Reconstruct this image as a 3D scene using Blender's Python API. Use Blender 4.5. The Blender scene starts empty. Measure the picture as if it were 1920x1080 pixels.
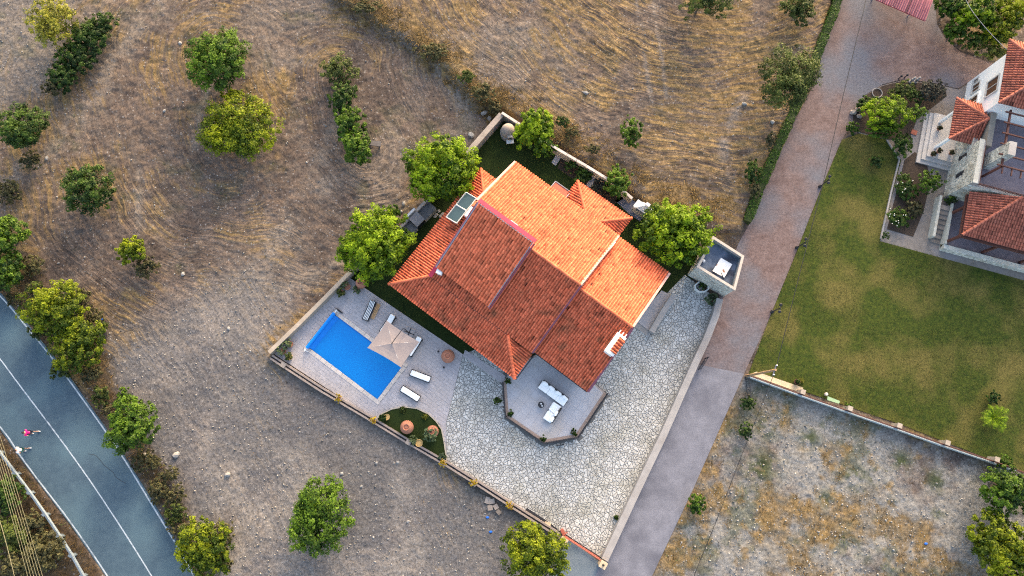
import bpy, bmesh, math, random
import numpy as np
from mathutils import Vector, Matrix

random.seed(11)
RNG = np.random.default_rng(11)
SC = bpy.context.scene
COL = SC.collection

# ------------------------------------------------------------------ camera, sky, sun, exposure
CAM_H, FPX = 64.0, 1320.0
TILT = math.atan(255 / FPX)
cd = bpy.data.cameras.new('camera')
cd.sensor_width = 36.0
cd.lens = 36.0 * FPX / 1920
cd.clip_start = 1.0
cd.clip_end = 2000.0
cam = bpy.data.objects.new('camera', cd)
cam.location = (0, 0, CAM_H)
cam.rotation_euler = (TILT, 0, 0)
COL.objects.link(cam)
SC.camera = cam

SUN_EL = math.radians(18.0)
SUN_AZ = math.radians(20.0)          # clockwise from +Y
sd = Vector((math.sin(SUN_AZ) * math.cos(SUN_EL), math.cos(SUN_AZ) * math.cos(SUN_EL), math.sin(SUN_EL)))
w = bpy.data.worlds.new('World')
SC.world = w
w.use_nodes = True
nt = w.node_tree
bg = nt.nodes['Background']
sky = nt.nodes.new('ShaderNodeTexSky')
sky.sky_type = 'NISHITA'
sky.sun_disc = False
sky.sun_elevation = SUN_EL
sky.sun_rotation = SUN_AZ
sky.air_density = 1.0
sky.dust_density = 4.6
sky.ozone_density = 0.25
nt.links.new(sky.outputs[0], bg.inputs[0])
bg.inputs[1].default_value = 0.15
ld = bpy.data.lights.new('sun', 'SUN')
ld.energy = 0.5
ld.angle = math.radians(10.0)
ld.color = (0.97, 0.86, 0.68)
sun = bpy.data.objects.new('sun', ld)
sun.rotation_euler = sd.to_track_quat('Z', 'Y').to_euler()
sun.location = (10, 40, 40)
COL.objects.link(sun)
SC.view_settings.view_transform = 'Standard'
SC.view_settings.look = 'None'
SC.view_settings.gamma = 1.0
SC.view_settings.use_curve_mapping = False
SC.view_settings.exposure = 2.16
SC.render.engine = 'CYCLES'
SC.cycles.max_bounces = 6
SC.cycles.use_denoising = False
SC.cycles.pixel_filter_type = 'BLACKMAN_HARRIS'
SC.cycles.filter_width = 1.15

# ------------------------------------------------------------------ helpers
_c, _s = math.cos(TILT), math.sin(TILT)


def W(px, py, z=0.0):
    """ground place seen at a photograph point, for a thing standing z metres up"""
    dx, dy = (px - 960) / FPX, (540 - py) / FPX
    t = (z - CAM_H) / (dy * _s - _c)
    return Vector((dx * t, (dy * _c + _s) * t, z))


def W2(px, py, z=0.0):
    p = W(px, py, z)
    return (p.x, p.y)


def PL(pts, z=0.0):
    return [W2(a, b, z) for a, b in pts]


ORG = {}


def tag(o, label=None, cat=None, group=None, kind=None):
    if label: o['label'] = label
    if cat: o['category'] = cat
    if group: o['group'] = group
    if kind: o['kind'] = kind
    return o


def thing(name, label, cat, loc=(0, 0, 0), group=None):
    o = bpy.data.objects.new(name, None)
    COL.objects.link(o)
    o.location = loc
    o.empty_display_size = 0.3
    ORG[o.name] = Vector(loc)
    return tag(o, label, cat, group)


def root_of(o):
    while o.parent: o = o.parent
    return o


def link_mesh(name, me, parent=None, kind=None):
    o = bpy.data.objects.new(name, me)
    COL.objects.link(o)
    if parent is not None: o.parent = parent
    if kind: o['kind'] = kind
    return o


def np_mesh(name, V, F, m, parent=None, tone=None, smooth=False, kind=None, org=None):
    """V (n,3) world, F (k,c) ints"""
    V = np.asarray(V, dtype=np.float64)
    F = np.asarray(F, dtype=np.int32)
    if parent is not None: org = ORG[root_of(parent).name]
    elif org is None: org = Vector((float((V[:, 0].min() + V[:, 0].max()) / 2), float((V[:, 1].min() + V[:, 1].max()) / 2), float(V[:, 2].min())))
    V = V - np.array(org)
    k, c = F.shape
    me = bpy.data.meshes.new(name)
    me.vertices.add(len(V))
    me.vertices.foreach_set('co', V.astype(np.float32).ravel())
    me.loops.add(k * c)
    me.loops.foreach_set('vertex_index', F.ravel())
    me.polygons.add(k)
    me.polygons.foreach_set('loop_start', np.arange(0, k * c, c, dtype=np.int32))
    if smooth: me.polygons.foreach_set('use_smooth', np.ones(k, dtype=bool))
    me.update(calc_edges=True)
    if tone is not None:
        a = me.attributes.new('tone', 'FLOAT', 'FACE')
        a.data.foreach_set('value', np.asarray(tone, dtype=np.float32))
    me.materials.append(m)
    o = link_mesh(name, me, parent, kind)
    if parent is None:
        o.location = org
        ORG[o.name] = Vector(org)
    return o


class MB:
    def __init__(s):
        s.v, s.f, s.t = [], [], []

    def add(s, vs, fs, tone=0.0):
        b = len(s.v)
        s.v.extend([tuple(p) for p in vs])
        for f in fs:
            s.f.append(tuple(b + i for i in f))
            s.t.append(tone)
        return s

    def box(s, c, size, rot=0.0, tone=0.0):
        x, y, z = size[0] / 2, size[1] / 2, size[2] / 2
        cr, sr = math.cos(rot), math.sin(rot)
        vs = []
        for dz in (-z, z):
            for dx, dy in ((-x, -y), (x, -y), (x, y), (-x, y)):
                vs.append((c[0] + dx * cr - dy * sr, c[1] + dx * sr + dy * cr, c[2] + dz))
        return s.add(vs, [(3, 2, 1, 0), (4, 5, 6, 7), (0, 1, 5, 4), (1, 2, 6, 5), (2, 3, 7, 6), (3, 0, 4, 7)], tone)

    def prism(s, poly, z0, z1, tone=0.0, top_inset=0.0, inset_h=0.0):
        n = len(poly)
        a = sum(poly[i][0] * poly[(i + 1) % n][1] - poly[(i + 1) % n][0] * poly[i][1] for i in range(n))
        if a < 0: poly = poly[::-1]
        vs = [(p[0], p[1], z0) for p in poly] + [(p[0], p[1], z1 - inset_h) for p in poly]
        fs = [tuple(range(n - 1, -1, -1))]
        fs += [(i, (i + 1) % n, n + (i + 1) % n, n + i) for i in range(n)]
        if top_inset:
            q = inset(poly, top_inset)
            vs += [(p[0], p[1], z1) for p in q]
            fs += [(n + i, n + (i + 1) % n, 2 * n + (i + 1) % n, 2 * n + i) for i in range(n)]
            fs.append(tuple(range(2 * n, 3 * n)))
        else:
            fs.append(tuple(range(n, 2 * n)))
        return s.add(vs, fs, tone)

    def tube(s, pts, r, seg=8, tone=0.0, cap=True):
        pts = [Vector(p) for p in pts]
        rs = r if isinstance(r, (list, tuple)) else [r] * len(pts)
        vs, fs = [], []
        for i, p in enumerate(pts):
            d = (pts[min(i + 1, len(pts) - 1)] - pts[max(i - 1, 0)]).normalized()
            up = Vector((0, 0, 1)) if abs(d.z) < 0.95 else Vector((1, 0, 0))
            a = d.cross(up).normalized()
            b = a.cross(d).normalized()
            for k in range(seg):
                t = 2 * math.pi * k / seg
                vs.append(p + (a * math.cos(t) + b * math.sin(t)) * rs[i])
        for i in range(len(pts) - 1):
            for k in range(seg):
                k2 = (k + 1) % seg
                fs.append((i * seg + k, (i + 1) * seg + k, (i + 1) * seg + k2, i * seg + k2))
        if cap:
            fs.append(tuple(range(seg)))
            fs.append(tuple(range(len(pts) * seg - 1, (len(pts) - 1) * seg - 1, -1)))
        return s.add(vs, fs, tone)

    def lathe(s, c, prof, seg=20, tone=0.0):
        vs, fs = [], []
        n = len(prof)
        for r, z in prof:
            for k in range(seg):
                t = 2 * math.pi * k / seg
                vs.append((c[0] + r * math.cos(t), c[1] + r * math.sin(t), c[2] + z))
        for i in range(n - 1):
            for k in range(seg):
                k2 = (k + 1) % seg
                fs.append((i * seg + k, i * seg + k2, (i + 1) * seg + k2, (i + 1) * seg + k))
        fs.append(tuple(range(seg - 1, -1, -1)))
        fs.append(tuple(range((n - 1) * seg, n * seg)))
        return s.add(vs, fs, tone)

    def ball(s, c, rad, seg=12, rings=7, tone=0.0):
        rx, ry, rz = rad if isinstance(rad, (tuple, list)) else (rad,) * 3
        vs, fs = [(c[0], c[1], c[2] - rz)], []
        for i in range(1, rings):
            a = -math.pi / 2 + math.pi * i / rings
            for k in range(seg):
                t = 2 * math.pi * k / seg
                vs.append((c[0] + rx * math.cos(a) * math.cos(t), c[1] + ry * math.cos(a) * math.sin(t), c[2] + rz * math.sin(a)))
        vs.append((c[0], c[1], c[2] + rz))
        for k in range(seg):
            k2 = (k + 1) % seg
            fs.append((0, 1 + k2, 1 + k))
            fs.append((len(vs) - 1, 1 + (rings - 2) * seg + k, 1 + (rings - 2) * seg + k2))
            for i in range(rings - 2):
                fs.append((1 + i * seg + k, 1 + i * seg + k2, 1 + (i + 1) * seg + k2, 1 + (i + 1) * seg + k))
        return s.add(vs, fs, tone)

    def quad(s, a, b, c, d, tone=0.0):
        return s.add([a, b, c, d], [(0, 1, 2, 3)], tone)

    def build(s, name, m, parent=None, smooth=False, kind=None, org=None, fix=False):
        if parent is not None: org = ORG[root_of(parent).name]
        elif org is None:
            xs = [p[0] for p in s.v]; ys = [p[1] for p in s.v]; zs = [p[2] for p in s.v]
            org = Vector(((min(xs) + max(xs)) / 2, (min(ys) + max(ys)) / 2, min(zs)))
        me = bpy.data.meshes.new(name)
        me.from_pydata([(p[0] - org[0], p[1] - org[1], p[2] - org[2]) for p in s.v], [], s.f)
        if smooth: me.polygons.foreach_set('use_smooth', [True] * len(me.polygons))
        a = me.attributes.new('tone', 'FLOAT', 'FACE')
        a.data.foreach_set('value', s.t)
        me.materials.append(m)
        if fix:
            bm = bmesh.new(); bm.from_mesh(me)
            bmesh.ops.recalc_face_normals(bm, faces=bm.faces); bm.to_mesh(me); bm.free()
        me.update()
        o = link_mesh(name, me, parent, kind)
        if parent is None:
            o.location = org
            ORG[o.name] = Vector(org)
        return o


def copy_tree(o, loc=None, rz=None, sc=None, label=None, parent=None):
    c = o.copy()
    COL.objects.link(c)
    if parent is not None: c.parent = parent
    if loc is not None: c.location = loc
    if rz is not None: c.rotation_euler = (0, 0, rz)
    if sc is not None: c.scale = (sc, sc, sc)
    if label: c['label'] = label
    for ch in o.children: copy_tree(ch, parent=c)
    return c


# ------------------------------------------------------------------ 2-D polygon tools
def parea(p):
    n = len(p)
    return 0.5 * sum(p[i][0] * p[(i + 1) % n][1] - p[(i + 1) % n][0] * p[i][1] for i in range(n))


def centroid(p):
    return (sum(q[0] for q in p) / len(p), sum(q[1] for q in p) / len(p))


def inset(p, d):
    """inset of a CCW polygon (convex or nearly so)"""
    n = len(p)
    out = []
    for i in range(n):
        a, b, c = p[i - 1], p[i], p[(i + 1) % n]
        e1 = (b[0] - a[0], b[1] - a[1]); e2 = (c[0] - b[0], c[1] - b[1])
        l1 = math.hypot(*e1) or 1e-9; l2 = math.hypot(*e2) or 1e-9
        n1 = (-e1[1] / l1, e1[0] / l1); n2 = (-e2[1] / l2, e2[0] / l2)
        k = 1 + n1[0] * n2[0] + n1[1] * n2[1]
        k = max(k, 0.35)
        out.append((b[0] + d * (n1[0] + n2[0]) / k, b[1] + d * (n1[1] + n2[1]) / k))
    return out


def clip_half(poly, p, nrm):
    """keep the side where (q-p).nrm <= 0"""
    out = []
    n = len(poly)
    for i in range(n):
        a, b = poly[i], poly[(i + 1) % n]
        da = (a[0] - p[0]) * nrm[0] + (a[1] - p[1]) * nrm[1]
        db = (b[0] - p[0]) * nrm[0] + (b[1] - p[1]) * nrm[1]
        if da <= 0: out.append(a)
        if (da < 0 < db) or (db < 0 < da):
            t = da / (da - db)
            out.append((a[0] + t * (b[0] - a[0]), a[1] + t * (b[1] - a[1])))
    return out


def clip_by_convex(subject, conv):
    out = subject
    n = len(conv)
    for i in range(n):
        a, b = conv[i], conv[(i + 1) % n]
        out = clip_half(out, a, (b[1] - a[1], -(b[0] - a[0])))
        if len(out) < 3: return []
    return out


def dedupe(p, eps=0.012):
    out = []
    for q in p:
        if not out or math.hypot(q[0] - out[-1][0], q[1] - out[-1][1]) > eps: out.append(q)
    while len(out) > 2 and math.hypot(out[0][0] - out[-1][0], out[0][1] - out[-1][1]) <= eps: out.pop()
    return out


def pip(x, y, poly):
    inside = False
    n = len(poly)
    j = n - 1
    for i in range(n):
        xi, yi = poly[i]; xj, yj = poly[j]
        if (yi > y) != (yj > y) and x < (xj - xi) * (y - yi) / (yj - yi) + xi: inside = not inside
        j = i
    return inside


def split_poly(p, target, rnd, jit=0.3):
    """split a convex polygon across its long side until every piece is about target in area"""
    done, todo = [], [p]
    while todo:
        q = todo.pop()
        a = abs(parea(q))
        if a < target * rnd.uniform(0.7, 2.0) or len(q) < 3:
            if a > target * 0.08: done.append(q)
            continue
        c = centroid(q)
        best, bd = None, -1
        for k in range(12):
            th = math.pi * k / 12
            pr = [v[0] * math.cos(th) + v[1] * math.sin(th) for v in q]
            wd = max(pr) - min(pr)
            if wd > bd: bd, best = wd, th
        th = best + rnd.uniform(-jit, jit)
        nr = (math.cos(th), math.sin(th))
        off = rnd.uniform(-0.13, 0.13) * bd
        pt = (c[0] + nr[0] * off, c[1] + nr[1] * off)
        A = dedupe(clip_half(q, pt, nr)); B = dedupe(clip_half(q, pt, (-nr[0], -nr[1])))
        if len(A) >= 3: todo.append(A)
        if len(B) >= 3: todo.append(B)
    return done


def voronoi_cells(poly, size, rnd):
    xs = [p[0] for p in poly]; ys = [p[1] for p in poly]
    x0, x1, y0, y1 = min(xs) - size, max(xs) + size, min(ys) - size, max(ys) + size
    nx, ny = int((x1 - x0) / size) + 1, int((y1 - y0) / size) + 1
    S = {(i, j): (x0 + (i + rnd.uniform(.05, .95)) * size, y0 + (j + rnd.uniform(.05, .95)) * size) for i in range(nx) for j in range(ny)}
    out = []
    for (i, j), s in S.items():
        cell = [(s[0] - 2 * size, s[1] - 2 * size), (s[0] + 2 * size, s[1] - 2 * size), (s[0] + 2 * size, s[1] + 2 * size), (s[0] - 2 * size, s[1] + 2 * size)]
        for di in (-2, -1, 0, 1, 2):
            for dj in (-2, -1, 0, 1, 2):
                o = S.get((i + di, j + dj))
                if o is None or (di == 0 and dj == 0): continue
                cell = clip_half(cell, ((s[0] + o[0]) / 2, (s[1] + o[1]) / 2), (o[0] - s[0], o[1] - s[1]))
        cell = dedupe(cell)
        if len(cell) >= 3: out.append(cell)
    return out


def crazy(poly, rnd, cell=1.7, target=0.12, keep=None):
    """irregular paving stones filling a polygon"""
    if parea(poly) < 0: poly = poly[::-1]
    out = []
    for c in voronoi_cells(poly, cell, rnd):
        for q in split_poly(c, target, rnd, .17):
            ins = [pip(v[0], v[1], poly) for v in q]
            if not any(ins) and not pip(*centroid(q), poly): continue
            if not all(ins):
                if parea(q) < 0: q = q[::-1]
                q = dedupe(clip_by_convex(poly, q))
                if len(q) < 3 or abs(parea(q)) < target * .1: continue
            if parea(q) < 0: q = q[::-1]
            if keep and not keep(*centroid(q)): continue
            out.append(q)
    return out


def grid_tiles(poly, o, ang, tw, th, rnd, bond=0.5, keep=None):
    """rectangular tiles in running bond, cut to a polygon"""
    if parea(poly) < 0: poly = poly[::-1]
    ca, sa = math.cos(ang), math.sin(ang)
    loc = [((p[0] - o[0]) * ca + (p[1] - o[1]) * sa, -(p[0] - o[0]) * sa + (p[1] - o[1]) * ca) for p in poly]
    out = []
    x0, x1 = min(p[0] for p in loc), max(p[0] for p in loc)
    y0, y1 = min(p[1] for p in loc), max(p[1] for p in loc)
    for j in range(int(math.floor(y0 / th)), int(math.ceil(y1 / th))):
        for i in range(int(math.floor(x0 / tw)) - 1, int(math.ceil(x1 / tw))):
            a = i * tw + (j % 2) * bond * tw
            q = [(a, j * th), (a + tw, j * th), (a + tw, (j + 1) * th), (a, (j + 1) * th)]
            ins = [pip(v[0], v[1], loc) for v in q]
            if not any(ins): continue
            if not all(ins):
                q = dedupe(clip_by_convex(loc, q))
                if len(q) < 3 or abs(parea(q)) < tw * th * .05: continue
            q = [(o[0] + v[0] * ca - v[1] * sa, o[1] + v[0] * sa + v[1] * ca) for v in q]
            if parea(q) < 0: q = q[::-1]
            if keep and not keep(*centroid(q)): continue
            out.append(q)
    return out


def pieces(parent, name, polys, m, z0, z1, gap=0.012, bev=0.012, rnd=random, limit=300, jz=0.006, to3=None, rest=None, tone=0.2, order=None):
    """each polygon becomes a raised piece; the largest are parts of their own, the rest one part"""
    polys = sorted(polys, key=order or (lambda q: -abs(parea(q))))
    rest_mb = MB()
    for k, q in enumerate(polys):
        mb = MB() if k < limit else rest_mb
        p = inset(q, gap)
        if parea(p) < 1e-4: continue
        zz = z1 + rnd.uniform(-jz, jz)
        st = len(mb.v)
        n = len(p)
        r = inset(p, bev)
        if parea(r) < parea(p) * .3: r = [(v[0] * .8 + centroid(p)[0] * .2, v[1] * .8 + centroid(p)[1] * .2) for v in p]
        tn = rnd.uniform(-tone, tone)
        vs = [(v[0], v[1], z0) for v in p] + [(v[0], v[1], zz - bev * .7) for v in p] + [(v[0], v[1], zz + rnd.uniform(-jz, jz) * .3) for v in r]
        fs = [(i, (i + 1) % n, n + (i + 1) % n, n + i) for i in range(n)]
        fs += [(n + i, n + (i + 1) % n, 2 * n + (i + 1) % n, 2 * n + i) for i in range(n)]
        fs.append(tuple(range(2 * n, 3 * n)))
        if to3: vs = [to3(*v) for v in vs]
        mb.add(vs, fs, tn)
        if k < limit: mb.build(name, m, parent)
    if rest_mb.v: rest_mb.build(rest or name + 's', m, parent, kind='stuff')


# ------------------------------------------------------------------ materials
MATS = {}


def mat(name, c1, c2=None, scale=3.0, rough=0.85, bump=0.15, bscale=None, tone=1.0, spec=0.25, c3=None, s3=0.6, t3=(0.55, 0.7), metal=0.0, detail=6.0, pos=False, grain=None):
    """noise mix of two colours, a third as larger stains, per-piece value by the tone attribute"""
    if name in MATS: return MATS[name]
    m = bpy.data.materials.new(name)
    m.use_nodes = True
    N, L = m.node_tree.nodes, m.node_tree.links
    P = N['Principled BSDF']
    P.inputs['Roughness'].default_value = rough
    P.inputs['Metallic'].default_value = metal
    P.inputs['Specular IOR Level'].default_value = spec
    c2 = c2 or tuple(min(1, x * 1.3) for x in c1)
    if pos:
        g = N.new('ShaderNodeNewGeometry'); co = g.outputs['Position']
    else:
        tc = N.new('ShaderNodeTexCoord'); co = tc.outputs['Object']
    n1 = N.new('ShaderNodeTexNoise'); n1.inputs['Scale'].default_value = scale; n1.inputs['Detail'].default_value = detail; n1.inputs['Roughness'].default_value = 0.65
    L.new(co, n1.inputs['Vector'])
    r1 = N.new('ShaderNodeMapRange'); r1.inputs[1].default_value = 0.3; r1.inputs[2].default_value = 0.7
    L.new(n1.outputs['Fac'], r1.inputs[0])
    mx = N.new('ShaderNodeMix'); mx.data_type = 'RGBA'
    mx.inputs[6].default_value = (*c1, 1); mx.inputs[7].default_value = (*c2, 1)
    L.new(r1.outputs[0], mx.inputs[0])
    out = mx.outputs[2]
    if c3:
        n3 = N.new('ShaderNodeTexNoise'); n3.inputs['Scale'].default_value = s3; n3.inputs['Detail'].default_value = 5
        L.new(co, n3.inputs['Vector'])
        r3 = N.new('ShaderNodeMapRange'); r3.inputs[1].default_value = t3[0]; r3.inputs[2].default_value = t3[1]
        L.new(n3.outputs['Fac'], r3.inputs[0])
        m3 = N.new('ShaderNodeMix'); m3.data_type = 'RGBA'
        L.new(r3.outputs[0], m3.inputs[0]); L.new(out, m3.inputs[6]); m3.inputs[7].default_value = (*c3, 1)
        out = m3.outputs[2]
    if grain:
        ng = N.new('ShaderNodeTexNoise'); ng.inputs['Scale'].default_value = grain[0]; ng.inputs['Detail'].default_value = 4; ng.inputs['Roughness'].default_value = .8
        L.new(co, ng.inputs['Vector'])
        rg = N.new('ShaderNodeMapRange'); rg.inputs[1].default_value = .33; rg.inputs[2].default_value = .67; rg.inputs[3].default_value = grain[1]; rg.inputs[4].default_value = grain[2]
        L.new(ng.outputs['Fac'], rg.inputs[0])
        hg = N.new('ShaderNodeHueSaturation'); L.new(rg.outputs[0], hg.inputs['Value']); L.new(out, hg.inputs['Color'])
        out = hg.outputs[0]
    at = N.new('ShaderNodeAttribute'); at.attribute_name = 'tone'
    ma = N.new('ShaderNodeMath'); ma.operation = 'MULTIPLY_ADD'; ma.inputs[1].default_value = tone; ma.inputs[2].default_value = 1.0
    L.new(at.outputs['Fac'], ma.inputs[0])
    hs = N.new('ShaderNodeHueSaturation')
    L.new(ma.outputs[0], hs.inputs['Value']); L.new(out, hs.inputs['Color'])
    L.new(hs.outputs[0], P.inputs['Base Color'])
    if bump:
        nb = N.new('ShaderNodeTexNoise'); nb.inputs['Scale'].default_value = bscale or scale * 6; nb.inputs['Detail'].default_value = 5
        L.new(co, nb.inputs['Vector'])
        b = N.new('ShaderNodeBump'); b.inputs['Strength'].default_value = bump; b.inputs['Distance'].default_value = 0.05
        L.new(nb.outputs['Fac'], b.inputs['Height']); L.new(b.outputs[0], P.inputs['Normal'])
    MATS[name] = m
    return m


def leaf_mat(name, dark, light, trans=0.3):
    if name in MATS: return MATS[name]
    m = bpy.data.materials.new(name)
    m.use_nodes = True
    N, L = m.node_tree.nodes, m.node_tree.links
    P = N['Principled BSDF']; P.inputs['Roughness'].default_value = 0.6; P.inputs['Specular IOR Level'].default_value = 0.25
    at = N.new('ShaderNodeAttribute'); at.attribute_name = 'tone'
    mx = N.new('ShaderNodeMix'); mx.data_type = 'RGBA'
    mx.inputs[6].default_value = (*dark, 1); mx.inputs[7].default_value = (*light, 1)
    L.new(at.outputs['Fac'], mx.inputs[0])
    L.new(mx.outputs[2], P.inputs['Base Color'])
    tr = N.new('ShaderNodeBsdfTranslucent'); L.new(mx.outputs[2], tr.inputs['Color'])
    ms = N.new('ShaderNodeMixShader'); ms.inputs[0].default_value = trans
    L.new(P.outputs[0], ms.inputs[1]); L.new(tr.outputs[0], ms.inputs[2])
    L.new(ms.outputs[0], N['Material Output'].inputs['Surface'])
    MATS[name] = m
    return m


# ------------------------------------------------------------------ numpy noise and masks
def _hash(ix, iy, seed):
    h = (ix.astype(np.int64) * 374761393 + iy.astype(np.int64) * 668265263 + seed * 974634377) & 0xFFFFFFFF
    h = ((h ^ (h >> 13)) * 1274126177) & 0xFFFFFFFF
    return ((h ^ (h >> 16)) & 0xFFFFFF) / float(0xFFFFFF)


def vnoise(x, y, seed=0):
    ix, iy = np.floor(x), np.floor(y)
    fx, fy = x - ix, y - iy
    fx = fx * fx * (3 - 2 * fx); fy = fy * fy * (3 - 2 * fy)
    a, b = _hash(ix, iy, seed), _hash(ix + 1, iy, seed)
    c, d = _hash(ix, iy + 1, seed), _hash(ix + 1, iy + 1, seed)
    return (a * (1 - fx) + b * fx) * (1 - fy) + (c * (1 - fx) + d * fx) * fy


def fbm(x, y, seed=0, oct=4):
    s, a, t = 0, 0.5, 0
    for i in range(oct):
        s = s + a * vnoise(x * 2 ** i, y * 2 ** i, seed + i * 17); t += a; a *= 0.5
    return s / t


def dseg(x, y, pts, closed=False):
    d = np.full(x.shape, 1e9)
    n = len(pts)
    for i in range(n if closed else n - 1):
        ax, ay = pts[i]; bx, by = pts[(i + 1) % n]
        vx, vy = bx - ax, by - ay
        t = np.clip(((x - ax) * vx + (y - ay) * vy) / (vx * vx + vy * vy + 1e-12), 0, 1)
        d = np.minimum(d, np.hypot(x - ax - t * vx, y - ay - t * vy))
    return d


def inpoly(x, y, poly):
    ins = np.zeros(x.shape, bool)
    n = len(poly); j = n - 1
    for i in range(n):
        xi, yi = poly[i]; xj, yj = poly[j]
        cnd = ((yi > y) != (yj > y)) & (x < (xj - xi) * (y - yi) / ((yj - yi) or 1e-12) + xi)
        ins ^= cnd
        j = i
    return ins


def smooth01(t):
    t = np.clip(t, 0, 1)
    return t * t * (3 - 2 * t)


def pmask(x, y, poly, soft=1.0):
    d = dseg(x, y, poly, True)
    sdist = np.where(inpoly(x, y, poly), d, -d)
    return smooth01(sdist / (2 * soft) + 0.5)
# ------------------------------------------------------------------ site outlines (photograph points turned into ground places)
R_LINE = PL([(-90, 470), (0, 555), (50, 613), (95, 668), (133, 718), (217, 837), (287, 950), (347, 1050), (405, 1160), (440, 1240)])
C_LINE = PL([(-90, 570), (-40, 625), (0, 673), (35, 720), (123, 837), (193, 937), (283, 1078), (330, 1165), (370, 1240)])
L_LINE = PL([(-160, 640), (-90, 705), (0, 800), (40, 857), (77, 907), (133, 980), (200, 1078), (250, 1165), (290, 1240)])


def offset_line(pts, d):
    out = []
    for i, p in enumerate(pts):
        a, b = pts[max(i - 1, 0)], pts[min(i + 1, len(pts) - 1)]
        e = Vector((b[0] - a[0], b[1] - a[1])).normalized()
        out.append((p[0] - e.y * d, p[1] + e.x * d))
    return out


ROAD = offset_line(R_LINE, 0.22) + offset_line(L_LINE, -0.12)[::-1]
PINK = PL([(1600, -120), (1578, 0), (1545, 82), (1533, 145), (1486, 235), (1437, 345), (1405, 420), (1385, 455), (1348, 556), (1328, 610), (1308, 683),
           (1395, 701), (1441, 600), (1490, 480), (1540, 352), (1578, 262), (1597, 235), (1603, 205), (1622, 178), (1655, 158), (1690, 149), (1740, 153), (1796, 166),
           (1870, 122), (1830, 108), (1800, 97), (1772, 72), (1757, 45), (1752, 0), (1760, -120)])
CONC = PL([(1308, 683), (1395, 701), (1300, 916), (1218, 1090), (1150, 1230), (1060, 1230), (1122, 1065), (1190, 930)])
APRON = PL([(1062, 1008), (1122, 1052), (1128, 1075), (1060, 1230), (960, 1230), (1040, 1070)])
DECK = PL([(511, 662), (656, 521), (868, 664), (836, 795), (838, 868), (703, 787)])
DRIVE = PL([(868, 664), (836, 795), (838, 868), (940, 938), (1062, 1003), (1128, 1046), (1200, 895), (1258, 765), (1322, 640), (1352, 566), (1284, 515), (1255, 545), (1190, 610), (1100, 690), (960, 690), (905, 650)])
GARDEN = PL([(652, 520), (780, 400), (885, 288), (943, 222), (1215, 402), (1330, 490), (1292, 532), (1255, 548), (1190, 612), (1100, 690), (960, 690), (905, 652), (868, 664)])
PROPERTY = PL([(500, 664), (652, 512), (780, 392), (880, 282), (943, 210), (1220, 392), (1345, 455), (1395, 470), (1340, 620), (1130, 1070), (1060, 1010), (938, 944), (836, 872), (700, 792)])
LAWN = PL([(1579, 262), (1612, 250), (1664, 262), (1690, 300), (1650, 452), (1940, 531), (2120, 580), (2120, 960), (1900, 878), (1690, 796), (1500, 731), (1403, 703), (1441, 602), (1490, 482), (1540, 354)])
VILLA = PL([(1600, 212), (1622, 180), (1655, 160), (1690, 151), (1740, 155), (1798, 168), (1880, 115), (2150, 60), (2150, 588), (1940, 531), (1650, 452), (1690, 300), (1664, 262), (1612, 250), (1598, 236)])
NEFIELD = PL([(560, -120), (620, -8), (690, 40), (765, 85), (840, 138), (890, 195), (935, 207), (1215, 392), (1300, 440), (1385, 440), (1400, 405), (1480, 230), (1528, 120), (1545, 60), (1575, -120)])
SCRUB = PL([(1395, 706), (1900, 884), (2120, 965), (2120, 1230), (1155, 1230), (1220, 1090), (1300, 918)])
GREY = PL([(470, 520), (560, 590), (500, 664), (700, 795), (940, 948), (1060, 1012), (1040, 1230), (480, 1230), (350, 1010), (225, 830), (185, 640), (300, 600), (380, 540)])
PALE_NW = PL([(-200, -120), (150, -120), (140, 40), (95, 170), (20, 200), (-200, 240)])
VERGE = offset_line(R_LINE, 0.3) + PL([(430, 1240), (400, 1080), (318, 900), (225, 760), (190, 640), (60, 500), (-60, 420)])
WEST = offset_line(L_LINE, -0.25) + PL([(150, 1260), (-60, 1260), (-260, 760)])

ISL_A = PL([(405, 100), (420, 150), (450, 245)])
ISL_B = PL([(630, 140), (650, 220), (685, 290)])
ISL_C = PL([(165, 358)])


def flow(x, y):
    dA = dseg(x, y, ISL_A); dB = dseg(x, y, ISL_B)
    dC = np.hypot(x - ISL_C[0][0], y - ISL_C[0][1])
    k = 1.2
    left = -k * np.log(np.exp(-dA / k) + np.exp(-dB / k) + 1e-12)
    rd = dseg(x, y, R_LINE[1:-1])
    gm = np.maximum(pmask(x, y, GREY, 2.0), smooth01((7 - rd) / 3))
    left = np.where(gm > .5, rd, left)
    cx, cy = W2(1330, -190)
    ne = np.hypot(x - cx, (y - cy) * 1.1)
    m = pmask(x, y, NEFIELD, 0.4)
    warp = (fbm(x * .18, y * .18, 5) - .5) * 2.2
    return np.where(m > .5, ne, left) + warp


def relief(x, y):
    return 0.8 * pmask(x, y, NEFIELD, 0.55) + 0.25 * (fbm(x * .07, y * .07, 9, 3) - .5)


def flat_mask(x, y):
    m = np.zeros(x.shape)
    for p, s in ((PROPERTY, .25), (ROAD, .3), (PINK, .3), (CONC, .3), (APRON, .3), (LAWN, .3), (VILLA, .3)):
        m = np.maximum(m, pmask(x, y, p, s))
    return m


def gh(x, y):
    """ground height"""
    x = np.asarray(x, float); y = np.asarray(y, float)
    f = flat_mask(x, y)
    return relief(x, y) * (1 - f) - 0.10 * f


def gz(x, y):
    return float(gh(np.array([x]), np.array([y]))[0])


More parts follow.
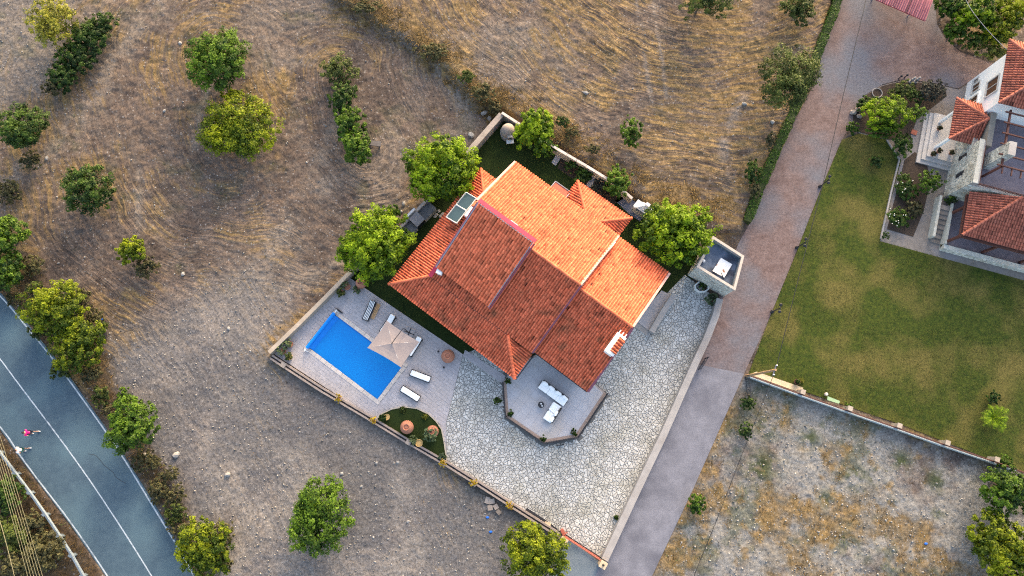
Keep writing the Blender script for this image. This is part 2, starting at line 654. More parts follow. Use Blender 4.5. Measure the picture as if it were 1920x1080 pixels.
GREENS = [(W2(a, b), r) for a, b, r in ((1468, 755, 1.1), (1438, 803, 1.1), (1426, 875, 1.6), (1690, 862, .9), (1600, 890, 1.2), (1640, 892, .8), (1550, 935, .8), (1400, 760, .8), (1520, 820, .9), (1755, 900, 1.0))]
TRACKS = [([(310, -20), (240, 75), (175, 185), (95, 285), (15, 335)], 1.1), ([(640, 215), (600, 300), (605, 360)], .9), ([(735, 55), (800, 112), (858, 172), (880, 235)], .7),
          ([(392, 165), (372, 215), (365, 275)], .5), ([(540, 420), (480, 520), (400, 600), (330, 640)], 1.2), ([(250, 290), (262, 340), (258, 440)], .45),
          ([(1183, -40), (1198, 60), (1208, 130), (1222, 215)], .22), ([(1213, -40), (1229, 60), (1240, 130), (1247, 190)], .22), ([(1390, 190), (1350, 260), (1365, 380)], .6),
          ([(700, 470), (620, 500), (520, 560), (430, 640), (400, 760), (440, 900)], .8), ([(310, 700), (360, 800), (470, 930), (520, 1080)], .35), ([(345, 690), (395, 790), (505, 915), (560, 1080)], .35)]
TRACKS = [(PL(p), wd) for p, wd in TRACKS]


def tracks(x, y):
    m = np.zeros(x.shape)
    wob = (fbm(x * .5, y * .5, 131, 3) - .5) * .9
    for p, wd in TRACKS: m = np.maximum(m, np.exp(-(np.maximum(dseg(x, y, p) + wob * wd, 0) / wd) ** 2))
    return m * smooth01((fbm(x * .8, y * .8, 132, 3) - .2) / .35)


def covers(x, y):
    """0..1 fields: straw, gravel, green, verge, furrow"""
    grey = pmask(x, y, GREY, 3.0)
    ne = pmask(x, y, NEFIELD, 0.6)
    scrub = pmask(x, y, SCRUB, 0.4)
    pale = pmask(x, y, PALE_NW, 2.0)
    verge = np.maximum(pmask(x, y, VERGE, .8), pmask(x, y, WEST, .3))
    n1 = fbm(x * .13, y * .13, 21, 5)
    n2 = fbm(x * .45, y * .45, 33, 4)
    ph = flow(x, y)
    n3 = fbm(x * 2.6, y * 2.6, 47, 3)
    st = vnoise(ph * 2.6, fbm(x * .35, y * .35, 40, 2) * 12, 44) * .40 + vnoise(ph * 6.0, fbm(x * .7, y * .7, 41, 2) * 16, 45) * .30 + n3 * .30
    bank = PL([(560, -120), (640, 0), (700, 35), (775, 80), (845, 128), (895, 190), (950, 200)])
    db = dseg(x, y, bank)
    straw = smooth01((n1 * .7 + n2 * .5 - .48) / .34) * .62 * (1 - .78 * grey) * (1 - .65 * pale)
    straw = np.maximum(straw, ne * .62 * smooth01((n1 * .6 + n2 * .5 - .36) / .3))
    straw = np.maximum(straw, .9 * np.exp(-(db / 1.7) ** 2) * smooth01((n2 - .25) / .3))
    straw = straw * (1 - .8 * tracks(x, y))
    # dry grass along the garden wall and under the hedge
    wl = PL([(930, 200), (1060, 262), (1225, 375), (1330, 380), (1420, 330), (1490, 210)])
    straw = np.maximum(straw, .9 * np.exp(-(dseg(x, y, wl) / 2.6) ** 2) * smooth01((n2 - .28) / .3))
    wsw = PL([(510, 640), (655, 505)])
    straw = np.maximum(straw, .8 * np.exp(-(dseg(x, y, wsw) / .8) ** 2) * smooth01((n2 - .3) / .3))
    straw = straw * (1 - scrub) + scrub * smooth01((n1 * .6 + n2 * .4 + fbm(x * 1.5, y * 1.5, 23, 4) * .3 - .62) / .22) * .7
    gravel = np.clip(grey * (.35 + .9 * n2) + pale * (.4 + .6 * n2), 0, 1)
    lines = vnoise(x * .25 + y * .18, y * .25 - x * .1, 61)
    gravel = np.maximum(gravel, scrub * smooth01((fbm(x * .11 + 3, y * .11, 66, 4) * .7 + fbm(x * .9, y * .9, 67, 4) * .3 - .42) / .22))
    gp = W2(885, 235)
    gravel = np.maximum(gravel, np.exp(-(dseg(x, y, PL([(845, 150), (880, 210), (880, 290), (830, 300)])) / 1.0) ** 2) * smooth01((n2 - .3) / .2))
    green = scrub * smooth01((fbm(x * .3, y * .3, 77, 4) * .6 + fbm(x * 1.3, y * 1.3, 78, 4) * .4 - .50) / .16) * .45
    for (gx, gy), gr in GREENS: green = np.maximum(green, .85 * np.exp(-(np.hypot(x - gx, y - gy) / gr) ** 2) * smooth01((fbm(x * 1.6, y * 1.6, 79, 3) - .3) / .25))
    green = np.maximum(green, (1 - scrub) * (1 - grey) * .25 * smooth01((fbm(x * .5, y * .5, 79, 4) - .6) / .2))
    fur = (1 - .35 * grey) * (1 - scrub) * (1 - pale * .8) * (1 - verge) * smooth01((fbm(x * .09, y * .09, 90, 3) - .25) / .3)
    return straw, gravel, green, verge, fur, ph, n1, n2, grey, scrub, st


def ground():
    xd = np.arange(-55, 55.01, .125)
    yd = np.arange(-17, 46.01, .125)
    xs = np.concatenate([[-600, -300, -150, -90, -65], xd, [65, 90, 150, 300, 600]])
    ys = np.concatenate([[-600, -300, -120, -60, -30], yd, [60, 90, 150, 300, 600]])
    X, Y = np.meshgrid(xs, ys)
    x, y = X.ravel(), Y.ravel()
    straw, gravel, green, verge, fur, ph, n1, n2, grey, scrub, st = covers(x, y)
    fl = flat_mask(x, y)
    per = .46
    flow_smooth = ph.copy()
    ph = ph + (fbm(x * .9, y * .9, 14, 3) - .5) * .55
    wave = np.sin(2 * np.pi * ph / per) * .6 + np.sin(2 * np.pi * ph / (per * 1.7) + 1) * .25
    amp = .022 * fur * smooth01((fbm(x * .16, y * .16, 12, 4) - .47) / .16)
    rough = (fbm(x * 2.0, y * 2.0, 3, 3) - .5) * (.20 - .07 * grey)
    z = relief(x, y) + wave * amp + rough
    z = z * (1 - fl) - .10 * fl
    V = np.stack([x, y, z], 1)
    nx, ny = len(xs), len(ys)
    idx = np.arange(nx * ny).reshape(ny, nx)
    F = np.stack([idx[:-1, :-1], idx[:-1, 1:], idx[1:, 1:], idx[1:, :-1]], -1).reshape(-1, 4)

    def mixc(c, col, f):
        return c * (1 - f[:, None]) + np.array(col)[None] * f[:, None]
    c = np.tile(np.array([[.112, .086, .075]]), (len(x), 1))
    c = mixc(c, (.062, .049, .046), smooth01((fbm(x * .5, y * .5, 101, 4) - .4) / .3) * .75)
    c = mixc(c, (.140, .118, .106), smooth01((st - .45) / .3) * .5)
    c = mixc(c, (.158, .150, .150), np.clip(gravel, 0, 1) * .85)
    big = fbm(x * .085 + 11, y * .085, 171, 5); mid_ = fbm(x * .4, y * .4, 172, 4)
    c = mixc(c, (.205, .185, .170), smooth01((big * .65 + mid_ * .35 - .50) / .16) * (.25 + .45 * grey) * (1 - scrub))
    c = mixc(c, (.070, .062, .060), smooth01((.46 - big * .6 - mid_ * .4) / .14) * (.25 + .35 * grey) * (1 - scrub))
    c = mixc(c, (.185, .160, .145), tracks(x, y) * .6)
    c = mixc(c, (.095, .092, .097), grey * smooth01((fbm(x * .22, y * .22, 111, 4) - .45) / .2) * .7)
    c = mixc(c, (.225, .22, .21), scrub * np.clip(gravel, 0, 1) * .62)
    c = mixc(c, (.115, .085, .045), scrub * smooth01((n2 * .6 + n1 * .4 - .45) / .2) * .6)
    c = mixc(c, (.035, .05, .014), green)
    c = mixc(c, (.062, .043, .024), verge * (.5 + .5 * n2))
    warm = (1 - grey * .7) * (1 - scrub * .6)
    c = c * (1 + warm[:, None] * np.array([[.03, -.01, -.10]]))
    o = np_mesh('ground', V, F, ground_mat(), smooth=True, kind='structure', org=Vector((0, 0, 0)))
    for nm, val in (('flow', flow_smooth), ('straw', straw), ('fur', np.clip((fur * .8 + .1) * (.25 + .75 * smooth01((fbm(x * .2 + 7, y * .2, 160, 4) - .40) / .2)) * (1 - .5 * grey), 0, 1) * (1 - .6 * scrub))):
        q = o.data.attributes.new(nm, 'FLOAT', 'POINT'); q.data.foreach_set('value', val.astype(np.float32))
    a = o.data.color_attributes.new('alb', 'FLOAT_COLOR', 'POINT')
    a.data.foreach_set('color', np.concatenate([c, np.ones((len(c), 1))], 1).astype(np.float32).ravel())
    return o


def ground_mat():
    m = bpy.data.materials.new('field_soil')
    m.use_nodes = True
    N, L = m.node_tree.nodes, m.node_tree.links
    P = N['Principled BSDF']; P.inputs['Roughness'].default_value = .95; P.inputs['Specular IOR Level'].default_value = .1

    def attr(n):
        x = N.new('ShaderNodeAttribute'); x.attribute_name = n; return x

    def math_(op, a, b=None, c=None):
        x = N.new('ShaderNodeMath'); x.operation = op
        for i, v in enumerate((a, b, c)):
            if v is None: continue
            if isinstance(v, (int, float)): x.inputs[i].default_value = v
            else: L.new(v, x.inputs[i])
        return x.outputs[0]

    def mrange(v, a, b, c, d):
        x = N.new('ShaderNodeMapRange'); L.new(v, x.inputs[0])
        for i, q in enumerate((a, b, c, d)): x.inputs[i + 1].default_value = q
        return x.outputs[0]

    def noise(vec, sc, det, ro):
        x = N.new('ShaderNodeTexNoise'); x.inputs['Scale'].default_value = sc; x.inputs['Detail'].default_value = det; x.inputs['Roughness'].default_value = ro
        L.new(vec, x.inputs['Vector']); return x.outputs['Fac']
    at, fl, sw_, fu = attr('alb'), attr('flow').outputs['Fac'], attr('straw').outputs['Fac'], attr('fur').outputs['Fac']
    g = N.new('ShaderNodeNewGeometry'); pos = g.outputs['Position']
    sx = N.new('ShaderNodeSeparateXYZ'); L.new(pos, sx.inputs[0])
    # strands drawn out along the plough lines
    cv = N.new('ShaderNodeCombineXYZ')
    L.new(math_('MULTIPLY', fl, 3.4), cv.inputs[0]); L.new(math_('MULTIPLY', sx.outputs[0], .30), cv.inputs[1]); L.new(math_('MULTIPLY', sx.outputs[1], .30), cv.inputs[2])
    S = mrange(noise(cv.outputs[0], 1.0, 5, .62), .37, .63, 0, 1)
    n = noise(pos, 4.0, 8, .85)
    fine = mrange(n, .36, .64, .38, 1.55)
    sf = math_('MULTIPLY_ADD', math_('SUBTRACT', S, .5), 1.1, math_('MULTIPLY_ADD', sw_, 1.25, -.22))
    sf2 = N.new('ShaderNodeMath'); sf2.operation = 'MULTIPLY'; sf2.use_clamp = True
    L.new(math_('MINIMUM', sf, .92), sf2.inputs[0]); L.new(mrange(sw_, .03, .25, 0, 1), sf2.inputs[1])
    sc = N.new('ShaderNodeMix'); sc.data_type = 'RGBA'; sc.inputs[6].default_value = (.135, .088, .035, 1); sc.inputs[7].default_value = (.235, .158, .072, 1)
    L.new(mrange(noise(pos, 1.7, 5, .7), .35, .65, 0, 1), sc.inputs[0])
    mx0 = N.new('ShaderNodeMix'); mx0.data_type = 'RGBA'
    L.new(sf2.outputs[0], mx0.inputs[0]); L.new(at.outputs['Color'], mx0.inputs[6]); L.new(sc.outputs[2], mx0.inputs[7])
    streak = math_('MULTIPLY_ADD', math_('MULTIPLY', math_('SUBTRACT', S, .45), fu), .6, 1.0)
    hs = N.new('ShaderNodeHueSaturation'); L.new(mx0.outputs[2], hs.inputs['Color']); L.new(math_('MULTIPLY', fine, streak), hs.inputs['Value'])
    v = N.new('ShaderNodeTexVoronoi'); v.inputs['Scale'].default_value = 4.5
    L.new(pos, v.inputs['Vector'])
    sp = N.new('ShaderNodeSeparateColor'); L.new(v.outputs['Color'], sp.inputs[0])
    mu = math_('MULTIPLY', math_('MULTIPLY', mrange(sp.outputs[0], .86, .9, 0, 1), mrange(v.outputs['Distance'], .34, .24, 0, 1)), .5)
    mx = N.new('ShaderNodeMix'); mx.data_type = 'RGBA'; mx.inputs[7].default_value = (.33, .315, .305, 1)
    L.new(mu, mx.inputs[0]); L.new(hs.outputs[0], mx.inputs[6])
    L.new(mx.outputs[2], P.inputs['Base Color'])
    b = N.new('ShaderNodeBump'); b.inputs['Strength'].default_value = .75; b.inputs['Distance'].default_value = .07
    L.new(math_('MULTIPLY_ADD', math_('MULTIPLY', S, fu), 1.1, n), b.inputs['Height']); L.new(b.outputs[0], P.inputs['Normal'])
    return m


ground()


def sheet(name, poly, z, m, step=None):
    mb = MB()
    if parea(poly) < 0: poly = poly[::-1]
    mb.prism(poly, z - .12, z)
    o = mb.build(name, m, org=Vector((0, 0, 0)))
    o['kind'] = 'structure'
    return o


# ---- roads and drives
M_ASPH = mat('asphalt', (.040, .069, .096), (.062, .098, .126), scale=1.6, rough=.9, bump=.25, bscale=60, c3=(.072, .118, .145), s3=.3, t3=(.42, .7), pos=True, grain=(14, .72, 1.3), detail=10)
M_PAINT = mat('road_paint', (.30, .345, .38), (.46, .50, .53), scale=5, rough=.7, bump=0, c3=(.12, .16, .2), s3=2.2, t3=(.52, .75), pos=True)
M_PINK = mat('stamped_concrete', (.095, .060, .055), (.170, .122, .115), scale=1.3, rough=.8, bump=.3, bscale=9, c3=(.11, .112, .132), s3=.16, t3=(.44, .64), pos=True, detail=9, grain=(5, .68, 1.32))
M_CONC = mat('drive_concrete', (.125, .125, .148), (.19, .188, .218), scale=1.1, rough=.85, bump=.2, bscale=25, c3=(.10, .10, .122), s3=.3, t3=(.5, .7), pos=True, detail=9, grain=(11, .76, 1.24))
M_LAWN = mat('lawn_soil', (.012, .029, .002), (.060, .072, .007), scale=2.4, rough=.95, bump=.5, bscale=14, c3=(.105, .088, .022), s3=.28, t3=(.45, .66), pos=True, detail=9, grain=(6, .5, 1.5))
M_TURF = mat('garden_turf', (.009, .018, .002), (.018, .031, .004), scale=2.0, rough=.95, bump=.5, bscale=18, pos=True)
sheet('road', ROAD, 0.0, M_ASPH)
sheet('drive', PINK, 0.0, M_PINK)
sheet('drive', CONC, 0.004, M_CONC)
sheet('path', APRON, 0.0, mat('apron_concrete', (.11, .14, .165), (.18, .205, .225), scale=.9, bump=.3, bscale=8, pos=True, detail=9))
sheet('lawn', LAWN, 0.0, M_LAWN)
sheet('garden_lawn', GARDEN, 0.0, M_TURF)


def stripe(name, pts, wd, z=.005):
    mb = MB()
    # finer steps, slightly uneven edges
    P = []
    for i in range(len(pts) - 1):
        n = 14
        for k in range(n):
            t = k / n
            p0 = pts[max(i - 1, 0)]; p1 = pts[i]; p2 = pts[i + 1]; p3 = pts[min(i + 2, len(pts) - 1)]
            P.append(tuple(.5 * ((2 * p1[j]) + (-p0[j] + p2[j]) * t + (2 * p0[j] - 5 * p1[j] + 4 * p2[j] - p3[j]) * t * t + (-p0[j] + 3 * p1[j] - 3 * p2[j] + p3[j]) * t ** 3) for j in (0, 1)))
    a = offset_line(P, wd / 2); b = offset_line(P, -wd / 2)
    a = [(p[0] + random.uniform(-.012, .012), p[1] + random.uniform(-.012, .012)) for p in a]
    for i in range(len(P) - 1):
        mb.quad((*b[i], z), (*b[i + 1], z), (*a[i + 1], z), (*a[i], z))
    o = mb.build(name, M_PAINT, org=Vector((0, 0, 0)))
    o['kind'] = 'structure'


stripe('road_marking', R_LINE, .12)
stripe('road_marking', C_LINE, .10)
stripe('road_marking', L_LINE, .11)
# long crack in the carriageway
mb = MB()
ck = [(165, 851), (178, 853), (186, 860), (195, 872), (205, 880), (213, 886), (216, 894), (228, 902), (236, 906)]
cp = PL(ck)
for i in range(len(cp) - 1):
    a = offset_line(cp, .018); b = offset_line(cp, -.018)
    mb.quad((*b[i], .005), (*b[i + 1], .005), (*a[i + 1], .005), (*a[i], .005))
o = mb.build('road_crack', mat('crack_tar', (.03, .035, .04), bump=0), org=Vector((0, 0, 0))); o['kind'] = 'structure'

# ---- driveway of irregular stones
rnd = random.Random(5)
M_STONE = mat('paving_stone', (.36, .352, .335), (.49, .48, .46), scale=2.5, rough=.85, bump=.25, bscale=22, tone=1.0, c3=(.33, .315, .275), s3=.35, t3=(.48, .68), pos=True, grain=(4, .8, 1.15))
M_MORTAR = mat('mortar', (.10, .098, .096), (.16, .157, .15), scale=6, bump=.3, pos=True)
drive_o = sheet('driveway', DRIVE, 0.012, M_MORTAR)
ORG[drive_o.name] = Vector((0, 0, 0))
TERR = PL([(940, 702), (945, 784), (1015, 836), (1085, 826), (1142, 742), (1112, 715), (1050, 640)])
polys = crazy(DRIVE, rnd, cell=1.5, target=.088, keep=lambda x, y: not pip(x, y, TERR))
pieces(drive_o, 'paving_stone', polys, M_STONE, .01, .036, gap=.021, bev=.016, rnd=rnd, tone=.2, jz=.006)

# ---- pool deck of pale tiles
M_DECK = mat('deck_tile', (.33, .305, .315), (.40, .37, .378), scale=1.2, rough=.75, bump=.12, bscale=30, c3=(.37, .335, .325), s3=.25, t3=(.45, .7), pos=True, grain=(5, .86, 1.12))
M_JOINT = mat('deck_joint', (.29, .275, .28), (.34, .32, .325), scale=3, bump=0, pos=True)
HA = math.radians(-36.99)
U = Vector((math.cos(HA), math.sin(HA), 0)); V_ = Vector((-U.y, U.x, 0))
HO = Vector((5.655, 11.454, 0))


def H3(u, v, z):
    return HO + U * u + V_ * v + Vector((0, 0, z))


POOL = PL([(632, 588), (752, 688), (711, 746), (577, 655)])
pc = centroid(POOL)
pu = (Vector(POOL[1]) - Vector(POOL[0]) + Vector(POOL[2]) - Vector(POOL[3])).normalized()
PA = math.atan2(pu.y, pu.x)
ph_l = ((Vector(POOL[1]) - Vector(POOL[0])).length + (Vector(POOL[2]) - Vector(POOL[3])).length) / 4
ph_w = ((Vector(POOL[2]) - Vector(POOL[1])).length + (Vector(POOL[3]) - Vector(POOL[0])).length) / 4


def PP(a, b, z=0.0):
    """place in the pool's own axes: a along it towards the lounge, b towards the house"""
    return Vector((pc[0] + a * math.cos(PA) - b * math.sin(PA), pc[1] + a * math.sin(PA) + b * math.cos(PA), z))


POOLR = [tuple(PP(a, b)[:2]) for a, b in ((-ph_l, -ph_w), (ph_l, -ph_w), (ph_l, ph_w), (-ph_l, ph_w))]
PCOP = [tuple(PP(a, b)[:2]) for a, b in ((-ph_l - .36, -ph_w - .36), (ph_l + .36, -ph_w - .36), (ph_l + .36, ph_w + .36), (-ph_l - .36, ph_w + .36))]
BEDP = PL([(705, 787), (716, 776), (735, 767), (757, 763), (782, 766), (803, 776), (818, 790), (828, 805), (833, 830), (838, 866)])


def deck_keep(x, y):
    return not pip(x, y, PCOP) and not pip(x, y, BEDP)


def ring(name, outer, holes, z, m):
    """a flat slab with openings, made by cutting"""
    bm = bmesh.new()
    es = []
    for lp in [outer] + holes:
        vs = [bm.verts.new((p[0], p[1], z)) for p in lp]
        es += [bm.edges.new((vs[i], vs[(i + 1) % len(vs)])) for i in range(len(vs))]
    bmesh.ops.triangle_fill(bm, use_beauty=True, use_dissolve=False, edges=es)
    for f in bm.faces:
        if f.normal.z < 0: f.normal_flip()
    me = bpy.data.meshes.new(name); bm.to_mesh(me); bm.free()
    me.materials.append(m)
    return link_mesh(name, me, None, 'structure')


deck_o = ring('pool_deck', DECK, [POOLR], .02, M_JOINT)
ORG[deck_o.name] = Vector((0, 0, 0))
polys = grid_tiles(DECK, pc, PA, .62, .31, rnd, keep=deck_keep)
pieces(deck_o, 'deck_tile', polys, M_DECK, .015, .05, gap=.004, bev=.004, rnd=rnd, tone=.045, jz=.0008)
# ------------------------------------------------------------------ roofs
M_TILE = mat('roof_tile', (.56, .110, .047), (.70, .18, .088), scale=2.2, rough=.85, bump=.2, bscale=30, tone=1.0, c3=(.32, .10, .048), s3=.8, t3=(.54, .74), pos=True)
M_TILE2 = mat('newer_tile', (.70, .148, .062), (.80, .21, .098), scale=2.2, rough=.85, bump=.2, bscale=30, tone=1.0, pos=True)
M_WHITE = mat('white_plaster', (.74, .74, .73), (.82, .82, .81), scale=1.5, bump=.08, c3=(.62, .61, .58), s3=.8, t3=(.6, .8), pos=True)
M_FASCIA = mat('pink_fascia', (.42, .25, .215), (.52, .33, .29), scale=3, bump=.05, pos=True)
M_RED = mat('red_flashing', (.42, .018, .05), (.5, .03, .07), scale=2, rough=.5, bump=.03, spec=.4, pos=True)
M_PURPLE = mat('dark_red_trim', (.16, .05, .075), (.21, .07, .1), scale=3, rough=.6, bump=0, pos=True)
M_LEAD = mat('grey_gutter', (.20, .19, .23), (.28, .27, .31), scale=5, rough=.5, metal=.3, bump=0, pos=True)
M_DARK = mat('dark_metal', (.02, .02, .025), (.03, .03, .035), rough=.5, bump=0)
M_WOOD = mat('brown_wood', (.07, .028, .022), (.11, .045, .035), scale=6, rough=.6, bump=.1)
M_GLASS = mat('window_glass', (.02, .03, .035), rough=.1, spec=.6, bump=0)


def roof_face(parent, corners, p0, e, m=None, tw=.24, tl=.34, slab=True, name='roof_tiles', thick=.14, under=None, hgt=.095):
    """barrel tiles over a planar polygon; e runs along the eave, tiles climb away from it"""
    m = m or M_TILE
    C = [Vector(c) for c in corners]
    e = Vector(e).normalized(); p0 = Vector(p0)
    nrm = Vector((0, 0, 0))
    for i in range(len(C)): nrm += (C[i] - C[0]).cross(C[(i + 1) % len(C)] - C[0])
    nrm.normalize()
    if nrm.z < 0: nrm = -nrm
    s = nrm.cross(e).normalized()
    loc = [((c - p0).dot(e), (c - p0).dot(s)) for c in C]
    if parea(loc) < 0: loc = loc[::-1]; C = C[::-1]
    a0, a1 = min(l[0] for l in loc), max(l[0] for l in loc)
    b0, b1 = min(l[1] for l in loc), max(l[1] for l in loc)
    bm = bmesh.new()
    tl_ = bm.faces.layers.float.new('tone')
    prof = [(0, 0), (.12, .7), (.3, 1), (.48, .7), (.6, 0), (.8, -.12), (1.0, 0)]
    rnd = random.Random(int(abs(p0.x * 37 + p0.y * 91 + a1 * 13) * 10))
    for i in range(int(math.floor(a0 / tw)), int(math.ceil(a1 / tw))):
        for j in range(int(math.floor(b0 / tl)), int(math.ceil(b1 / tl))):
            x0, y0 = i * tw, j * tl
            tn = rnd.gauss(0, .13) - (.28 if rnd.random() < .05 else 0)
            jx = rnd.uniform(-.014, .014); jh = rnd.uniform(-.004, .007)
            lo = [bm.verts.new((x0 + t * tw + jx, y0 - .02, h * hgt + .055 + jh)) for t, h in prof]
            up = [bm.verts.new((x0 + t * tw, y0 + tl, h * hgt * .9)) for t, h in prof]
            dn = [bm.verts.new((x0 + t * tw + jx, y0 - .02, h * hgt - .006)) for t, h in prof]
            for k in range(len(prof) - 1):
                f = bm.faces.new((lo[k], lo[k + 1], up[k + 1], up[k])); f[tl_] = tn - (.40 if k in (4, 5) else 0); f.smooth = k not in (3, 4)  # pans toned down: trough shade painted into the tile colour
                f = bm.faces.new((dn[k], dn[k + 1], lo[k + 1], lo[k])); f[tl_] = tn - .6  # riser darkened to paint in the shade line where courses overlap
    n = len(loc)
    for i in range(n):
        A, B = loc[i], loc[(i + 1) % n]
        no = (B[1] - A[1], -(B[0] - A[0]), 0)
        if math.hypot(no[0], no[1]) < 1e-6: continue
        # eave edges keep the tiles' lip
        sh = .03 if (abs(A[1] - b0) < .01 and abs(B[1] - b0) < .01) else 0
        co = (A[0], A[1] - sh, 0)
        bmesh.ops.bisect_plane(bm, geom=bm.verts[:] + bm.edges[:] + bm.faces[:], plane_co=co, plane_no=no, clear_outer=True, dist=1e-5)
    M = Matrix(((e.x, s.x, nrm.x, p0.x), (e.y, s.y, nrm.y, p0.y), (e.z, s.z, nrm.z, p0.z), (0, 0, 0, 1)))
    org = ORG[root_of(parent).name]
    M = Matrix.Translation(-org) @ M
    bmesh.ops.transform(bm, matrix=M, verts=bm.verts)
    me = bpy.data.meshes.new(name)
    bm.to_mesh(me); bm.free()
    me.materials.append(m)
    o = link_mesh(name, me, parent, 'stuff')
    if slab:
        mb = MB()
        k = len(C)
        mb.add([c - nrm * .012 for c in C] + [c - nrm * thick for c in C],
               [tuple(range(k)), tuple(range(2 * k - 1, k - 1, -1))] + [(i, k + i, k + (i + 1) % k, (i + 1) % k) for i in range(k)])
        mb.build('roof_board', under or M_FASCIA, parent, fix=True)
    return o


def ridge(parent, p0, p1, r=.12, m=None, name='ridge_tiles', step=.36):
    p0, p1 = Vector(p0), Vector(p1)
    d = (p1 - p0); L = d.length; d.normalize()
    sdv = d.cross(Vector((0, 0, 1))).normalized(); up = sdv.cross(d).normalized()
    mb = MB()
    n = max(1, int(round(L / step)))
    rr = random.Random(int(L * 1000))
    for i in range(n):
        a, b = p0 + d * (L * i / n - .03), p0 + d * (L * (i + 1) / n)
        vs, fs = [], []
        K = 7; jj = rr.uniform(-.018, .018)
        for q, rad, lift in ((a, r * 1.12, .012), (b, r * .92, 0)):
            for k in range(K):
                t = math.pi * k / (K - 1)
                vs.append(q + up * jj + sdv * math.cos(t) * rad * 1.05 + up * (math.sin(t) * rad + lift - .02))
        for k in range(K - 1): fs.append((k, K + k, K + k + 1, k + 1))
        fs.append(tuple(range(K)))
        fs.append(tuple(range(2 * K - 1, K - 1, -1)))
        mb.add(vs, fs, rr.gauss(0, .1))
    return mb.build(name, m or M_TILE, parent, kind='stuff')


def strip(parent, name, pts, width_vec, m, thick=.03, **k):
    """a flat bar: pts a line of two places, width_vec its sideways vector"""
    a, b = Vector(pts[0]), Vector(pts[1]); wv = Vector(width_vec)
    up = (b - a).cross(wv).normalized()
    if up.z < 0: up = -up
    q = [a, b, b + wv, a + wv]
    mb = MB()
    mb.add(q + [p + up * thick for p in q], [(3, 2, 1, 0), (4, 5, 6, 7), (0, 1, 5, 4), (1, 2, 6, 5), (2, 3, 7, 6), (3, 0, 4, 7)])
    return mb.build(name, m, parent, fix=True, **k)


def window(parent, c, along, wd, ht, m_pane, m_frame, name='window', fr=.08, depth=.08, sub=True):
    """c centre of the opening on the wall face, along the wall direction (unit, horizontal); outward = along x up"""
    along = Vector(along).normalized(); up = Vector((0, 0, 1)); out = along.cross(up)
    c = Vector(c)

    def slab(mb, a0, a1, z0, z1, d0, d1):
        vs = []
        for d in (d0, d1):
            for a, z in ((a0, z0), (a1, z0), (a1, z1), (a0, z1)): vs.append(c + along * a + up * z + out * d)
        mb.add(vs, [(3, 2, 1, 0), (4, 5, 6, 7), (0, 1, 5, 4), (1, 2, 6, 5), (2, 3, 7, 6), (3, 0, 4, 7)])
    mb = MB()
    w2, h2 = wd / 2, ht / 2
    slab(mb, -w2 - fr, w2 + fr, h2, h2 + fr, 0.003, depth)
    slab(mb, -w2 - fr, w2 + fr, -h2 - fr, -h2, 0.003, depth + .05)
    slab(mb, -w2 - fr, -w2, -h2, h2, 0.003, depth)
    slab(mb, w2, w2 + fr, -h2, h2, 0.003, depth)
    f = mb.build(name, m_frame, parent, fix=True)
    mb = MB()
    slab(mb, -w2, w2, -h2, h2, 0.004, .03)
    if sub:
        mb2 = MB(); slab(mb2, -.025, .025, -h2, h2, .031, .06)
        mb2.build('mullion', m_frame, f, fix=True)
    mb.build('pane', m_pane, f, fix=True)
    return f


# ------------------------------------------------------------------ the house with the orange roof
house = thing('house', 'large house with stepped orange clay tile roofs beside the blue swimming pool', 'house', tuple(HO))
PITCH = .427
RZ = 6.35
ue = U; ve = V_


def main_z(v): return RZ - PITCH * abs(v)


# walls
def gable(u0, u1, v0, v1, z0, z1, zr, vr=0.0):
    mb = MB()
    pr = [(v0, 0), (v1, 0), (v1, z1), (vr, zr), (v0, z0)]
    vs = [H3(u0, v, z) for v, z in pr] + [H3(u1, v, z) for v, z in pr]
    mb.add(vs, [(0, 1, 2, 3, 4), (9, 8, 7, 6, 5)] + [(i, 5 + i, 5 + (i + 1) % 5, (i + 1) % 5) for i in range(5)])
    return mb


gable(-10.7, -.15, -6.1, 5.7, 3.5, 3.68, 6.1).build('wall', M_WHITE, house, fix=True)
gable(-.14, 5.25, -5.9, 5.8, 2.85, 2.9, 5.2, -.1).build('wall', M_WHITE, house, fix=True)
# main roof
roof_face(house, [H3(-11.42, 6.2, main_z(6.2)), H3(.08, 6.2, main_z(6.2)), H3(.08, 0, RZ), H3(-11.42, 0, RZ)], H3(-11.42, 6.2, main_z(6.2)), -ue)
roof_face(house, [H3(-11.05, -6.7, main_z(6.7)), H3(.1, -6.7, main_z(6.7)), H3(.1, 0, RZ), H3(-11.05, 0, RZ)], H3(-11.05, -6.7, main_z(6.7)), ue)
ridge(house, H3(-5.2, 0, RZ + .06), H3(.1, 0, RZ + .06))
# raised roof panel with red metal edges
DZ = .85


def dz(v): return RZ - PITCH * (-v) + DZ


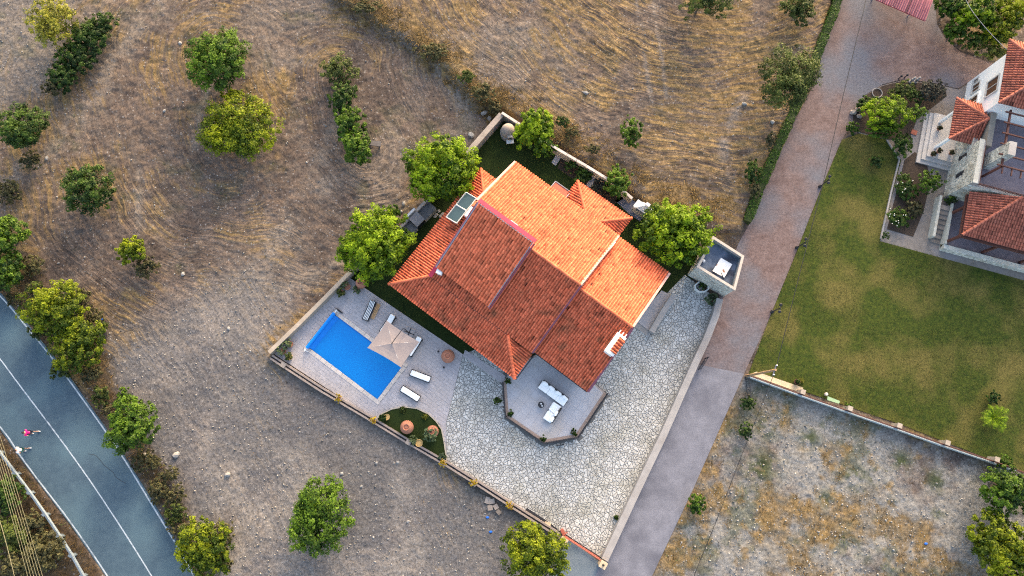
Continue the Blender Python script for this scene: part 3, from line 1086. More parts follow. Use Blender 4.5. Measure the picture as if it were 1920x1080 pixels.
roof_face(house, [H3(-10.78, -5.85, dz(-5.85)), H3(-5.15, -5.85, dz(-5.85)), H3(-5.15, .33, dz(.33)), H3(-10.78, .33, dz(.33))], H3(-10.78, -5.85, dz(-5.85)), ue, m=M_TILE2, under=M_PURPLE, tw=.262, tl=.37)
mb = MB()
for (a, b) in (((-10.6, -5.6), (-10.6, .2)), ((-5.3, -5.6), (-5.3, .2))):
    mb.add([H3(*a, main_z(a[1]) - .1), H3(*b, main_z(b[1]) - .1), H3(*b, dz(b[1]) - .1), H3(*a, dz(a[1]) - .1)], [(0, 1, 2, 3)])
mb.add([H3(-10.6, .2, main_z(.2) - .1), H3(-5.3, .2, main_z(.2) - .1), H3(-5.3, .2, dz(.2) - .1), H3(-10.6, .2, dz(.2) - .1)], [(0, 1, 2, 3)])
mb.build('clerestory_wall', M_PURPLE, house)
strip(house, 'red_coping', [H3(-10.95, .36, dz(.36) + .03), H3(-5.02, .36, dz(.36) + .03)], ve * .34 + Vector((0, 0, -.05)), M_RED, .05)
strip(house, 'gutter', [H3(-10.9, -5.9, dz(-5.9) + .05), H3(-10.9, .34, dz(.34) + .05)], ue * .10, M_LEAD, .05)
strip(house, 'gutter', [H3(-5.18, -5.95, dz(-5.95) + .05), H3(-5.18, .34, dz(.34) + .05)], ue * .09, M_LEAD, .05)
strip(house, 'gutter', [H3(-10.75, .24, dz(.24) + .05), H3(-5.2, .24, dz(.24) + .05)], ve * .1, M_LEAD, .05)
strip(house, 'fascia', [H3(-11.04, -5.9, dz(-5.9) - .2), H3(-11.04, .34, dz(.34) - .2)], ue * .13 + Vector((0, 0, .22)), M_PURPLE, .03)
strip(house, 'fascia', [H3(-5.05, -6.0, dz(-6) + .0), H3(-5.05, .34, dz(.34) + .0)], ue * .1 - Vector((0, 0, .22)), M_PURPLE, .03)
strip(house, 'red_coping', [H3(-11.16, -6.75, main_z(6.75) + .30), H3(-11.16, -5.75, main_z(5.75) + .30)], ue * .36 + Vector((0, 0, -.04)), M_RED, .06)
strip(house, 'fascia', [H3(-11.16, -5.7, main_z(5.7) + .2), H3(-11.16, .2, main_z(.2) + .2)], ue * .1 + Vector((0, 0, .1)), M_PURPLE, .04)
# low roof running round the north-west and south-west sides
SZ, ST = 2.6, 3.52
Wc, Nc, Sc_ = (-13.75, -9.4), (-13.75, 4.1), (.24, -9.35)
wi, ni, si = (-11.12, -6.76), (-11.35, 1.42), (-2.45, -6.76)
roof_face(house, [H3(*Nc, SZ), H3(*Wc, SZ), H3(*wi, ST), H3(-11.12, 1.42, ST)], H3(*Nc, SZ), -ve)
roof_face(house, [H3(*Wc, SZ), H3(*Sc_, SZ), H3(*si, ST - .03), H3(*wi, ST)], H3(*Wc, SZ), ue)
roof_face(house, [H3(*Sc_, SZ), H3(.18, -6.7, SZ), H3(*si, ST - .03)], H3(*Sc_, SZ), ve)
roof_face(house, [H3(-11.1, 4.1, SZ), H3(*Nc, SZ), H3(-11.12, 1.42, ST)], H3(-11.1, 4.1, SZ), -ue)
ridge(house, H3(*Wc, SZ + .05), H3(*wi, ST + .05))
ridge(house, H3(*Nc, SZ + .05), H3(-11.2, 1.42, ST + .05))
ridge(house, H3(*Sc_, SZ + .05), H3(*si, ST + .03), r=.14)
# hipped roof along the north-east side
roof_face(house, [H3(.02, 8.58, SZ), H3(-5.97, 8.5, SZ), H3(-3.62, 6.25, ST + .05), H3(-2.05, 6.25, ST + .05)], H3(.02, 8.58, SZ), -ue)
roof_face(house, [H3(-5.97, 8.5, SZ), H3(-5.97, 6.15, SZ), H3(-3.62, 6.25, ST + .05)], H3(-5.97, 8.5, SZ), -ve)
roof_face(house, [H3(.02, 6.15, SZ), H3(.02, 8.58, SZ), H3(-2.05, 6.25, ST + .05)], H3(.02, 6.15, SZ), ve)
ridge(house, H3(-5.97, 8.5, SZ + .05), H3(-3.62, 6.25, ST + .1))
ridge(house, H3(.02, 8.58, SZ + .05), H3(-2.05, 6.25, ST + .1))
# right-hand wing
BZ, BP = 5.5, .405


def bz(v): return BZ - BP * abs(v + .1)


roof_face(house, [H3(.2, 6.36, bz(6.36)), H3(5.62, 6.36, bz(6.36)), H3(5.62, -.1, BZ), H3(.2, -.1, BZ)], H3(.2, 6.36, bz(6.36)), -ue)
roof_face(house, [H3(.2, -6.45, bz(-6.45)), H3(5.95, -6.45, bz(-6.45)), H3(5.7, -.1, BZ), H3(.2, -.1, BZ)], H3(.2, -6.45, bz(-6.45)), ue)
ridge(house, H3(.2, -.1, BZ + .06), H3(5.65, -.1, BZ + .06))
# verges
strip(house, 'verge', [H3(-.02, 6.2, main_z(6.2) + .06), H3(-.02, .02, RZ + .06)], ue * .2, M_FASCIA, .05)
strip(house, 'verge', [H3(5.55, 6.36, bz(6.36) + .06), H3(5.55, -.08, BZ + .06)], ue * .2, M_FASCIA, .05)
strip(house, 'verge', [H3(-11.5, 6.2, main_z(6.2) + .06), H3(-11.5, .7, main_z(.7) + .06)], ue * .2, M_FASCIA, .05)
strip(house, 'verge', [H3(0, -6.7, main_z(6.7) + .05), H3(0, -.02, RZ + .05)], ue * .22 - Vector((0, 0, .12)), M_PURPLE, .05)
strip(house, 'verge', [H3(5.85, -6.45, bz(-6.45) + .05), H3(5.6, -.14, BZ + .05)], ue * .2 - Vector((0, 0, .1)), M_PURPLE, .05)
strip(house, 'gutter', [H3(.2, -6.46, bz(-6.45) - .1), H3(5.9, -6.46, bz(-6.45) - .1)], ve * -.1, M_DARK, .08)
strip(house, 'gutter', [H3(.3, -6.7, SZ - .08), H3(.3, -9.35, SZ - .08)], ue * .1, M_DARK, .08)
# windows and doors
for u, v, al, wd, ht, z in ((-8, 5.705, -1, 1.4, 1.3, 1.6), (-9.9, 5.705, -1, .9, 1.1, 1.7), (2.6, 5.805, -1, 1.6, 1.2, 1.5), (-7.5, -6.105, 1, 1.8, 2.1, 1.1), (-3.5, -6.105, 1, 1.8, 2.1, 1.1), (3.0, -5.905, 1, 2.2, 2.1, 1.4)):
    window(house, H3(u, v, z), U * al, wd, ht, M_GLASS, M_WHITE)
for v, wd, ht, z in ((-3.5, 1.3, 1.2, 1.6), (3.2, 1.2, 1.2, 1.6)):
    window(house, H3(5.255, v, z), V_, wd, ht, M_GLASS, M_WHITE)
for v in (-3, 2.5):
    window(house, H3(-10.705, v, 1.6), -V_, 1.3, 1.2, M_GLASS, M_WHITE)
for u, v in ((-13.3, -9.0), (-9.5, -9.0), (-5.6, -9.0), (-.2, -9.0), (-13.3, -3), (-13.3, 3.7), (-5.6, 8.1), (-.3, 8.2)):
    mb = MB(); mb.box(H3(u, v, 1.25), (.28, .28, 2.5), HA); mb.build('porch_post', M_WHITE, house)
# chimney
ch = MB(); ch.box(H3(5.32, -2.2, 4.85), (.72, 1.75, 1.7), HA)
chim = ch.build('chimney', M_WHITE, house)
ch = MB(); ch.box(H3(5.32, -2.2, 5.72), (.9, 1.9, .08), HA); ch.build('chimney_cap', M_WHITE, chim)
roof_face(chim, [H3(5.78, -2.95, 5.85), H3(5.78, -1.5, 5.85), H3(5.22, -1.5, 6.05), H3(5.22, -2.95, 6.05)], H3(5.78, -2.95, 5.85), ve, tw=.29, name='cap_tiles', thick=.08, under=M_WHITE, hgt=.11)
ch = MB()
for du in (-.3, 0, .3): ch.box(H3(5.32 + du, -1.0, 5.25), (.09, .3, .12), HA)
ch.build('flue_prongs', M_WHITE, chim)
# small white vents
mb = MB(); mb.box(H3(-10.42, -5.95, 4.15), (.42, .42, .8), HA + .3); mb.box(H3(-10.42, -5.95, 4.62), (.54, .54, .1), HA + .3); mb.build('vent_stack', M_WHITE, house)
mb = MB(); mb.box(H3(-7.55, .88, 6.2), (.75, .2, .5), HA); mb.build('vent_stack', M_WHITE, house)
# shallow red awning with a pale frame over the north-east door
mb = MB(); mb.add([H3(-7.55, 6.0, 2.9), H3(-5.85, 6.0, 2.9), H3(-5.85, 7.25, 2.62), H3(-7.55, 7.25, 2.62)], [(0, 1, 2, 3)])
aw = mb.build('awning', mat('awning_red', (.30, .08, .05), (.36, .1, .065), scale=2, bump=.05, pos=True), house, fix=True)
mb = MB()
for a, b in (((-7.55, 6.0, 2.92), (-7.55, 7.25, 2.64)), ((-7.55, 7.25, 2.64), (-5.85, 7.25, 2.64)), ((-5.85, 7.25, 2.64), (-5.85, 6.0, 2.92))): mb.tube([H3(*a), H3(*b)], .05, 6)
mb.build('awning_frame', M_LEAD, aw)
# solar water heater
sol = thing('solar_heater', 'solar water heater with two dark panels and a white tank on the tiled roof', 'solar heater', tuple(H3(-12.5, -.2, 3.1)))
M_SOLAR = mat('solar_glass', (.025, .05, .055), (.035, .065, .07), scale=2, rough=.25, spec=.5, bump=0, pos=True)
M_ALU = mat('pale_frame', (.55, .53, .5), (.65, .63, .6), scale=5, rough=.5, bump=0)


def sp(u, v): return H3(u, v, 3.62 + (u + 13.2) * .42)


for v0, v1 in ((-1.62, -.2), (-.16, 1.26)):
    mb = MB(); q = [sp(-13.2, v0), sp(-11.98, v0), sp(-11.98, v1), sp(-13.2, v1)]
    mb.add(q + [p - Vector((0, 0, .09)) for p in q], [(0, 1, 2, 3), (7, 6, 5, 4)] + [(i, 4 + i, 4 + (i + 1) % 4, (i + 1) % 4) for i in range(4)])
    pn = mb.build('collector', M_SOLAR, sol, fix=True)
    mb = MB()
    for i in range(4):
        a, b = q[i] + Vector((0, 0, .02)), q[(i + 1) % 4] + Vector((0, 0, .02)); mb.tube([a, b], .045, 4)
    mb.build('collector_frame', M_ALU, pn)
mb = MB(); mb.tube([H3(-11.62, -.68, 4.22), H3(-11.62, -.64, 4.22), H3(-11.62, .76, 4.22), H3(-11.62, .8, 4.22)], [.2, .26, .26, .2], 14)
mb.build('tank', mat('tank_white', (.78, .78, .78), (.84, .84, .84), rough=.4, bump=0), sol, smooth=False)
for v in (-1.5, -.2, 1.1):
    for p, q in ((sp(-13.1, v), H3(-13.1, v, 2.8)), (sp(-12.0, v), H3(-12.0, v, 3.2))):
        mb = MB(); mb.tube([p, q], .025, 5); mb.build('stand_leg', M_ALU, sol)
for v in (-.5, .6):
    mb = MB(); mb.tube([H3(-11.62, v, 4.0), H3(-11.62, v, 3.4)], .03, 5); mb.build('stand_leg', M_ALU, sol)

# ------------------------------------------------------------------ swimming pool
pool = thing('swimming_pool', 'rectangular swimming pool with bright blue surface and pale coping', 'pool', (pc[0], pc[1], 0))
mw = bpy.data.materials.new('pool_water'); mw.use_nodes = True
N, L = mw.node_tree.nodes, mw.node_tree.links
P = N['Principled BSDF']; P.inputs['Roughness'].default_value = .32; P.inputs['Specular IOR Level'].default_value = .3
tc = N.new('ShaderNodeTexCoord'); n1 = N.new('ShaderNodeTexNoise'); n1.inputs['Scale'].default_value = .35; n1.inputs['Detail'].default_value = 4
L.new(tc.outputs['Object'], n1.inputs['Vector'])
mx = N.new('ShaderNodeMix'); mx.data_type = 'RGBA'; mx.inputs[6].default_value = (.0, .145, .48, 1); mx.inputs[7].default_value = (.001, .20, .57, 1)
L.new(n1.outputs['Fac'], mx.inputs[0]); L.new(mx.outputs[2], P.inputs['Base Color'])
n2 = N.new('ShaderNodeTexNoise'); n2.inputs['Scale'].default_value = 3.0; L.new(tc.outputs['Object'], n2.inputs['Vector'])
b = N.new('ShaderNodeBump'); b.inputs['Strength'].default_value = .25; b.inputs['Distance'].default_value = .05; L.new(n2.outputs['Fac'], b.inputs['Height']); L.new(b.outputs[0], P.inputs['Normal'])
mb = MB(); mb.prism(POOLR, -.09, -.04); mb.build('water', mw, pool)
M_COP = mat('coping_stone', (.46, .40, .36), (.56, .49, .44), scale=2, bump=.15, bscale=25, pos=True)
cps = []
A, B = ph_l, ph_w
for sgn in (-1, 1):
    n = 14
    for i in range(n):
        x0, x1 = -A - .36 + i * (2 * A + .72) / n, -A - .36 + (i + 1) * (2 * A + .72) / n
        y0, y1 = sorted((sgn * B, sgn * (B + .36)))
        cps.append([(x0, y0), (x1, y0), (x1, y1), (x0, y1)])
    n = 6
    for i in range(n):
        y0, y1 = -B + i * 2 * B / n, -B + (i + 1) * 2 * B / n
        x0, x1 = sorted((sgn * A, sgn * (A + .36)))
        cps.append([(x0, y0), (x1, y0), (x1, y1), (x0, y1)])
pieces(pool, 'coping_stone', cps, M_COP, 0.021, .085, gap=.008, bev=.015, rnd=rnd, tone=.08, jz=.003, to3=lambda x, y, z: tuple(PP(x, y, z)))
mb = MB()
for i in range(4):
    a, b = POOLR[i], POOLR[(i + 1) % 4]
    mb.quad((*a, -.3), (*b, -.3), (*b, .021), (*a, .021))
mb.build('pool_wall', mat('pool_lining', (.02, .16, .38), bump=0), pool)
# roller with the wound blue cover
rol = thing('cover_roller', 'blue pool cover wound on a roller along the end of the pool', 'cover roller', tuple(PP(-A - .1, 0, .02)))
M_COVER = mat('cover_blue', (.0, .16, .60), (.004, .21, .68), scale=2, rough=.45, bump=.1, bscale=8)
mb = MB(); mb.tube([PP(-A - .08, -B - .12, .36), PP(-A - .08, B + .1, .36)], .17, 14)
mb.quad(PP(-A + .08, -B + .03, .30), PP(-A + .42, -B + .03, -.035), PP(-A + .42, B - .03, -.035), PP(-A + .08, B - .03, .30))
mb.build('wound_cover', M_COVER, rol)
M_PLW = mat('white_plastic', (.72, .72, .72), (.8, .8, .8), rough=.5, bump=0)
for s in (-1, 1):
    mb = MB(); e0 = s * (B + .12)
    mb.tube([PP(-A - .08, e0, .36), PP(-A - .08, e0 + s * .36, .36)], .06, 8)
    mb.tube([PP(-A - .3, e0 + s * .25, .05), PP(-A - .08, e0 + s * .25, .36), PP(-A + .14, e0 + s * .25, .05)], .03, 6)
    mb.build('roller_stand', M_PLW, rol)
mb = MB()
cw = PP(-A - .08, B + .52, .36)
au = Vector((math.cos(PA), math.sin(PA), 0))
pts = [cw + au * .3 * math.cos(t) + Vector((0, 0, .3 * math.sin(t))) for t in np.linspace(0, 2 * math.pi, 17)]
mb.tube(pts, .025, 5)
for t in (0, math.pi / 2): mb.tube([cw + au * .3 * math.cos(t) + Vector((0, 0, .3 * math.sin(t))), cw - au * .3 * math.cos(t) - Vector((0, 0, .3 * math.sin(t)))], .02, 5)
mb.box(cw + au * .2 - Vector((0, 0, .25)), (.7, .12, .06), PA)
mb.build('hand_wheel', M_DARK, rol)

# ------------------------------------------------------------------ pool furniture
M_CUSH = mat('white_cushion', (.82, .81, .80), (.88, .87, .86), scale=3, bump=.15, bscale=12)
M_NAVY = mat('navy_cushion', (.015, .022, .035), (.03, .04, .055), scale=4, bump=.1)


def cushion(mb, c, sx, sy, sz, rot=0, r=.05, tone=0.):
    """soft-edged pad, c at the centre of its base"""
    hx, hy = sx / 2, sy / 2
    q = [(-hx + r, -hy), (hx - r, -hy), (hx, -hy + r), (hx, hy - r), (hx - r, hy), (-hx + r, hy), (-hx, hy - r), (-hx, -hy + r)]
    cr, sr = math.cos(rot), math.sin(rot)
    q = [(c[0] + a * cr - b * sr, c[1] + a * sr + b * cr) for a, b in q]
    mb.prism(q, c[2], c[2] + sz, tone, top_inset=r * .7, inset_h=r * .7)


def lounger(label, striped=False):
    t = thing('sun_lounger', label, 'sun lounger', (0, 0, 0), None if striped else 'white sun loungers by the pool')
    mb = MB()
    for y in (-.3, .3): mb.tube([(-.95, y, .28), (.98, y, .28)], .025, 6)
    for x in (-.93, -.2, .5, .97): mb.tube([(x, -.3, .28), (x, .3, .28)], .022, 6)
    mb.tube([(.35, -.28, .29), (.93, -.28, .56)], .02, 6); mb.tube([(.35, .28, .29), (.93, .28, .56)], .02, 6)
    mb.tube([(.93, -.3, .56), (.93, .3, .56)], .02, 6)
    mb.build('frame', M_DARK, t)
    mb = MB(); mb.box((-.3, 0, .285), (1.3, .6, .012)); mb.box((.65, 0, .285), (.56, .6, .012)); mb.build('mesh_bed', M_DARK, t)
    for x in (-.85, .85):
        for y in (-.3, .3):
            mb = MB(); mb.tube([(x, y, .28), (x * 1.03, y * 1.03, 0)], .022, 6); mb.build('leg', M_DARK, t)
    mc = M_NAVY if striped else M_CUSH
    mb = MB(); cushion(mb, (-.24, 0, .305), 1.3, .49, .09); s = mb.build('seat_pad', mc, t)
    mb = MB(); cushion(mb, (0, 0, 0), .64, .49, .09)
    ca, sa = math.cos(math.radians(24)), math.sin(math.radians(24))
    mb.v = [(.36 + (x + .34) * ca - z * sa, y, .305 + (x + .34) * sa + z * ca) for x, y, z in mb.v]
    bk = mb.build('back_pad', mc, t)
    if striped:
        for y in (-.19, -.065, .065, .19):
            mb = MB(); mb.box((-.28, y, .399), (1.2, .055, .008)); mb.build('stripe', M_CUSH, s)
            mb = MB(); mb.box((0, y, .096), (.62, .055, .008)); mb.v = [(.36 + (x + .34) * ca - z * sa, yy, .305 + (x + .34) * sa + z * ca) for x, yy, z in mb.v]
            mb.build('stripe', M_CUSH, bk)
    return t


def ang_px(a, b):
    p, q = W(*a), W(*b)
    return math.atan2(q.y - p.y, q.x - p.x)


DZK = .052
L0 = lounger('white sun lounger nearest the big urn on the open pool deck')
a = ang_px((769, 697), (806, 711)); L0.location = (*W2(788, 705, .3), DZK); L0.rotation_euler = (0, 0, a)
copy_tree(L0, (*W2(769, 738, .3), DZK), ang_px((754, 729), (786, 749)), label='white sun lounger nearest the curved planting bed')
copy_tree(L0, (*W2(727, 608, .3), DZK), ang_px((716, 624), (738, 592)), label='white sun lounger under the parasol edge beside the striped lounger')
copy_tree(L0, (*W2(777, 650, .3), DZK), ang_px((766, 668), (789, 632)), label='white sun lounger half hidden under the parasol corner nearest the house')
LS = lounger('dark sun lounger with white lengthwise stripes', True)
LS.location = (*W2(692.5, 583, .3), DZK); LS.rotation_euler = (0, 0, ang_px((685, 601), (701, 566)))
# wooden side tray behind the striped lounger
mb = MB(); rr_ = ang_px((685, 601), (701, 566)); pb = W(702, 583, .2)
for k in range(3): mb.box((pb.x + .12 * k * math.sin(rr_) * 1, pb.y - .12 * k * math.cos(rr_), .2), (1.5, .09, .03), rr_)
mb.box((pb.x, pb.y, .12), (.08, .3, .14), rr_)
tag(mb.build('wooden_trolley', mat('pale_wood', (.4, .24, .11), (.48, .3, .15), scale=8), org=None), 'low tan wooden slat trolley behind the striped lounger', 'trolley')
# parasol
um = thing('parasol', 'large square beige cantilever parasol over the pool edge', 'parasol', (*W2(767, 624), .05))
CC = [W(725, 601, 2.3), W(786, 641, 2.3), W(752, 689, 2.3), W(689, 652, 2.3)]
ap = W(735, 644, 2.39)
mcan = mat('beige_canvas', (.245, .20, .19), (.29, .24, .225), scale=1.5, bump=.06, bscale=40)
mb = MB()
n = 8
for i in range(4):
    a, b = CC[i], CC[(i + 1) % 4]
    for k in range(n):
        for j in range(4):
            def pt(kk, jj):
                e = a.lerp(b, kk / n); f = jj / 4
                p = ap.lerp(e, f)
                sag = -.05 * math.sin(math.pi * kk / n) * f - .06 * math.sin(math.pi * f)
                cen = (a + b) / 2 - ap
                q = p - Vector((cen.x, cen.y, 0)).normalized() * (.07 * math.sin(math.pi * kk / n) * f)
                return q + Vector((0, 0, sag))
            if j == 0: mb.add([pt(k, 0), pt(k, 1), pt(k + 1, 1)], [(0, 1, 2)])
            else: mb.quad(pt(k, j), pt(k, j + 1), pt(k + 1, j + 1), pt(k + 1, j))
cn = mb.build('canopy', mcan, um)
mb = MB()
for i in range(4):
    a, b = CC[i], CC[(i + 1) % 4]
    for k in range(n):
        p0, p1 = pt_ = (a.lerp(b, k / n), a.lerp(b, (k + 1) / n))
        s0, s1 = -.05 * math.sin(math.pi * k / n), -.05 * math.sin(math.pi * (k + 1) / n)
        cen = (a + b) / 2 - ap; cv = Vector((cen.x, cen.y, 0)).normalized()
        p0 = p0 - cv * .07 * math.sin(math.pi * k / n) + Vector((0, 0, s0)); p1 = p1 - cv * .07 * math.sin(math.pi * (k + 1) / n) + Vector((0, 0, s1))
        mb.quad(p0, p1, p1 - Vector((0, 0, .14)), p0 - Vector((0, 0, .14)))
mb.build('valance', mcan, cn)
for c in CC:
    mb = MB(); mb.tube([ap - Vector((0, 0, .08)), c - Vector((0, 0, .06))], .018, 5); mb.build('rib', M_ALU, um)
mb = MB(); mb.ball(ap + Vector((0, 0, .03)), .06, 8, 5); mb.build('finial', M_DARK, um)
bs = W(767, 624, .1)
mb = MB(); mb.tube([(bs.x, bs.y, .08), (bs.x, bs.y, 2.6)], .04, 8); mb.build('mast', M_DARK, um)
mb = MB(); mt = W(752, 620, 2.55)
mb.tube([(bs.x, bs.y, 2.5), (bs.x - .1, bs.y + .02, 3.0), W(745, 630, 3.05), ap + Vector((0, 0, .12))], .032, 6); mb.build('arm', M_DARK, um)
mb = MB()
for k in (0, 1): mb.box((bs.x, bs.y, .08), (1.0 if k == 0 else .06, .06 if k == 0 else 1.0, .05), PA + .25)
mb.build('cross_base', M_DARK, um)
for sx in (-.25, .25):
    for sy in (-.25, .25):
        ca, sa = math.cos(PA + .25), math.sin(PA + .25)
        mb = MB(); cushion(mb, (bs.x + sx * ca - sy * sa, bs.y + sx * sa + sy * ca, .06), .42, .42, .05, PA + .25, .02); mb.build('base_slab', M_JOINT, um)
# deck lights
for i, (px, py, lb) in enumerate(((822, 659, 'small dark deck spotlight beside the big urn'), (832, 689, 'small dark deck spotlight between urn and lounger'))):
    mb = MB(); c = W(px, py, .06); mb.lathe((c.x, c.y, .05), [(.09, 0), (.09, .12), (.06, .16)], 10)
    tag(mb.build('spotlight', M_DARK), lb, 'spotlight')
# ------------------------------------------------------------------ lounge terrace
TZ = .34
TP = [W2(*p, z=TZ) for p in ((943, 718), (948, 783), (1019.5, 832), (1083, 821), (1138, 739), (1118, 722), (1050, 640), (960, 690))]
terr = thing('terrace', 'raised angular terrace of pale tiles under the right wing with a dark railing', 'terrace', (*W2(1030, 750), 0))
mb = MB(); mb.prism(TP, -.05, TZ - .02); mb.build('terrace_slab', mat('terrace_wall', (.33, .27, .24), (.42, .35, .31), scale=2, bump=.15, pos=True), terr)
tp = inset(TP if parea(TP) > 0 else TP[::-1], .14)
pieces(terr, 'terrace_tile', grid_tiles(tp, W2(1030, 750), PA, .8, .8, rnd, bond=0), mat('terrace_tile', (.36, .345, .36), (.43, .415, .43), scale=1.0, bump=.1, bscale=25, pos=True, c3=(.4, .36, .34), s3=.4, t3=(.5, .7)), TZ - .03, TZ + .012, gap=.003, bev=.003, rnd=rnd, tone=.04, jz=.0006)
RAIL = [W(943, 717, TZ), W(948, 782, TZ), W(1019.5, 831, TZ), W(1083, 820, TZ), W(1138, 738, TZ)]
rl = thing('terrace_railing', 'dark low metal railing round the edge of the lounge terrace', 'railing', tuple(RAIL[2]))
mb = MB()
for a, b in zip(RAIL, RAIL[1:]):
    for h in (.12, .75): mb.tube([a + Vector((0, 0, h)), b + Vector((0, 0, h))], .06 if h > .5 else .035, 6)
mb.build('rail', M_DARK, rl)
mb = MB()
for a, b in zip(RAIL, RAIL[1:]):
    n = max(2, int((b - a).length / .14))
    for k in range(n): p = a.lerp(b, k / n); mb.tube([p + Vector((0, 0, .12)), p + Vector((0, 0, .75))], .009, 4, cap=False)
mb.build('balusters', M_DARK, rl, kind='stuff')
for p in RAIL:
    mb = MB(); mb.tube([p, p + Vector((0, 0, .82))], .035, 6); mb.build('post', M_DARK, rl)
# planting strip round the terrace edge
M_SOIL = mat('bed_soil', (.034, .024, .018), (.062, .044, .033), scale=4, bump=.6, bscale=20, rough=.95, pos=True)
mb = MB()
for a, b in zip(RAIL, RAIL[1:]):
    d = (b - a).normalized(); nn = Vector((-d.y, d.x, 0))
    if nn.dot(Vector((*W2(1035, 745, TZ), TZ)) - a) < 0: nn = -nn
    q = [a + nn * .06, b + nn * .06, b + nn * .30 - d * .12, a + nn * .30 + d * .12]
    mb.prism([(p.x, p.y) for p in q], TZ, TZ + .018)
mb.build('planting_strip', mat('strip_soil', (.26, .185, .15), (.33, .25, .21), scale=3, bump=.3, pos=True), terr)
mb = MB(); c = W(1050, 834, .2); mb.box((c.x, c.y - .03, .16), (.75, .06, .18), math.radians(11)); mb.build('wall_vent', M_DARK, terr)

# corner sofa
M_RATTAN = mat('dark_rattan', (.022, .02, .022), (.05, .045, .045), scale=20, bump=.3, bscale=60)
sofa = thing('corner_sofa', 'white cushioned corner sofa with dark rattan base on the terrace', 'sofa', tuple(W(1037, 752, TZ)))
z0 = TZ + .02
c1 = W(1037.5, 737, z0 + .35); c2 = W(1036, 774, z0 + .35)
aU = math.atan2(*(W(1061, 756, 1)[:2][::-1])) if False else ang_px((1012, 721), (1061, 757))
d1 = Vector((math.cos(aU), math.sin(aU), 0)); n1_ = Vector((-d1.y, d1.x, 0))
mb = MB(); cushion(mb, (c1.x, c1.y, z0), 2.9, .86, .3, aU, .2); b1 = mb.build('base', M_RATTAN, sofa)
mb = MB(); p = c1 + n1_ * .40; cushion(mb, (p.x, p.y, z0 + .2), 2.75, .12, .48, aU, .04); mb.build('back_frame', M_RATTAN, sofa)
for k in range(3):
    p = c1 + d1 * (-.93 + .93 * k) - n1_ * .04; mb = MB(); cushion(mb, (p.x, p.y, z0 + .3), .92, .78, .16, aU, .05); mb.build('seat_cushion', M_CUSH, sofa)
for k, (o, ww) in enumerate(((-1.07, .54), (-.36, .56), (.38, .55), (1.08, .56))):
    p = c1 + d1 * o + n1_ * .26; mb = MB(); cushion(mb, (p.x, p.y, z0 + .44), ww, .26, .34, aU + (.06, -.05, .03, -.12)[k], .09); mb.build('back_cushion', M_CUSH, sofa)
a2 = ang_px((1047, 757), (1026, 790)); d2 = Vector((math.cos(a2), math.sin(a2), 0)); n2_ = Vector((-d2.y, d2.x, 0))
mb = MB(); cushion(mb, (c2.x, c2.y, z0), 1.75, .92, .3, a2, .2); mb.build('base', M_RATTAN, sofa)
mb = MB(); p = c2 + n2_ * .43; cushion(mb, (p.x, p.y, z0 + .2), 1.6, .12, .48, a2, .04); mb.build('back_frame', M_RATTAN, sofa)
for k in range(2):
    p = c2 + d2 * (-.44 + .88 * k) - n2_ * .05; mb = MB(); cushion(mb, (p.x, p.y, z0 + .3), .86, .82, .16, a2, .08); mb.build('seat_cushion', M_CUSH, sofa)
for o in (-.1, .52):
    p = c2 + d2 * o + n2_ * .27; mb = MB(); cushion(mb, (p.x, p.y, z0 + .44), .52, .26, .34, a2 + o * .2, .09); mb.build('back_cushion', M_CUSH, sofa)
tb = thing('side_table', 'small round black table in front of the white corner sofa', 'table', tuple(W(1014.5, 759, TZ + .02)))
c = W(1014.5, 759, TZ + .4)
mb = MB(); mb.lathe((c.x, c.y, TZ + .42), [(.27, 0), (.28, .015), (.28, .03), (.27, .04)], 22); mb.build('tabletop', M_DARK, tb)
mb = MB(); mb.lathe((c.x, c.y, TZ + .02), [(.22, 0), (.12, .06), (.12, .36), (.2, .4)], 16); mb.build('pedestal', M_DARK, tb)
for dx, dy, lb in ((-.0, .09, 'upper white cup on the round black table'), (.09, -.1, 'lower white cup on the round black table')):
    mb = MB(); mb.lathe((c.x + dx, c.y + dy, TZ + .46), [(.045, 0), (.07, .06), (.072, .09), (.06, .085), (.04, .02)], 12); tag(mb.build('cup', M_PLW), lb, 'cup')

# ------------------------------------------------------------------ urns and pots
M_TERRA = mat('terracotta', (.30, .12, .075), (.40, .18, .115), scale=3, bump=.15, c3=(.2, .09, .06), s3=1.5, t3=(.55, .75))


def urn(label, px, py, s=1.0, z=.05):
    t = thing('terracotta_urn', label, 'urn', (0, 0, 0), 'big terracotta urns')
    mb = MB(); mb.lathe((0, 0, 0), [(.26, 0), (.45, .18), (.58, .42), (.6, .6), (.52, .82), (.36, .98), (.26, 1.03), (.25, 1.08)], 28); mb.build('body', M_TERRA, t, smooth=True)
    mb = MB()
    pr = [(.25, 1.07), (.31, 1.10), (.31, 1.15), (.25, 1.16), (.21, 1.1), (.17, .9)]
    mb.lathe((0, 0, 0), pr, 28); mb.build('rim', M_TERRA, t, smooth=True)
    mb = MB(); mb.lathe((0, 0, 1.0), [(.205, 0), (.15, .06), (0.02, .08)], 14); mb.build('soil', M_SOIL, t)
    p = W(px, py, z + .6 * s); t.location = (p.x, p.y, z); t.scale = (s, s, s)
    return t


urn('big brown terracotta urn on the deck beside the house lawn', 840, 668, 1.02)
urn('big pinkish terracotta urn standing alone in the planting bed', 763, 801, 1.0, .07)
urn('big terracotta urn with a green shrub, right side of the planting bed', 811, 809, .9, .07)
urn('big terracotta urn half under the walnut tree by the pool corner', 677, 531, .85)

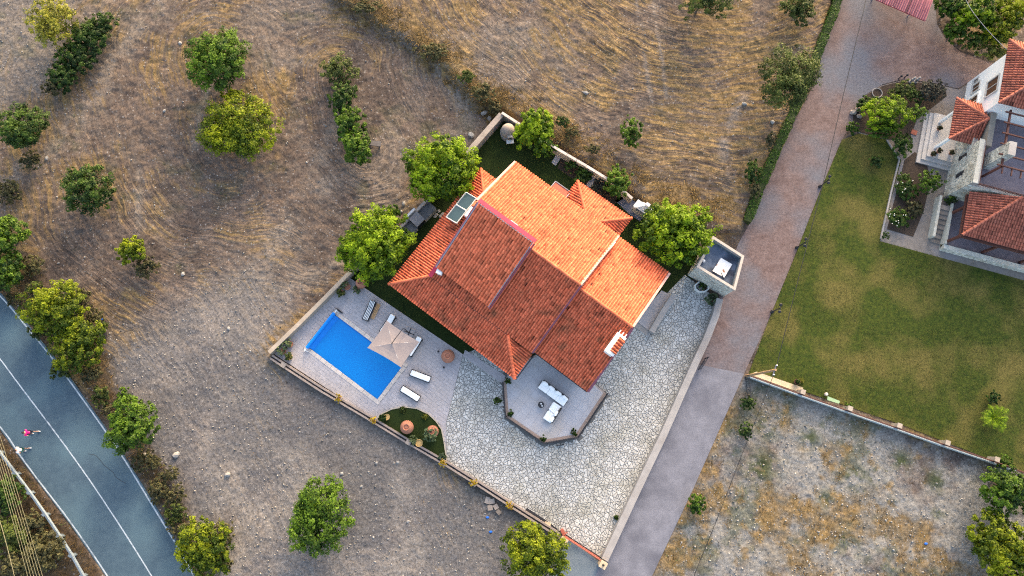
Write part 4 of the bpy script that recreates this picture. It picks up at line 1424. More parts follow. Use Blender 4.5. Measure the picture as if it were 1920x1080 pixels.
# planting bed with edging
bed = sheet('planting_bed', BEDP[:-1] + [W2(837, 866)], .07, M_TURF)
mb = MB()
bl = [Vector((*p, 0)) for p in BEDP]
for a, b in zip(bl, bl[1:]):
    d = (b - a).normalized(); nn = Vector((-d.y, d.x, 0)) * .04
    mb.prism([tuple((a + nn)[:2]), tuple((b + nn)[:2]), tuple((b - nn)[:2]), tuple((a - nn)[:2])], 0, .13)
tag(mb.build('bed_edging', mat('edging_stone', (.36, .31, .24), (.45, .4, .32), scale=5, pos=True)), 'thin curved stone edging round the planting bed on the deck', 'edging')

# ------------------------------------------------------------------ boundary walls
M_BEIGE = mat('beige_wall', (.30, .24, .185), (.40, .33, .265), scale=1.4, bump=.25, bscale=14, c3=(.29, .245, .2), s3=.5, t3=(.5, .7), pos=True)
M_GREYW = mat('grey_wall', (.25, .232, .222), (.33, .308, .295), scale=1.2, bump=.2, bscale=14, c3=(.24, .215, .2), s3=.5, t3=(.5, .72), pos=True)
M_DUSTY = mat('dusty_wall', (.25, .205, .18), (.34, .29, .25), scale=1.6, bump=.35, bscale=10, c3=(.2, .17, .15), s3=.6, t3=(.5, .7), pos=True)


def wall(label, pts, h, th, m, cap=None, name='boundary_wall', z0=-.15, mcap=None, cat='wall', hs=None):
    """pts photograph points of the centre of the wall's top"""
    P = [W(a, b, h) for a, b in pts]
    t = thing(name, label, cat, (P[0].x, P[0].y, 0))
    L = [(p.x, p.y) for p in P]
    A, B = offset_line(L, th / 2), offset_line(L, -th / 2)
    mb = MB()
    for i in range(len(L) - 1):
        mb.prism([A[i], B[i], B[i + 1], A[i + 1]], z0, h - (cap or 0))
    mb.build('wall_body', m, t)
    if cap:
        A, B = offset_line(L, th / 2 + .04), offset_line(L, -th / 2 - .04)
        for i in range(len(L) - 1):
            n = max(1, int((P[i + 1] - P[i]).length / .9))
            for k in range(n):
                f0, f1 = k / n, (k + 1) / n - .012
                lp = lambda X, f: (X[i][0] + (X[i + 1][0] - X[i][0]) * f, X[i][1] + (X[i + 1][1] - X[i][1]) * f)
                c = MB(); c.prism([lp(A, f0), lp(B, f0), lp(B, f1), lp(A, f1)], h - cap + .003, h, random.uniform(-.08, .08)); c.build('coping', mcap or m, t)
    return t


wall('long beige garden wall on the pool side, dusty field beyond', [(504, 661), (560, 607), (612, 555), (655, 511)], .9, .36, M_BEIGE)
wall('beige wall stretch hidden behind the walnut tree by the barbecue counter', [(655, 511), (700, 466), (744, 420)], .9, .36, M_BEIGE)
wall('thick dusty grey wall from the big tree up to the clay oven corner', [(800, 366), (868, 296), (940, 214)], 1.25, .52, M_DUSTY)
wall('thin beige wall along the north garden from oven corner to grill', [(941, 211), (1000, 249), (1045, 279), (1100, 311), (1150, 342), (1186, 372)], 1.4, .16, M_BEIGE, mcap=M_COP, cap=.06)
wall('short wall stretch behind the large tree beside the stone tower', [(1220, 398), (1270, 428), (1316, 456)], 1.4, .16, M_BEIGE, mcap=M_COP, cap=.06)
wall('long grey wall dividing the stone driveway from the concrete lane', [(1350, 560), (1343, 590), (1326, 634), (1300, 690), (1246, 812), (1190, 930), (1134, 1050)], .85, .60, M_GREYW)
wall('low wall beside the porch steps on the stone driveway', [(1265, 552), (1243, 586), (1222, 622)], .75, .5, M_GREYW)
mb = MB(); mb.prism(PL([(1240, 545), (1262, 556), (1216, 620), (1190, 600)]), 0, .14); s = mb.build('porch_slab', M_DECK, org=Vector((0, 0, 0))); s['kind'] = 'structure'
mb = MB(); mb.prism(PL([(1193, 601), (1222, 622), (1216, 632), (1186, 611)]), 0, .08); s = mb.build('porch_step', M_GREYW, org=Vector((0, 0, 0))); s['kind'] = 'structure'
mb = MB(); mb.prism(PL([(872, 656), (948, 705), (944, 720), (868, 668)]), 0, .05); s = mb.build('path', M_DECK, org=Vector((0, 0, 0))); s['kind'] = 'structure'
# southern wall: two thin walls with a dark gutter between
sw = thing('boundary_wall', 'low double wall with flower pots along the southern plot edge', 'wall', (*W2(703, 790), 0))
SWP = [(508, 669), (600, 729), (703, 790), (770, 831), (836, 869), (900, 909), (962, 949), (1030, 992), (1048, 1004)]
SL = PL(SWP, .45)
for off in (.15, -.15):
    a, b = offset_line(SL, off + .075), offset_line(SL, off - .075)
    mb = MB()
    for i in range(len(SL) - 1): mb.prism([a[i], b[i], b[i + 1], a[i + 1]], -.15, .45 if off < 0 else .40)
    mb.build('wall_body', mat('south_wall', (.23, .18, .155), (.31, .25, .215), scale=2, bump=.2, c3=(.24, .2, .18), s3=.7, t3=(.5, .7), pos=True), sw)
a, b = offset_line(SL, .08), offset_line(SL, -.08)
mb = MB()
for i in range(len(SL) - 1): mb.prism([a[i], b[i], b[i + 1], a[i + 1]], -.1, .3)
mb.build('gutter', M_DARK, sw)
for px, py in ((531, 684), (635, 748), (700, 789), (766, 829), (831, 868), (889, 906), (955, 948)):
    c = W(px, py, .5); mb = MB(); mb.box((c.x, c.y, .2), (.42, .42, .62), math.radians(-32)); mb.build('pillar', M_BEIGE, sw)
    mb = MB(); mb.box((c.x, c.y, .54), (.46, .46, .055), math.radians(-32)); mb.build('pillar_cap', M_DUSTY, sw)
# dark drain slot behind the gate
mb = MB(); mb.prism(PL([(988, 952), (1022, 974), (1046, 992), (1043, 998), (1018, 983), (983, 958)]), 0, .045)
tag(mb.build('gate_track', M_DARK), 'dark sliding gate channel sunk along the driveway edge', 'gate track')

# ------------------------------------------------------------------ red sliding gate and stone posts
M_RUST = mat('rust_red', (.28, .07, .05), (.36, .11, .08), scale=8, rough=.6, bump=.1)
g0, g1 = W(1058, 1004, .2), W(1124, 1047, .2)
gt = thing('sliding_gate', 'rust red metal sliding gate across the stone driveway entrance', 'gate', tuple(g0))
mb = MB()
for h in (.15, 1.15): mb.tube([g0 + Vector((0, 0, h - .2)), g1 + Vector((0, 0, h - .2))], .05, 6)
mb.build('rail', M_RUST, gt)
for k in range(25):
    p = g0.lerp(g1, k / 24); mb = MB(); mb.tube([(p.x, p.y, .1), (p.x, p.y, 1.1)], .015, 5, cap=False); mb.build('bar', M_RUST, gt)
gm = thing('gate_motor', 'small rusty gate motor box beside the left gate post', 'gate motor', tuple(W(1060, 1001, 0)))
c = W(1056, 998, .4); mb = MB(); mb.box((c.x, c.y, .25), (.28, .5, .5), .5); mb.build('housing', M_RUST, gm)
mb = MB(); mb.box((c.x + .15, c.y - .1, .55), (.5, .1, .08), .6); mb.build('bracket', M_RUST, gm)
M_SAND = mat('sand_stone', (.44, .335, .22), (.55, .44, .31), scale=4, bump=.3, bscale=20, pos=True)
for px, py, lb in ((1057, 1015, 'sandy stone gate post by the shrub, dark lamp on top'), (1131, 1059, 'sandy stone gate post at the wall end, dark lamp on top')):
    c = W(px, py, 1.2); t = thing('gate_post', lb, 'gate post', (c.x, c.y, 0))
    for k in range(6):
        mb = MB(); mb.box((c.x + random.uniform(-.015, .015), c.y + random.uniform(-.015, .015), .1 + .2 * k), (.5, .5, .19), math.radians(-32) + random.uniform(-.03, .03), random.uniform(-.15, .1)); mb.build('stone', M_SAND, t)
    mb = MB(); mb.box((c.x, c.y, 1.24), (.6, .6, .08), math.radians(-32)); mb.build('cap', M_SAND, t)
    mb = MB(); mb.lathe((c.x, c.y, 1.28), [(.1, 0), (.07, .05), (.09, .2), (.03, .28)], 10); mb.build('lamp', M_DARK, t)
for k, (px, py) in enumerate(((1026, 985), (1034, 1000), (1046, 1003), (1040, 1008))):
    c = W(px, py, .2); mb = MB(); mb.box((c.x, c.y, .12), (.55, .5, .24), random.uniform(-.6, .6), random.uniform(-.2, .1))
    tag(mb.build('stone_block', M_SAND), ('broad', 'small', 'squarish', 'lowest')[k] + ' sandy stone block in the heap left of the gate post', 'stone block')

# ------------------------------------------------------------------ stone tower
TT = [W(1337, 443, 3.5), W(1395, 480, 3.5), W(1378.5, 544, 3.5), W(1307, 500, 3.5)]
tc_ = sum(TT, Vector()) / 4
tower = thing('stone_tower', 'small square stone tower with open parapet roof beside the drive', 'tower', (tc_.x, tc_.y, 0))
M_STW = mat('wall_stone', (.36, .35, .305), (.50, .485, .43), scale=3, bump=.3, bscale=18, tone=1.2, c3=(.33, .28, .21), s3=1.2, t3=(.55, .75), pos=True)
tw_out = [tuple(p[:2]) for p in TT][::-1]
tw_in = inset(tw_out if parea(tw_out) > 0 else tw_out[::-1], .19)
if parea(tw_out) < 0: tw_out = tw_out[::-1]
mb = MB(); core = inset(tw_out, .04)
n = 4
for i in range(4):
    a, b, c, d = core[i], core[(i + 1) % 4], tw_in[(i + 1) % 4], tw_in[i]
    mb.prism([a, b, c, d], -.1, 3.42)
mb.build('wall', M_GREYW, tower)
for i in range(4):
    a, b, c, d = inset(tw_out, -.03)[i], inset(tw_out, -.03)[(i + 1) % 4], inset(tw_in, -.0)[(i + 1) % 4], tw_in[i]
    mb = MB(); mb.prism([a, b, c, d], 3.424, 3.5); mb.build('parapet_cap', mat('cap_stone', (.36, .31, .265), (.46, .40, .345), scale=3, pos=True), tower)
mb = MB(); mb.prism(inset(tw_in, -.02), 2.5, 2.72); mb.build('roof_floor', mat('tower_floor', (.055, .075, .11), (.16, .19, .25), scale=1.6, bump=.1, c3=(.05, .055, .075), s3=.5, t3=(.48, .6), pos=True, detail=9), tower)
mb = MB()
for i in range(4):
    a, b = tw_in[i], tw_in[(i + 1) % 4]
    e = Vector((b[0] - a[0], b[1] - a[1], 0)).normalized(); nn = Vector((-e.y, e.x, 0))
    mb.prism([a, b, tuple((Vector((*b, 0)) + nn * .06)[:2]), tuple((Vector((*a, 0)) + nn * .06)[:2])], 2.72, 3.0)
mb.build('parapet_lining', mat('lining', (.07, .10, .125), (.11, .14, .165), scale=2, pos=True), tower)


def masonry(parent, a, b, z0, z1, m, target=.05, name='wall_stone', limit=0, keep=None, prot=.05):
    """rough stones on a vertical face from a to b (2-D), outward = right of a->b"""
    a = Vector((a[0], a[1], 0)); b = Vector((b[0], b[1], 0))
    L = (b - a).length; d = (b - a) / L; out = Vector((d.y, -d.x, 0))
    ps = []
    y = z0
    rr = random.Random(int(L * 100))
    while y < z1 - .03:
        h = min(rr.uniform(.14, .26), z1 - y); x = 0
        if z1 - y - h < .08: h = z1 - y
        while x < L - .01:
            wd = min(rr.uniform(.18, .48), L - x)
            if L - x - wd < .1: wd = L - x
            q = [(x, y), (x + wd, y), (x + wd, y + h), (x, y + h)]
            q = [(v[0] + (rr.uniform(-.02, .02) if 0.01 < v[0] < L - .01 else 0), v[1] + (rr.uniform(-.02, .02) if z0 + .01 < v[1] < z1 - .01 else 0)) for v in q]
            if keep is None or keep(x + wd / 2, y + h / 2): ps.append(q)
            x += wd
        y += h
    pieces(parent, name, ps, m, -.02, prot, gap=.012, bev=.018, rnd=rr, limit=limit, tone=.2, jz=.015, to3=lambda x, y, z: tuple(a + d * x + out * z + Vector((0, 0, y))), rest='wall_stones')


cw4 = core
for i in range(4): masonry(tower, cw4[i], cw4[(i + 1) % 4], 0, 3.42, M_STW)
# things on the tower roof
bp = W(1352.5, 503, 2.78)
brd = mat('stained_board', (.70, .68, .66), (.76, .74, .72), scale=2, bump=.05, c3=(.30, .13, .06), s3=1.6, t3=(.60, .64))
q = [W(1352, 483.5, 2.9), W(1373, 495.5, 2.9), W(1358, 520.5, 2.9), W(1336, 508, 2.9)]
mb = MB(); mb.prism([tuple(p[:2]) for p in q], 2.86, 2.9)
tbx = mb.build('roof_hatch', brd); tag(tbx, 'white board with rusty brown stains lying on the tower roof', 'board')
mb = MB(); mb.tube([W(1358, 524, 2.8), W(1351, 509, 3.1)], .03, 6); tag(mb.build('metal_rod', M_DARK), 'thin dark rod leaning on the stained white board', 'rod')
c = W(1319.5, 489, 2.9); mb = MB(); mb.ball((c.x, c.y, 2.86), .15, 12, 8); tag(mb.build('ball', M_PLW, smooth=True), 'round white float in the left corner of the tower roof', 'float')
# planter at the tower foot
pl = thing('stone_planter', 'pale stone planter full of green at the foot of the tower', 'planter', tuple(W(1316, 540, 0)))
c = W(1316, 538, .4); mb = MB()
pr = [(c.x + .72 * math.cos(t), c.y + .55 * math.sin(t)) for t in np.linspace(0, 2 * math.pi, 9)[:-1] + .4]
pri = inset(pr, .12)
for i in range(8): mb.prism([pr[i], pr[(i + 1) % 8], pri[(i + 1) % 8], pri[i]], 0, .45)
mb.build('trough', mat('planter_white', (.55, .55, .53), (.64, .64, .61), bump=.1), pl)

# ------------------------------------------------------------------ garden: grill, clay oven, kitchen counter
gr = thing('garden_grill', 'white built-in garden grill with sloping hood at the end of the garden wall', 'grill', tuple(W(1203, 395, 0)))
M_PALE = mat('pale_render', (.52, .52, .53), (.6, .6, .61), scale=2, bump=.08, pos=True)
gc = W(1206, 391, 1.3); G = lambda a, b, z: Vector((gc.x, gc.y, 0)) + U * a + V_ * b + Vector((0, 0, z))
mb = MB(); mb.box(G(0, 0, .45), (1.75, .75, .9), HA); mb.build('plinth', M_GREYW, gr)
mb = MB()
for s in (-.72, .72): mb.box(G(s, .02, 1.15), (.28, .72, .5), HA)
mb.box(G(0, .3, 1.15), (1.2, .14, .5), HA); mb.build('side_wall', M_PALE, gr)
mb = MB()
lo = [G(-.62, -.38, 1.42), G(.62, -.38, 1.42), G(.62, .38, 1.42), G(-.62, .38, 1.42)]; hi = [G(-.02, .08, 2.0), G(.34, .08, 2.0), G(.34, .34, 2.0), G(-.02, .34, 2.0)]
mb.add(lo + hi, [(0, 1, 5, 4), (1, 2, 6, 5), (2, 3, 7, 6), (3, 0, 4, 7), (4, 5, 6, 7), (3, 2, 1, 0)]); mb.build('hood', M_PALE, gr)
for s in (-.75, .75):
    mb = MB(); mb.box(G(s, 0, 1.43), (.26, .8, .06), HA); mb.build('shoulder_slab', M_PALE, gr)
mb = MB(); mb.box(G(.16, .21, 2.15), (.4, .3, .36), HA); mb.build('chimney', M_PALE, gr)
mb = MB(); mb.prism(PL([(1153, 376), (1170, 366), (1214, 392), (1200, 415), (1180, 402)]), 0, .03); s = mb.build('garden_path', mat('slate_path', (.12, .13, .17), (.2, .2, .24), scale=2, pos=True), org=Vector((0, 0, 0))); s['kind'] = 'structure'

ov = thing('clay_oven', 'rounded clay dome oven in the north corner of the garden wall', 'oven', tuple(W(953, 246, 0)))
c = W(953, 244, 1.0); M_CLAY = mat('clay', (.25, .20, .165), (.36, .30, .25), scale=2.5, bump=.3, bscale=10, c3=(.19, .17, .16), s3=1.3, t3=(.5, .65))
mb = MB(); mb.lathe((c.x, c.y, 0), [(.78, 0), (.78, .62), (.74, .66)], 24); mb.build('base', M_GREYW, ov)
mb = MB(); mb.lathe((c.x, c.y, .66), [(.70, 0), (.71, .2), (.66, .45), (.54, .68), (.36, .85), (.16, .94), (.02, .96)], 26); mb.build('dome', M_CLAY, ov, smooth=True)
mb = MB(); mb.box((c.x + .17, c.y - .72, .92), (.5, .22, .42), .1); mb.box((c.x + .17, c.y - .70, 1.15), (.42, .2, .08), .1); mb.build('mouth', M_GREYW, ov)
mb = MB(); mb.box((c.x + .17, c.y - .835, .9), (.32, .012, .3), .1); mb.build('oven_door', M_DARK, ov)
mb = MB(); mb.box((c.x + .18, c.y - 1.02, .62), (.7, .36, .07), .1); mb.build('shelf', M_PALE, ov)

kt = thing('barbecue_counter', 'grey stone outdoor kitchen counter with sloping hood beside the house', 'barbecue', tuple(W(780, 410, 0)))
ka = ang_px((746, 424), (798, 370)); kd = Vector((math.cos(ka), math.sin(ka), 0)); kn = Vector((kd.y, -kd.x, 0))
kc = W(775, 402, .9)
K = lambda a, b, z: Vector((kc.x, kc.y, 0)) + kd * a + kn * b + Vector((0, 0, z))
M_SLATE = mat('slate_top', (.06, .065, .075), (.13, .135, .145), scale=3, bump=.2, rough=.6, pos=True)
mb = MB(); mb.box(K(0, .05, .6), (3.6, .26, 1.2), ka); mb.build('back_wall', M_GREYW, kt)
mb = MB(); mb.box(K(-1.25, .68, .42), (1.1, .95, .84), ka); mb.box(K(1.1, .68, .42), (1.5, .95, .84), ka); mb.build('counter_base', M_GREYW, kt)
mb = MB(); mb.box(K(-1.25, .70, .87), (1.15, 1.0, .06), ka); mb.build('worktop', M_SLATE, kt)
mb = MB(); mb.box(K(1.1, .70, .87), (1.55, 1.0, .06), ka); mb.build('worktop', M_SLATE, kt)
mb = MB()
lo = [K(-.68, .2, 1.5), K(.36, .2, 1.5), K(.36, 1.15, 1.1), K(-.68, 1.15, 1.1)]
mb.add(lo + [p - Vector((0, 0, .12)) for p in lo], [(0, 1, 2, 3), (7, 6, 5, 4)] + [(i, 4 + i, 4 + (i + 1) % 4, (i + 1) % 4) for i in range(4)]); mb.build('hood', mat('hood_grey', (.2, .19, .2), (.27, .26, .265), scale=2, pos=True), kt, fix=True)
mb = MB(); mb.box(K(-.16, -.1, .95), (1.15, .2, 1.3), ka); mb.build('chimney_breast', M_PALE, kt)
mb = MB(); mb.box(K(-.16, .66, .45), (.95, .9, .9), ka); mb.build('fire_box', M_DARK, kt)
for k in range(11):
    i, j = k % 4, k // 4; p = W(808 + 7 * i - 3 * j + random.uniform(-1, 1), 386 + 5 * i + 5 * j + random.uniform(-1, 1), .05)
    mb = MB(); cushion(mb, (p.x, p.y, .0), .3, .26, .05, random.uniform(0, 3), .05)
    tag(mb.build('stepping_stone', M_GREYW), 'flat grey paver in the little path beside the outdoor counter', 'paver', 'pavers by the outdoor kitchen counter')
# north garden bed and slabs
mb = MB(); mb.prism(PL([(1052, 298), (1065, 303), (1170, 372), (1150, 384), (1092, 348), (1045, 315)]), 0, .03); s = mb.build('flower_bed', M_SOIL, org=Vector((0, 0, 0))); s['kind'] = 'structure'
for q, lb in (([(1034, 305), (1043, 290), (1052, 296), (1042, 311)], 'pale slab on the north lawn beside the shrubs'), ([(1099, 347), (1108, 333), (1112, 325), (1117, 330), (1111, 348), (1105, 352)], 'blue-grey slab between the shrub bed and the roof')):
    mb = MB(); mb.prism(PL(q), 0, .06); tag(mb.build('paving_slab', M_DECK), lb, 'slab')

# ------------------------------------------------------------------ the white villa on the right
VA = math.radians(-16)
VE = Vector((math.cos(VA), math.sin(VA), 0)); VN = Vector((-VE.y, VE.x, 0)); VO = Vector((43.732, 32.319, 0))


def V3(e, n, z): return VO + VE * e + VN * n + Vector((0, 0, z))


M_PATH = mat('villa_paving', (.135, .115, .10), (.215, .188, .168), scale=2.5, bump=.25, bscale=16, c3=(.19, .175, .178), s3=.4, t3=(.45, .65), pos=True, detail=9)
sheet('path', VILLA, 0.0, M_PATH)
villa = thing('villa', 'white and stone villa with brown pergola and tiled roofs beside the lawn', 'house', tuple(VO))


def vbox(name, e0, e1, n0, n1, z0, z1, m, parent=None, tone=0.):
    mb = MB(); c = V3((e0 + e1) / 2, (n0 + n1) / 2, (z0 + z1) / 2)
    mb.box(c, (e1 - e0, n1 - n0, z1 - z0), VA, tone)
    return mb.build(name, m, parent or villa)


vbox('wall', .75, 12, -4.2, .75, 0, 6.05, M_WHITE)
vbox('wall', .95, 12, -11.55, -4.21, 0, 3.1, M_GREYW)
M_VT = mat('villa_tile', (.30, .085, .055), (.40, .135, .085), scale=2.5, rough=.8, bump=.2, bscale=30, c3=(.2, .075, .055), s3=.8, t3=(.58, .75), pos=True)
rz, rt = 6.2, 7.75
A_, B_, Cx = (.42, 1.7), (.42, -4.6), (3.55, -1.45)
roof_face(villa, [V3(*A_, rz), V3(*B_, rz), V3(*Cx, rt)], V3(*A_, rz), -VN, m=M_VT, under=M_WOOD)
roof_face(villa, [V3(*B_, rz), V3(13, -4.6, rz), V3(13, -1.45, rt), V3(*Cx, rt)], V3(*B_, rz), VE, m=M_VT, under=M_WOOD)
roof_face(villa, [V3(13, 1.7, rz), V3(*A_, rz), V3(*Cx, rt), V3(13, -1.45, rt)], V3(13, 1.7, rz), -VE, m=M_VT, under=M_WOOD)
ridge(villa, V3(*A_, rz + .05), V3(*Cx, rt + .05), m=M_VT); ridge(villa, V3(*B_, rz + .05), V3(*Cx, rt + .05), m=M_VT); ridge(villa, V3(*Cx, rt + .05), V3(13, -1.45, rt + .05), m=M_VT)
M_SHUT = mat('brown_shutter', (.07, .035, .02), (.11, .055, .03), scale=8, bump=.1)
M_SILL = mat('grey_surround', (.40, .40, .40), (.48, .48, .47), bump=.05)
for n, z, wd, ht in ((-1.9, 4.35, 1.5, 1.5), (-.65, 1.75, .75, 1.0), (.12, 1.6, .35, .7)):
    window(villa, V3(.745, n, z), -VN, wd, ht, M_SHUT, M_SILL, fr=.12, depth=.1)
window(villa, V3(.745, -2.2, 1.25), -VN, 1.1, 2.3, M_SHUT, M_WHITE, name='door', fr=.2, depth=.16)
# porch
R0, R1 = 3.0, 4.05
PN, PS, PA_ = (-1.6, -3.1), (-1.6, -7.25), (1.05, -4.95)
roof_face(villa, [V3(*PN, R0), V3(*PS, R0), V3(*PA_, R1)], V3(*PN, R0), -VN, m=M_VT, under=M_WHITE)
roof_face(villa, [V3(*PS, R0), V3(1.0, -7.25, R0), V3(*PA_, R1)], V3(*PS, R0), VE, m=M_VT, under=M_WHITE)
roof_face(villa, [V3(.74, -3.1, R0), V3(*PN, R0), V3(*PA_, R1)], V3(.74, -3.1, R0), -VE, m=M_VT, under=M_WHITE)
ridge(villa, V3(*PN, R0 + .05), V3(*PA_, R1 + .05), m=M_VT); ridge(villa, V3(*PS, R0 + .05), V3(*PA_, R1 + .05), m=M_VT)
for n in (-4.35, -7.05): vbox('porch_column', -1.5, -1.26, n - .12, n + .12, .48, 2.86, M_WHITE)
M_STEP = mat('porch_tile', (.36, .34, .33), (.45, .425, .41), scale=2, bump=.1, c3=(.4, .36, .32), s3=.6, t3=(.5, .7), pos=True)
for k in range(3):
    d = .36 * k
    vbox('porch_step' if k < 2 else 'porch_floor', -2.75 + d, .6, -8.8 + d, -3.5, .16 * k, .16 * (k + 1), M_STEP, tone=.04 * k)
# stone wing with flat roof terrace
a_, b_ = V3(.55, -4.6, 0), V3(.55, -11.6, 0)
vbox('wing_wall', .45, .94, -11.55, -7.35, 0, 4.4, M_GREYW)
vbox('wing_wall', .45, .94, -7.34, -4.6, 0, 3.3, M_GREYW)
vbox('wing_wall', .95, 9, -11.55, -11.25, 3.1, 3.75, M_GREYW)
masonry(villa, V3(.45, -4.6, 0)[:2], V3(.45, -11.55, 0)[:2], 0, 4.4, M_STW, keep=lambda x, y: (x > 2.7 or y < 3.3) and not any(abs(x - wx) < .28 and abs(y - 2.1) < .62 for wx in (3.5, 5.3)))
masonry(villa, V3(.45, -11.55, 0)[:2], V3(9, -11.55, 0)[:2], 0, 3.75, M_STW)
vbox('wall_cap', 1.15, 1.65, -7.6, -4.3, 3.2, 4.12, mat('brown_cap', (.2, .175, .15), (.27, .24, .2), scale=2, pos=True))
vbox('wall_cap', .38, .80, -11.6, -7.3, 4.404, 4.45, M_STW)
for wx in (3.5, 5.3): window(villa, V3(.45, -4.6 - wx, 2.1), -VN, .34, 1.1, M_DARK, M_DARK, fr=.03, depth=.02, sub=False)
vbox('terrace_floor', .95, 12, -11.24, -4.21, 3.104, 3.16, mat('plum_tile', (.125, .106, .124), (.18, .155, .178), scale=1.5, bump=.1, bscale=20, pos=True))
vbox('terrace_railing', .96, 1.2, -11.2, -7.6, 3.2, 4.1, M_WOOD)
mb = MB()
for h in (3.95, 4.15): mb.tube([V3(1.1, -11.4, h), V3(6.5, -11.4, h)], .04, 5)
for k in range(28): mb.tube([V3(1.1 + k * .2, -11.4, 3.7), V3(1.1 + k * .2, -11.4, 4.15)], .018, 4, cap=False)
mb.build('terrace_railing', M_WOOD, villa)
sch = vbox('stone_chimney', 1.7, 2.3, -9.35, -8.1, 3.16, 6.6, M_GREYW)
masonry(sch, V3(1.7, -8.1, 0)[:2], V3(1.7, -9.35, 0)[:2], 3.16, 6.6, M_STW)
masonry(sch, V3(1.7, -9.35, 0)[:2], V3(2.3, -9.35, 0)[:2], 3.16, 6.6, M_STW)
vbox('terrace_bench', 1.25, 1.6, -7.0, -5.9, 3.2, 3.6, M_WHITE)
pz = 5.75
pp = W(1878, 312, pz); pe, pn_ = (pp - VO).dot(VE), (pp - VO).dot(VN)
mb = MB(); mb.box(V3(pe, pn_, (3.16 + pz) / 2), (.16, .16, pz - 3.16), VA); mb.build('pergola_post', M_WOOD, villa)
mb = MB(); mb.box(V3(pe, (pn_ - 4.7) / 2, pz), (.14, abs(pn_ + 4.7), .18), VA); mb.build('pergola_beam', M_WOOD, villa)
k = 0
n = pn_
while n < -4.6:
    mb = MB(); mb.box(V3(pe + 2.6, n, pz + .16), (6.2, .1, .14), VA); mb.build('pergola_rafter', M_WOOD, villa); n += 1.02
for k in range(3):
    mb = MB(); mb.box(V3(pe + .05 + k * .8, pn_ - .35, pz + .1), (.09, .7, .12), VA); mb.build('pergola_rafter', M_WOOD, villa)
# veranda
vz0, vz1 = 3.0, 4.5
roof_face(villa, [V3(1.05, -11.8, vz0), V3(1.05, -16.0, vz0), V3(4.75, -11.8, vz1)], V3(1.05, -11.8, vz0), -VN, m=M_VT, under=M_WOOD)
roof_face(villa, [V3(1.05, -16.0, vz0), V3(14, -16.0, vz0), V3(14, -11.8, vz1), V3(4.75, -11.8, vz1)], V3(1.05, -16, vz0), VE, m=M_VT, under=M_WOOD)
ridge(villa, V3(1.05, -16, vz0 + .05), V3(4.75, -11.8, vz1 + .05), m=M_VT)
vbox('veranda_floor', 1.0, 13, -16.2, -11.6, 0, .42, mat('plum_tile', (.085, .072, .088)))
vbox('veranda_beam', .9, 13, -16.15, -15.95, 2.6, 2.82, M_WOOD)
vbox('veranda_beam', .95, 1.12, -15.9, -12.0, 2.6, 2.82, M_WOOD)
for e, n in ((1.05, -16.05), (1.05, -13.2), (4.5, -16.05), (8, -16.05)): vbox('veranda_post', e - .1, e + .1, n - .1, n + .1, .42, 2.6, M_WOOD)
vbox('low_wall', .85, 13, -16.75, -16.35, 0, .75, M_STW)
masonry(villa, V3(.85, -16.75, 0)[:2], V3(11, -16.75, 0)[:2], 0, .75, M_STW)
vbox('stair_wall', .82, 1.0, -16.3, -12.3, 0, .9, M_STW)
vbox('stair_wall', -.35, -.12, -15.9, -11.8, 0, .85, M_STW)
for k in range(8):
    vbox('stair_step', -.1, .8, -16.2 + .45 * k, -16.2 + .45 * (k + 1) - .004, 0, .09 * (k + 1), M_PATH, tone=.1 if k % 2 else -.05)
# beds and edging round the villa
for q in ([(1599, 214), (1620, 181), (1655, 161), (1690, 152), (1740, 156), (1772, 166), (1775, 180), (1745, 204), (1722, 216), (1705, 262), (1672, 262), (1640, 256), (1612, 248), (1600, 236)],
          [(1696, 300), (1663, 430), (1712, 444), (1732, 395), (1745, 335), (1735, 300), (1715, 285)]):
    mb = MB(); mb.prism(PL(q), -.02, .02); s = mb.build('flower_bed', M_SOIL, org=Vector((0, 0, 0))); s['kind'] = 'structure'
wall('pale kerb between the lawn and the villa rose bed', [(1664, 262), (1687, 298), (1671, 362), (1652, 447)], .14, .14, M_GREYW, name='garden_kerb', cat='kerb')
mb = MB(); c = W(1714, 248, .05); mb.box((c.x, c.y, .04), (.55, .5, .06), -.4); tag(mb.build('paving_slab', M_VT), 'square brown slab on the path beside the porch steps', 'slab')
mb = MB(); c = W(1645, 174, .1)
pts = [(c.x + .48 * math.cos(t), c.y + .48 * math.sin(t), .08) for t in np.linspace(0, 2 * math.pi, 25)]
mb.tube(pts, .05, 6); tag(mb.build('bed_ring', M_GREYW), 'thin pale stone ring in the curved flower bed', 'ring')
for px, py, r, lb in ((1601, 210, .35, 'grey boulder at the left tip of the curved bed'), (1609, 205, .3, 'pale boulder second from the tip of the curved bed'), (1612, 217, .28, 'small boulder on the lawn side of the curved bed tip')):
    c = W(px, py, .2); mb = MB(); mb.ball((c.x, c.y, .12), (r, r * .75, r * .6), 9, 6)
    mb.v = [(x + random.uniform(-.05, .05), y + random.uniform(-.05, .05), z + random.uniform(-.04, .04)) for x, y, z in mb.v]
    tag(mb.build('boulder', M_DUSTY), lb, 'boulder')
for i, (px, py, lb) in enumerate(((1689, 144, 'left little lamp at the top edge of the curved bed'), (1700, 142, 'right little lamp at the top edge of the curved bed'), (1711, 150, 'pale statuette left of the dark shrub in the curved bed'), (1720, 150, 'pale statuette touching the dark shrub in the curved bed'))):
    c = W(px, py, .4); mb = MB()
    if i < 2: mb.lathe((c.x, c.y, 0), [(.08, 0), (.04, .06), (.04, .45), (.11, .5), (.1, .62), (.03, .68)], 10)
    else: mb.lathe((c.x, c.y, 0), [(.2, 0), (.2, .12), (.1, .16), (.14, .35), (.16, .55), (.07, .68), (.11, .78), (.09, .9), (.02, .94)], 12)
    tag(mb.build('garden_lamp' if i < 2 else 'statuette', M_DARK if i < 2 else M_GREYW), lb, 'lamp' if i < 2 else 'statuette')

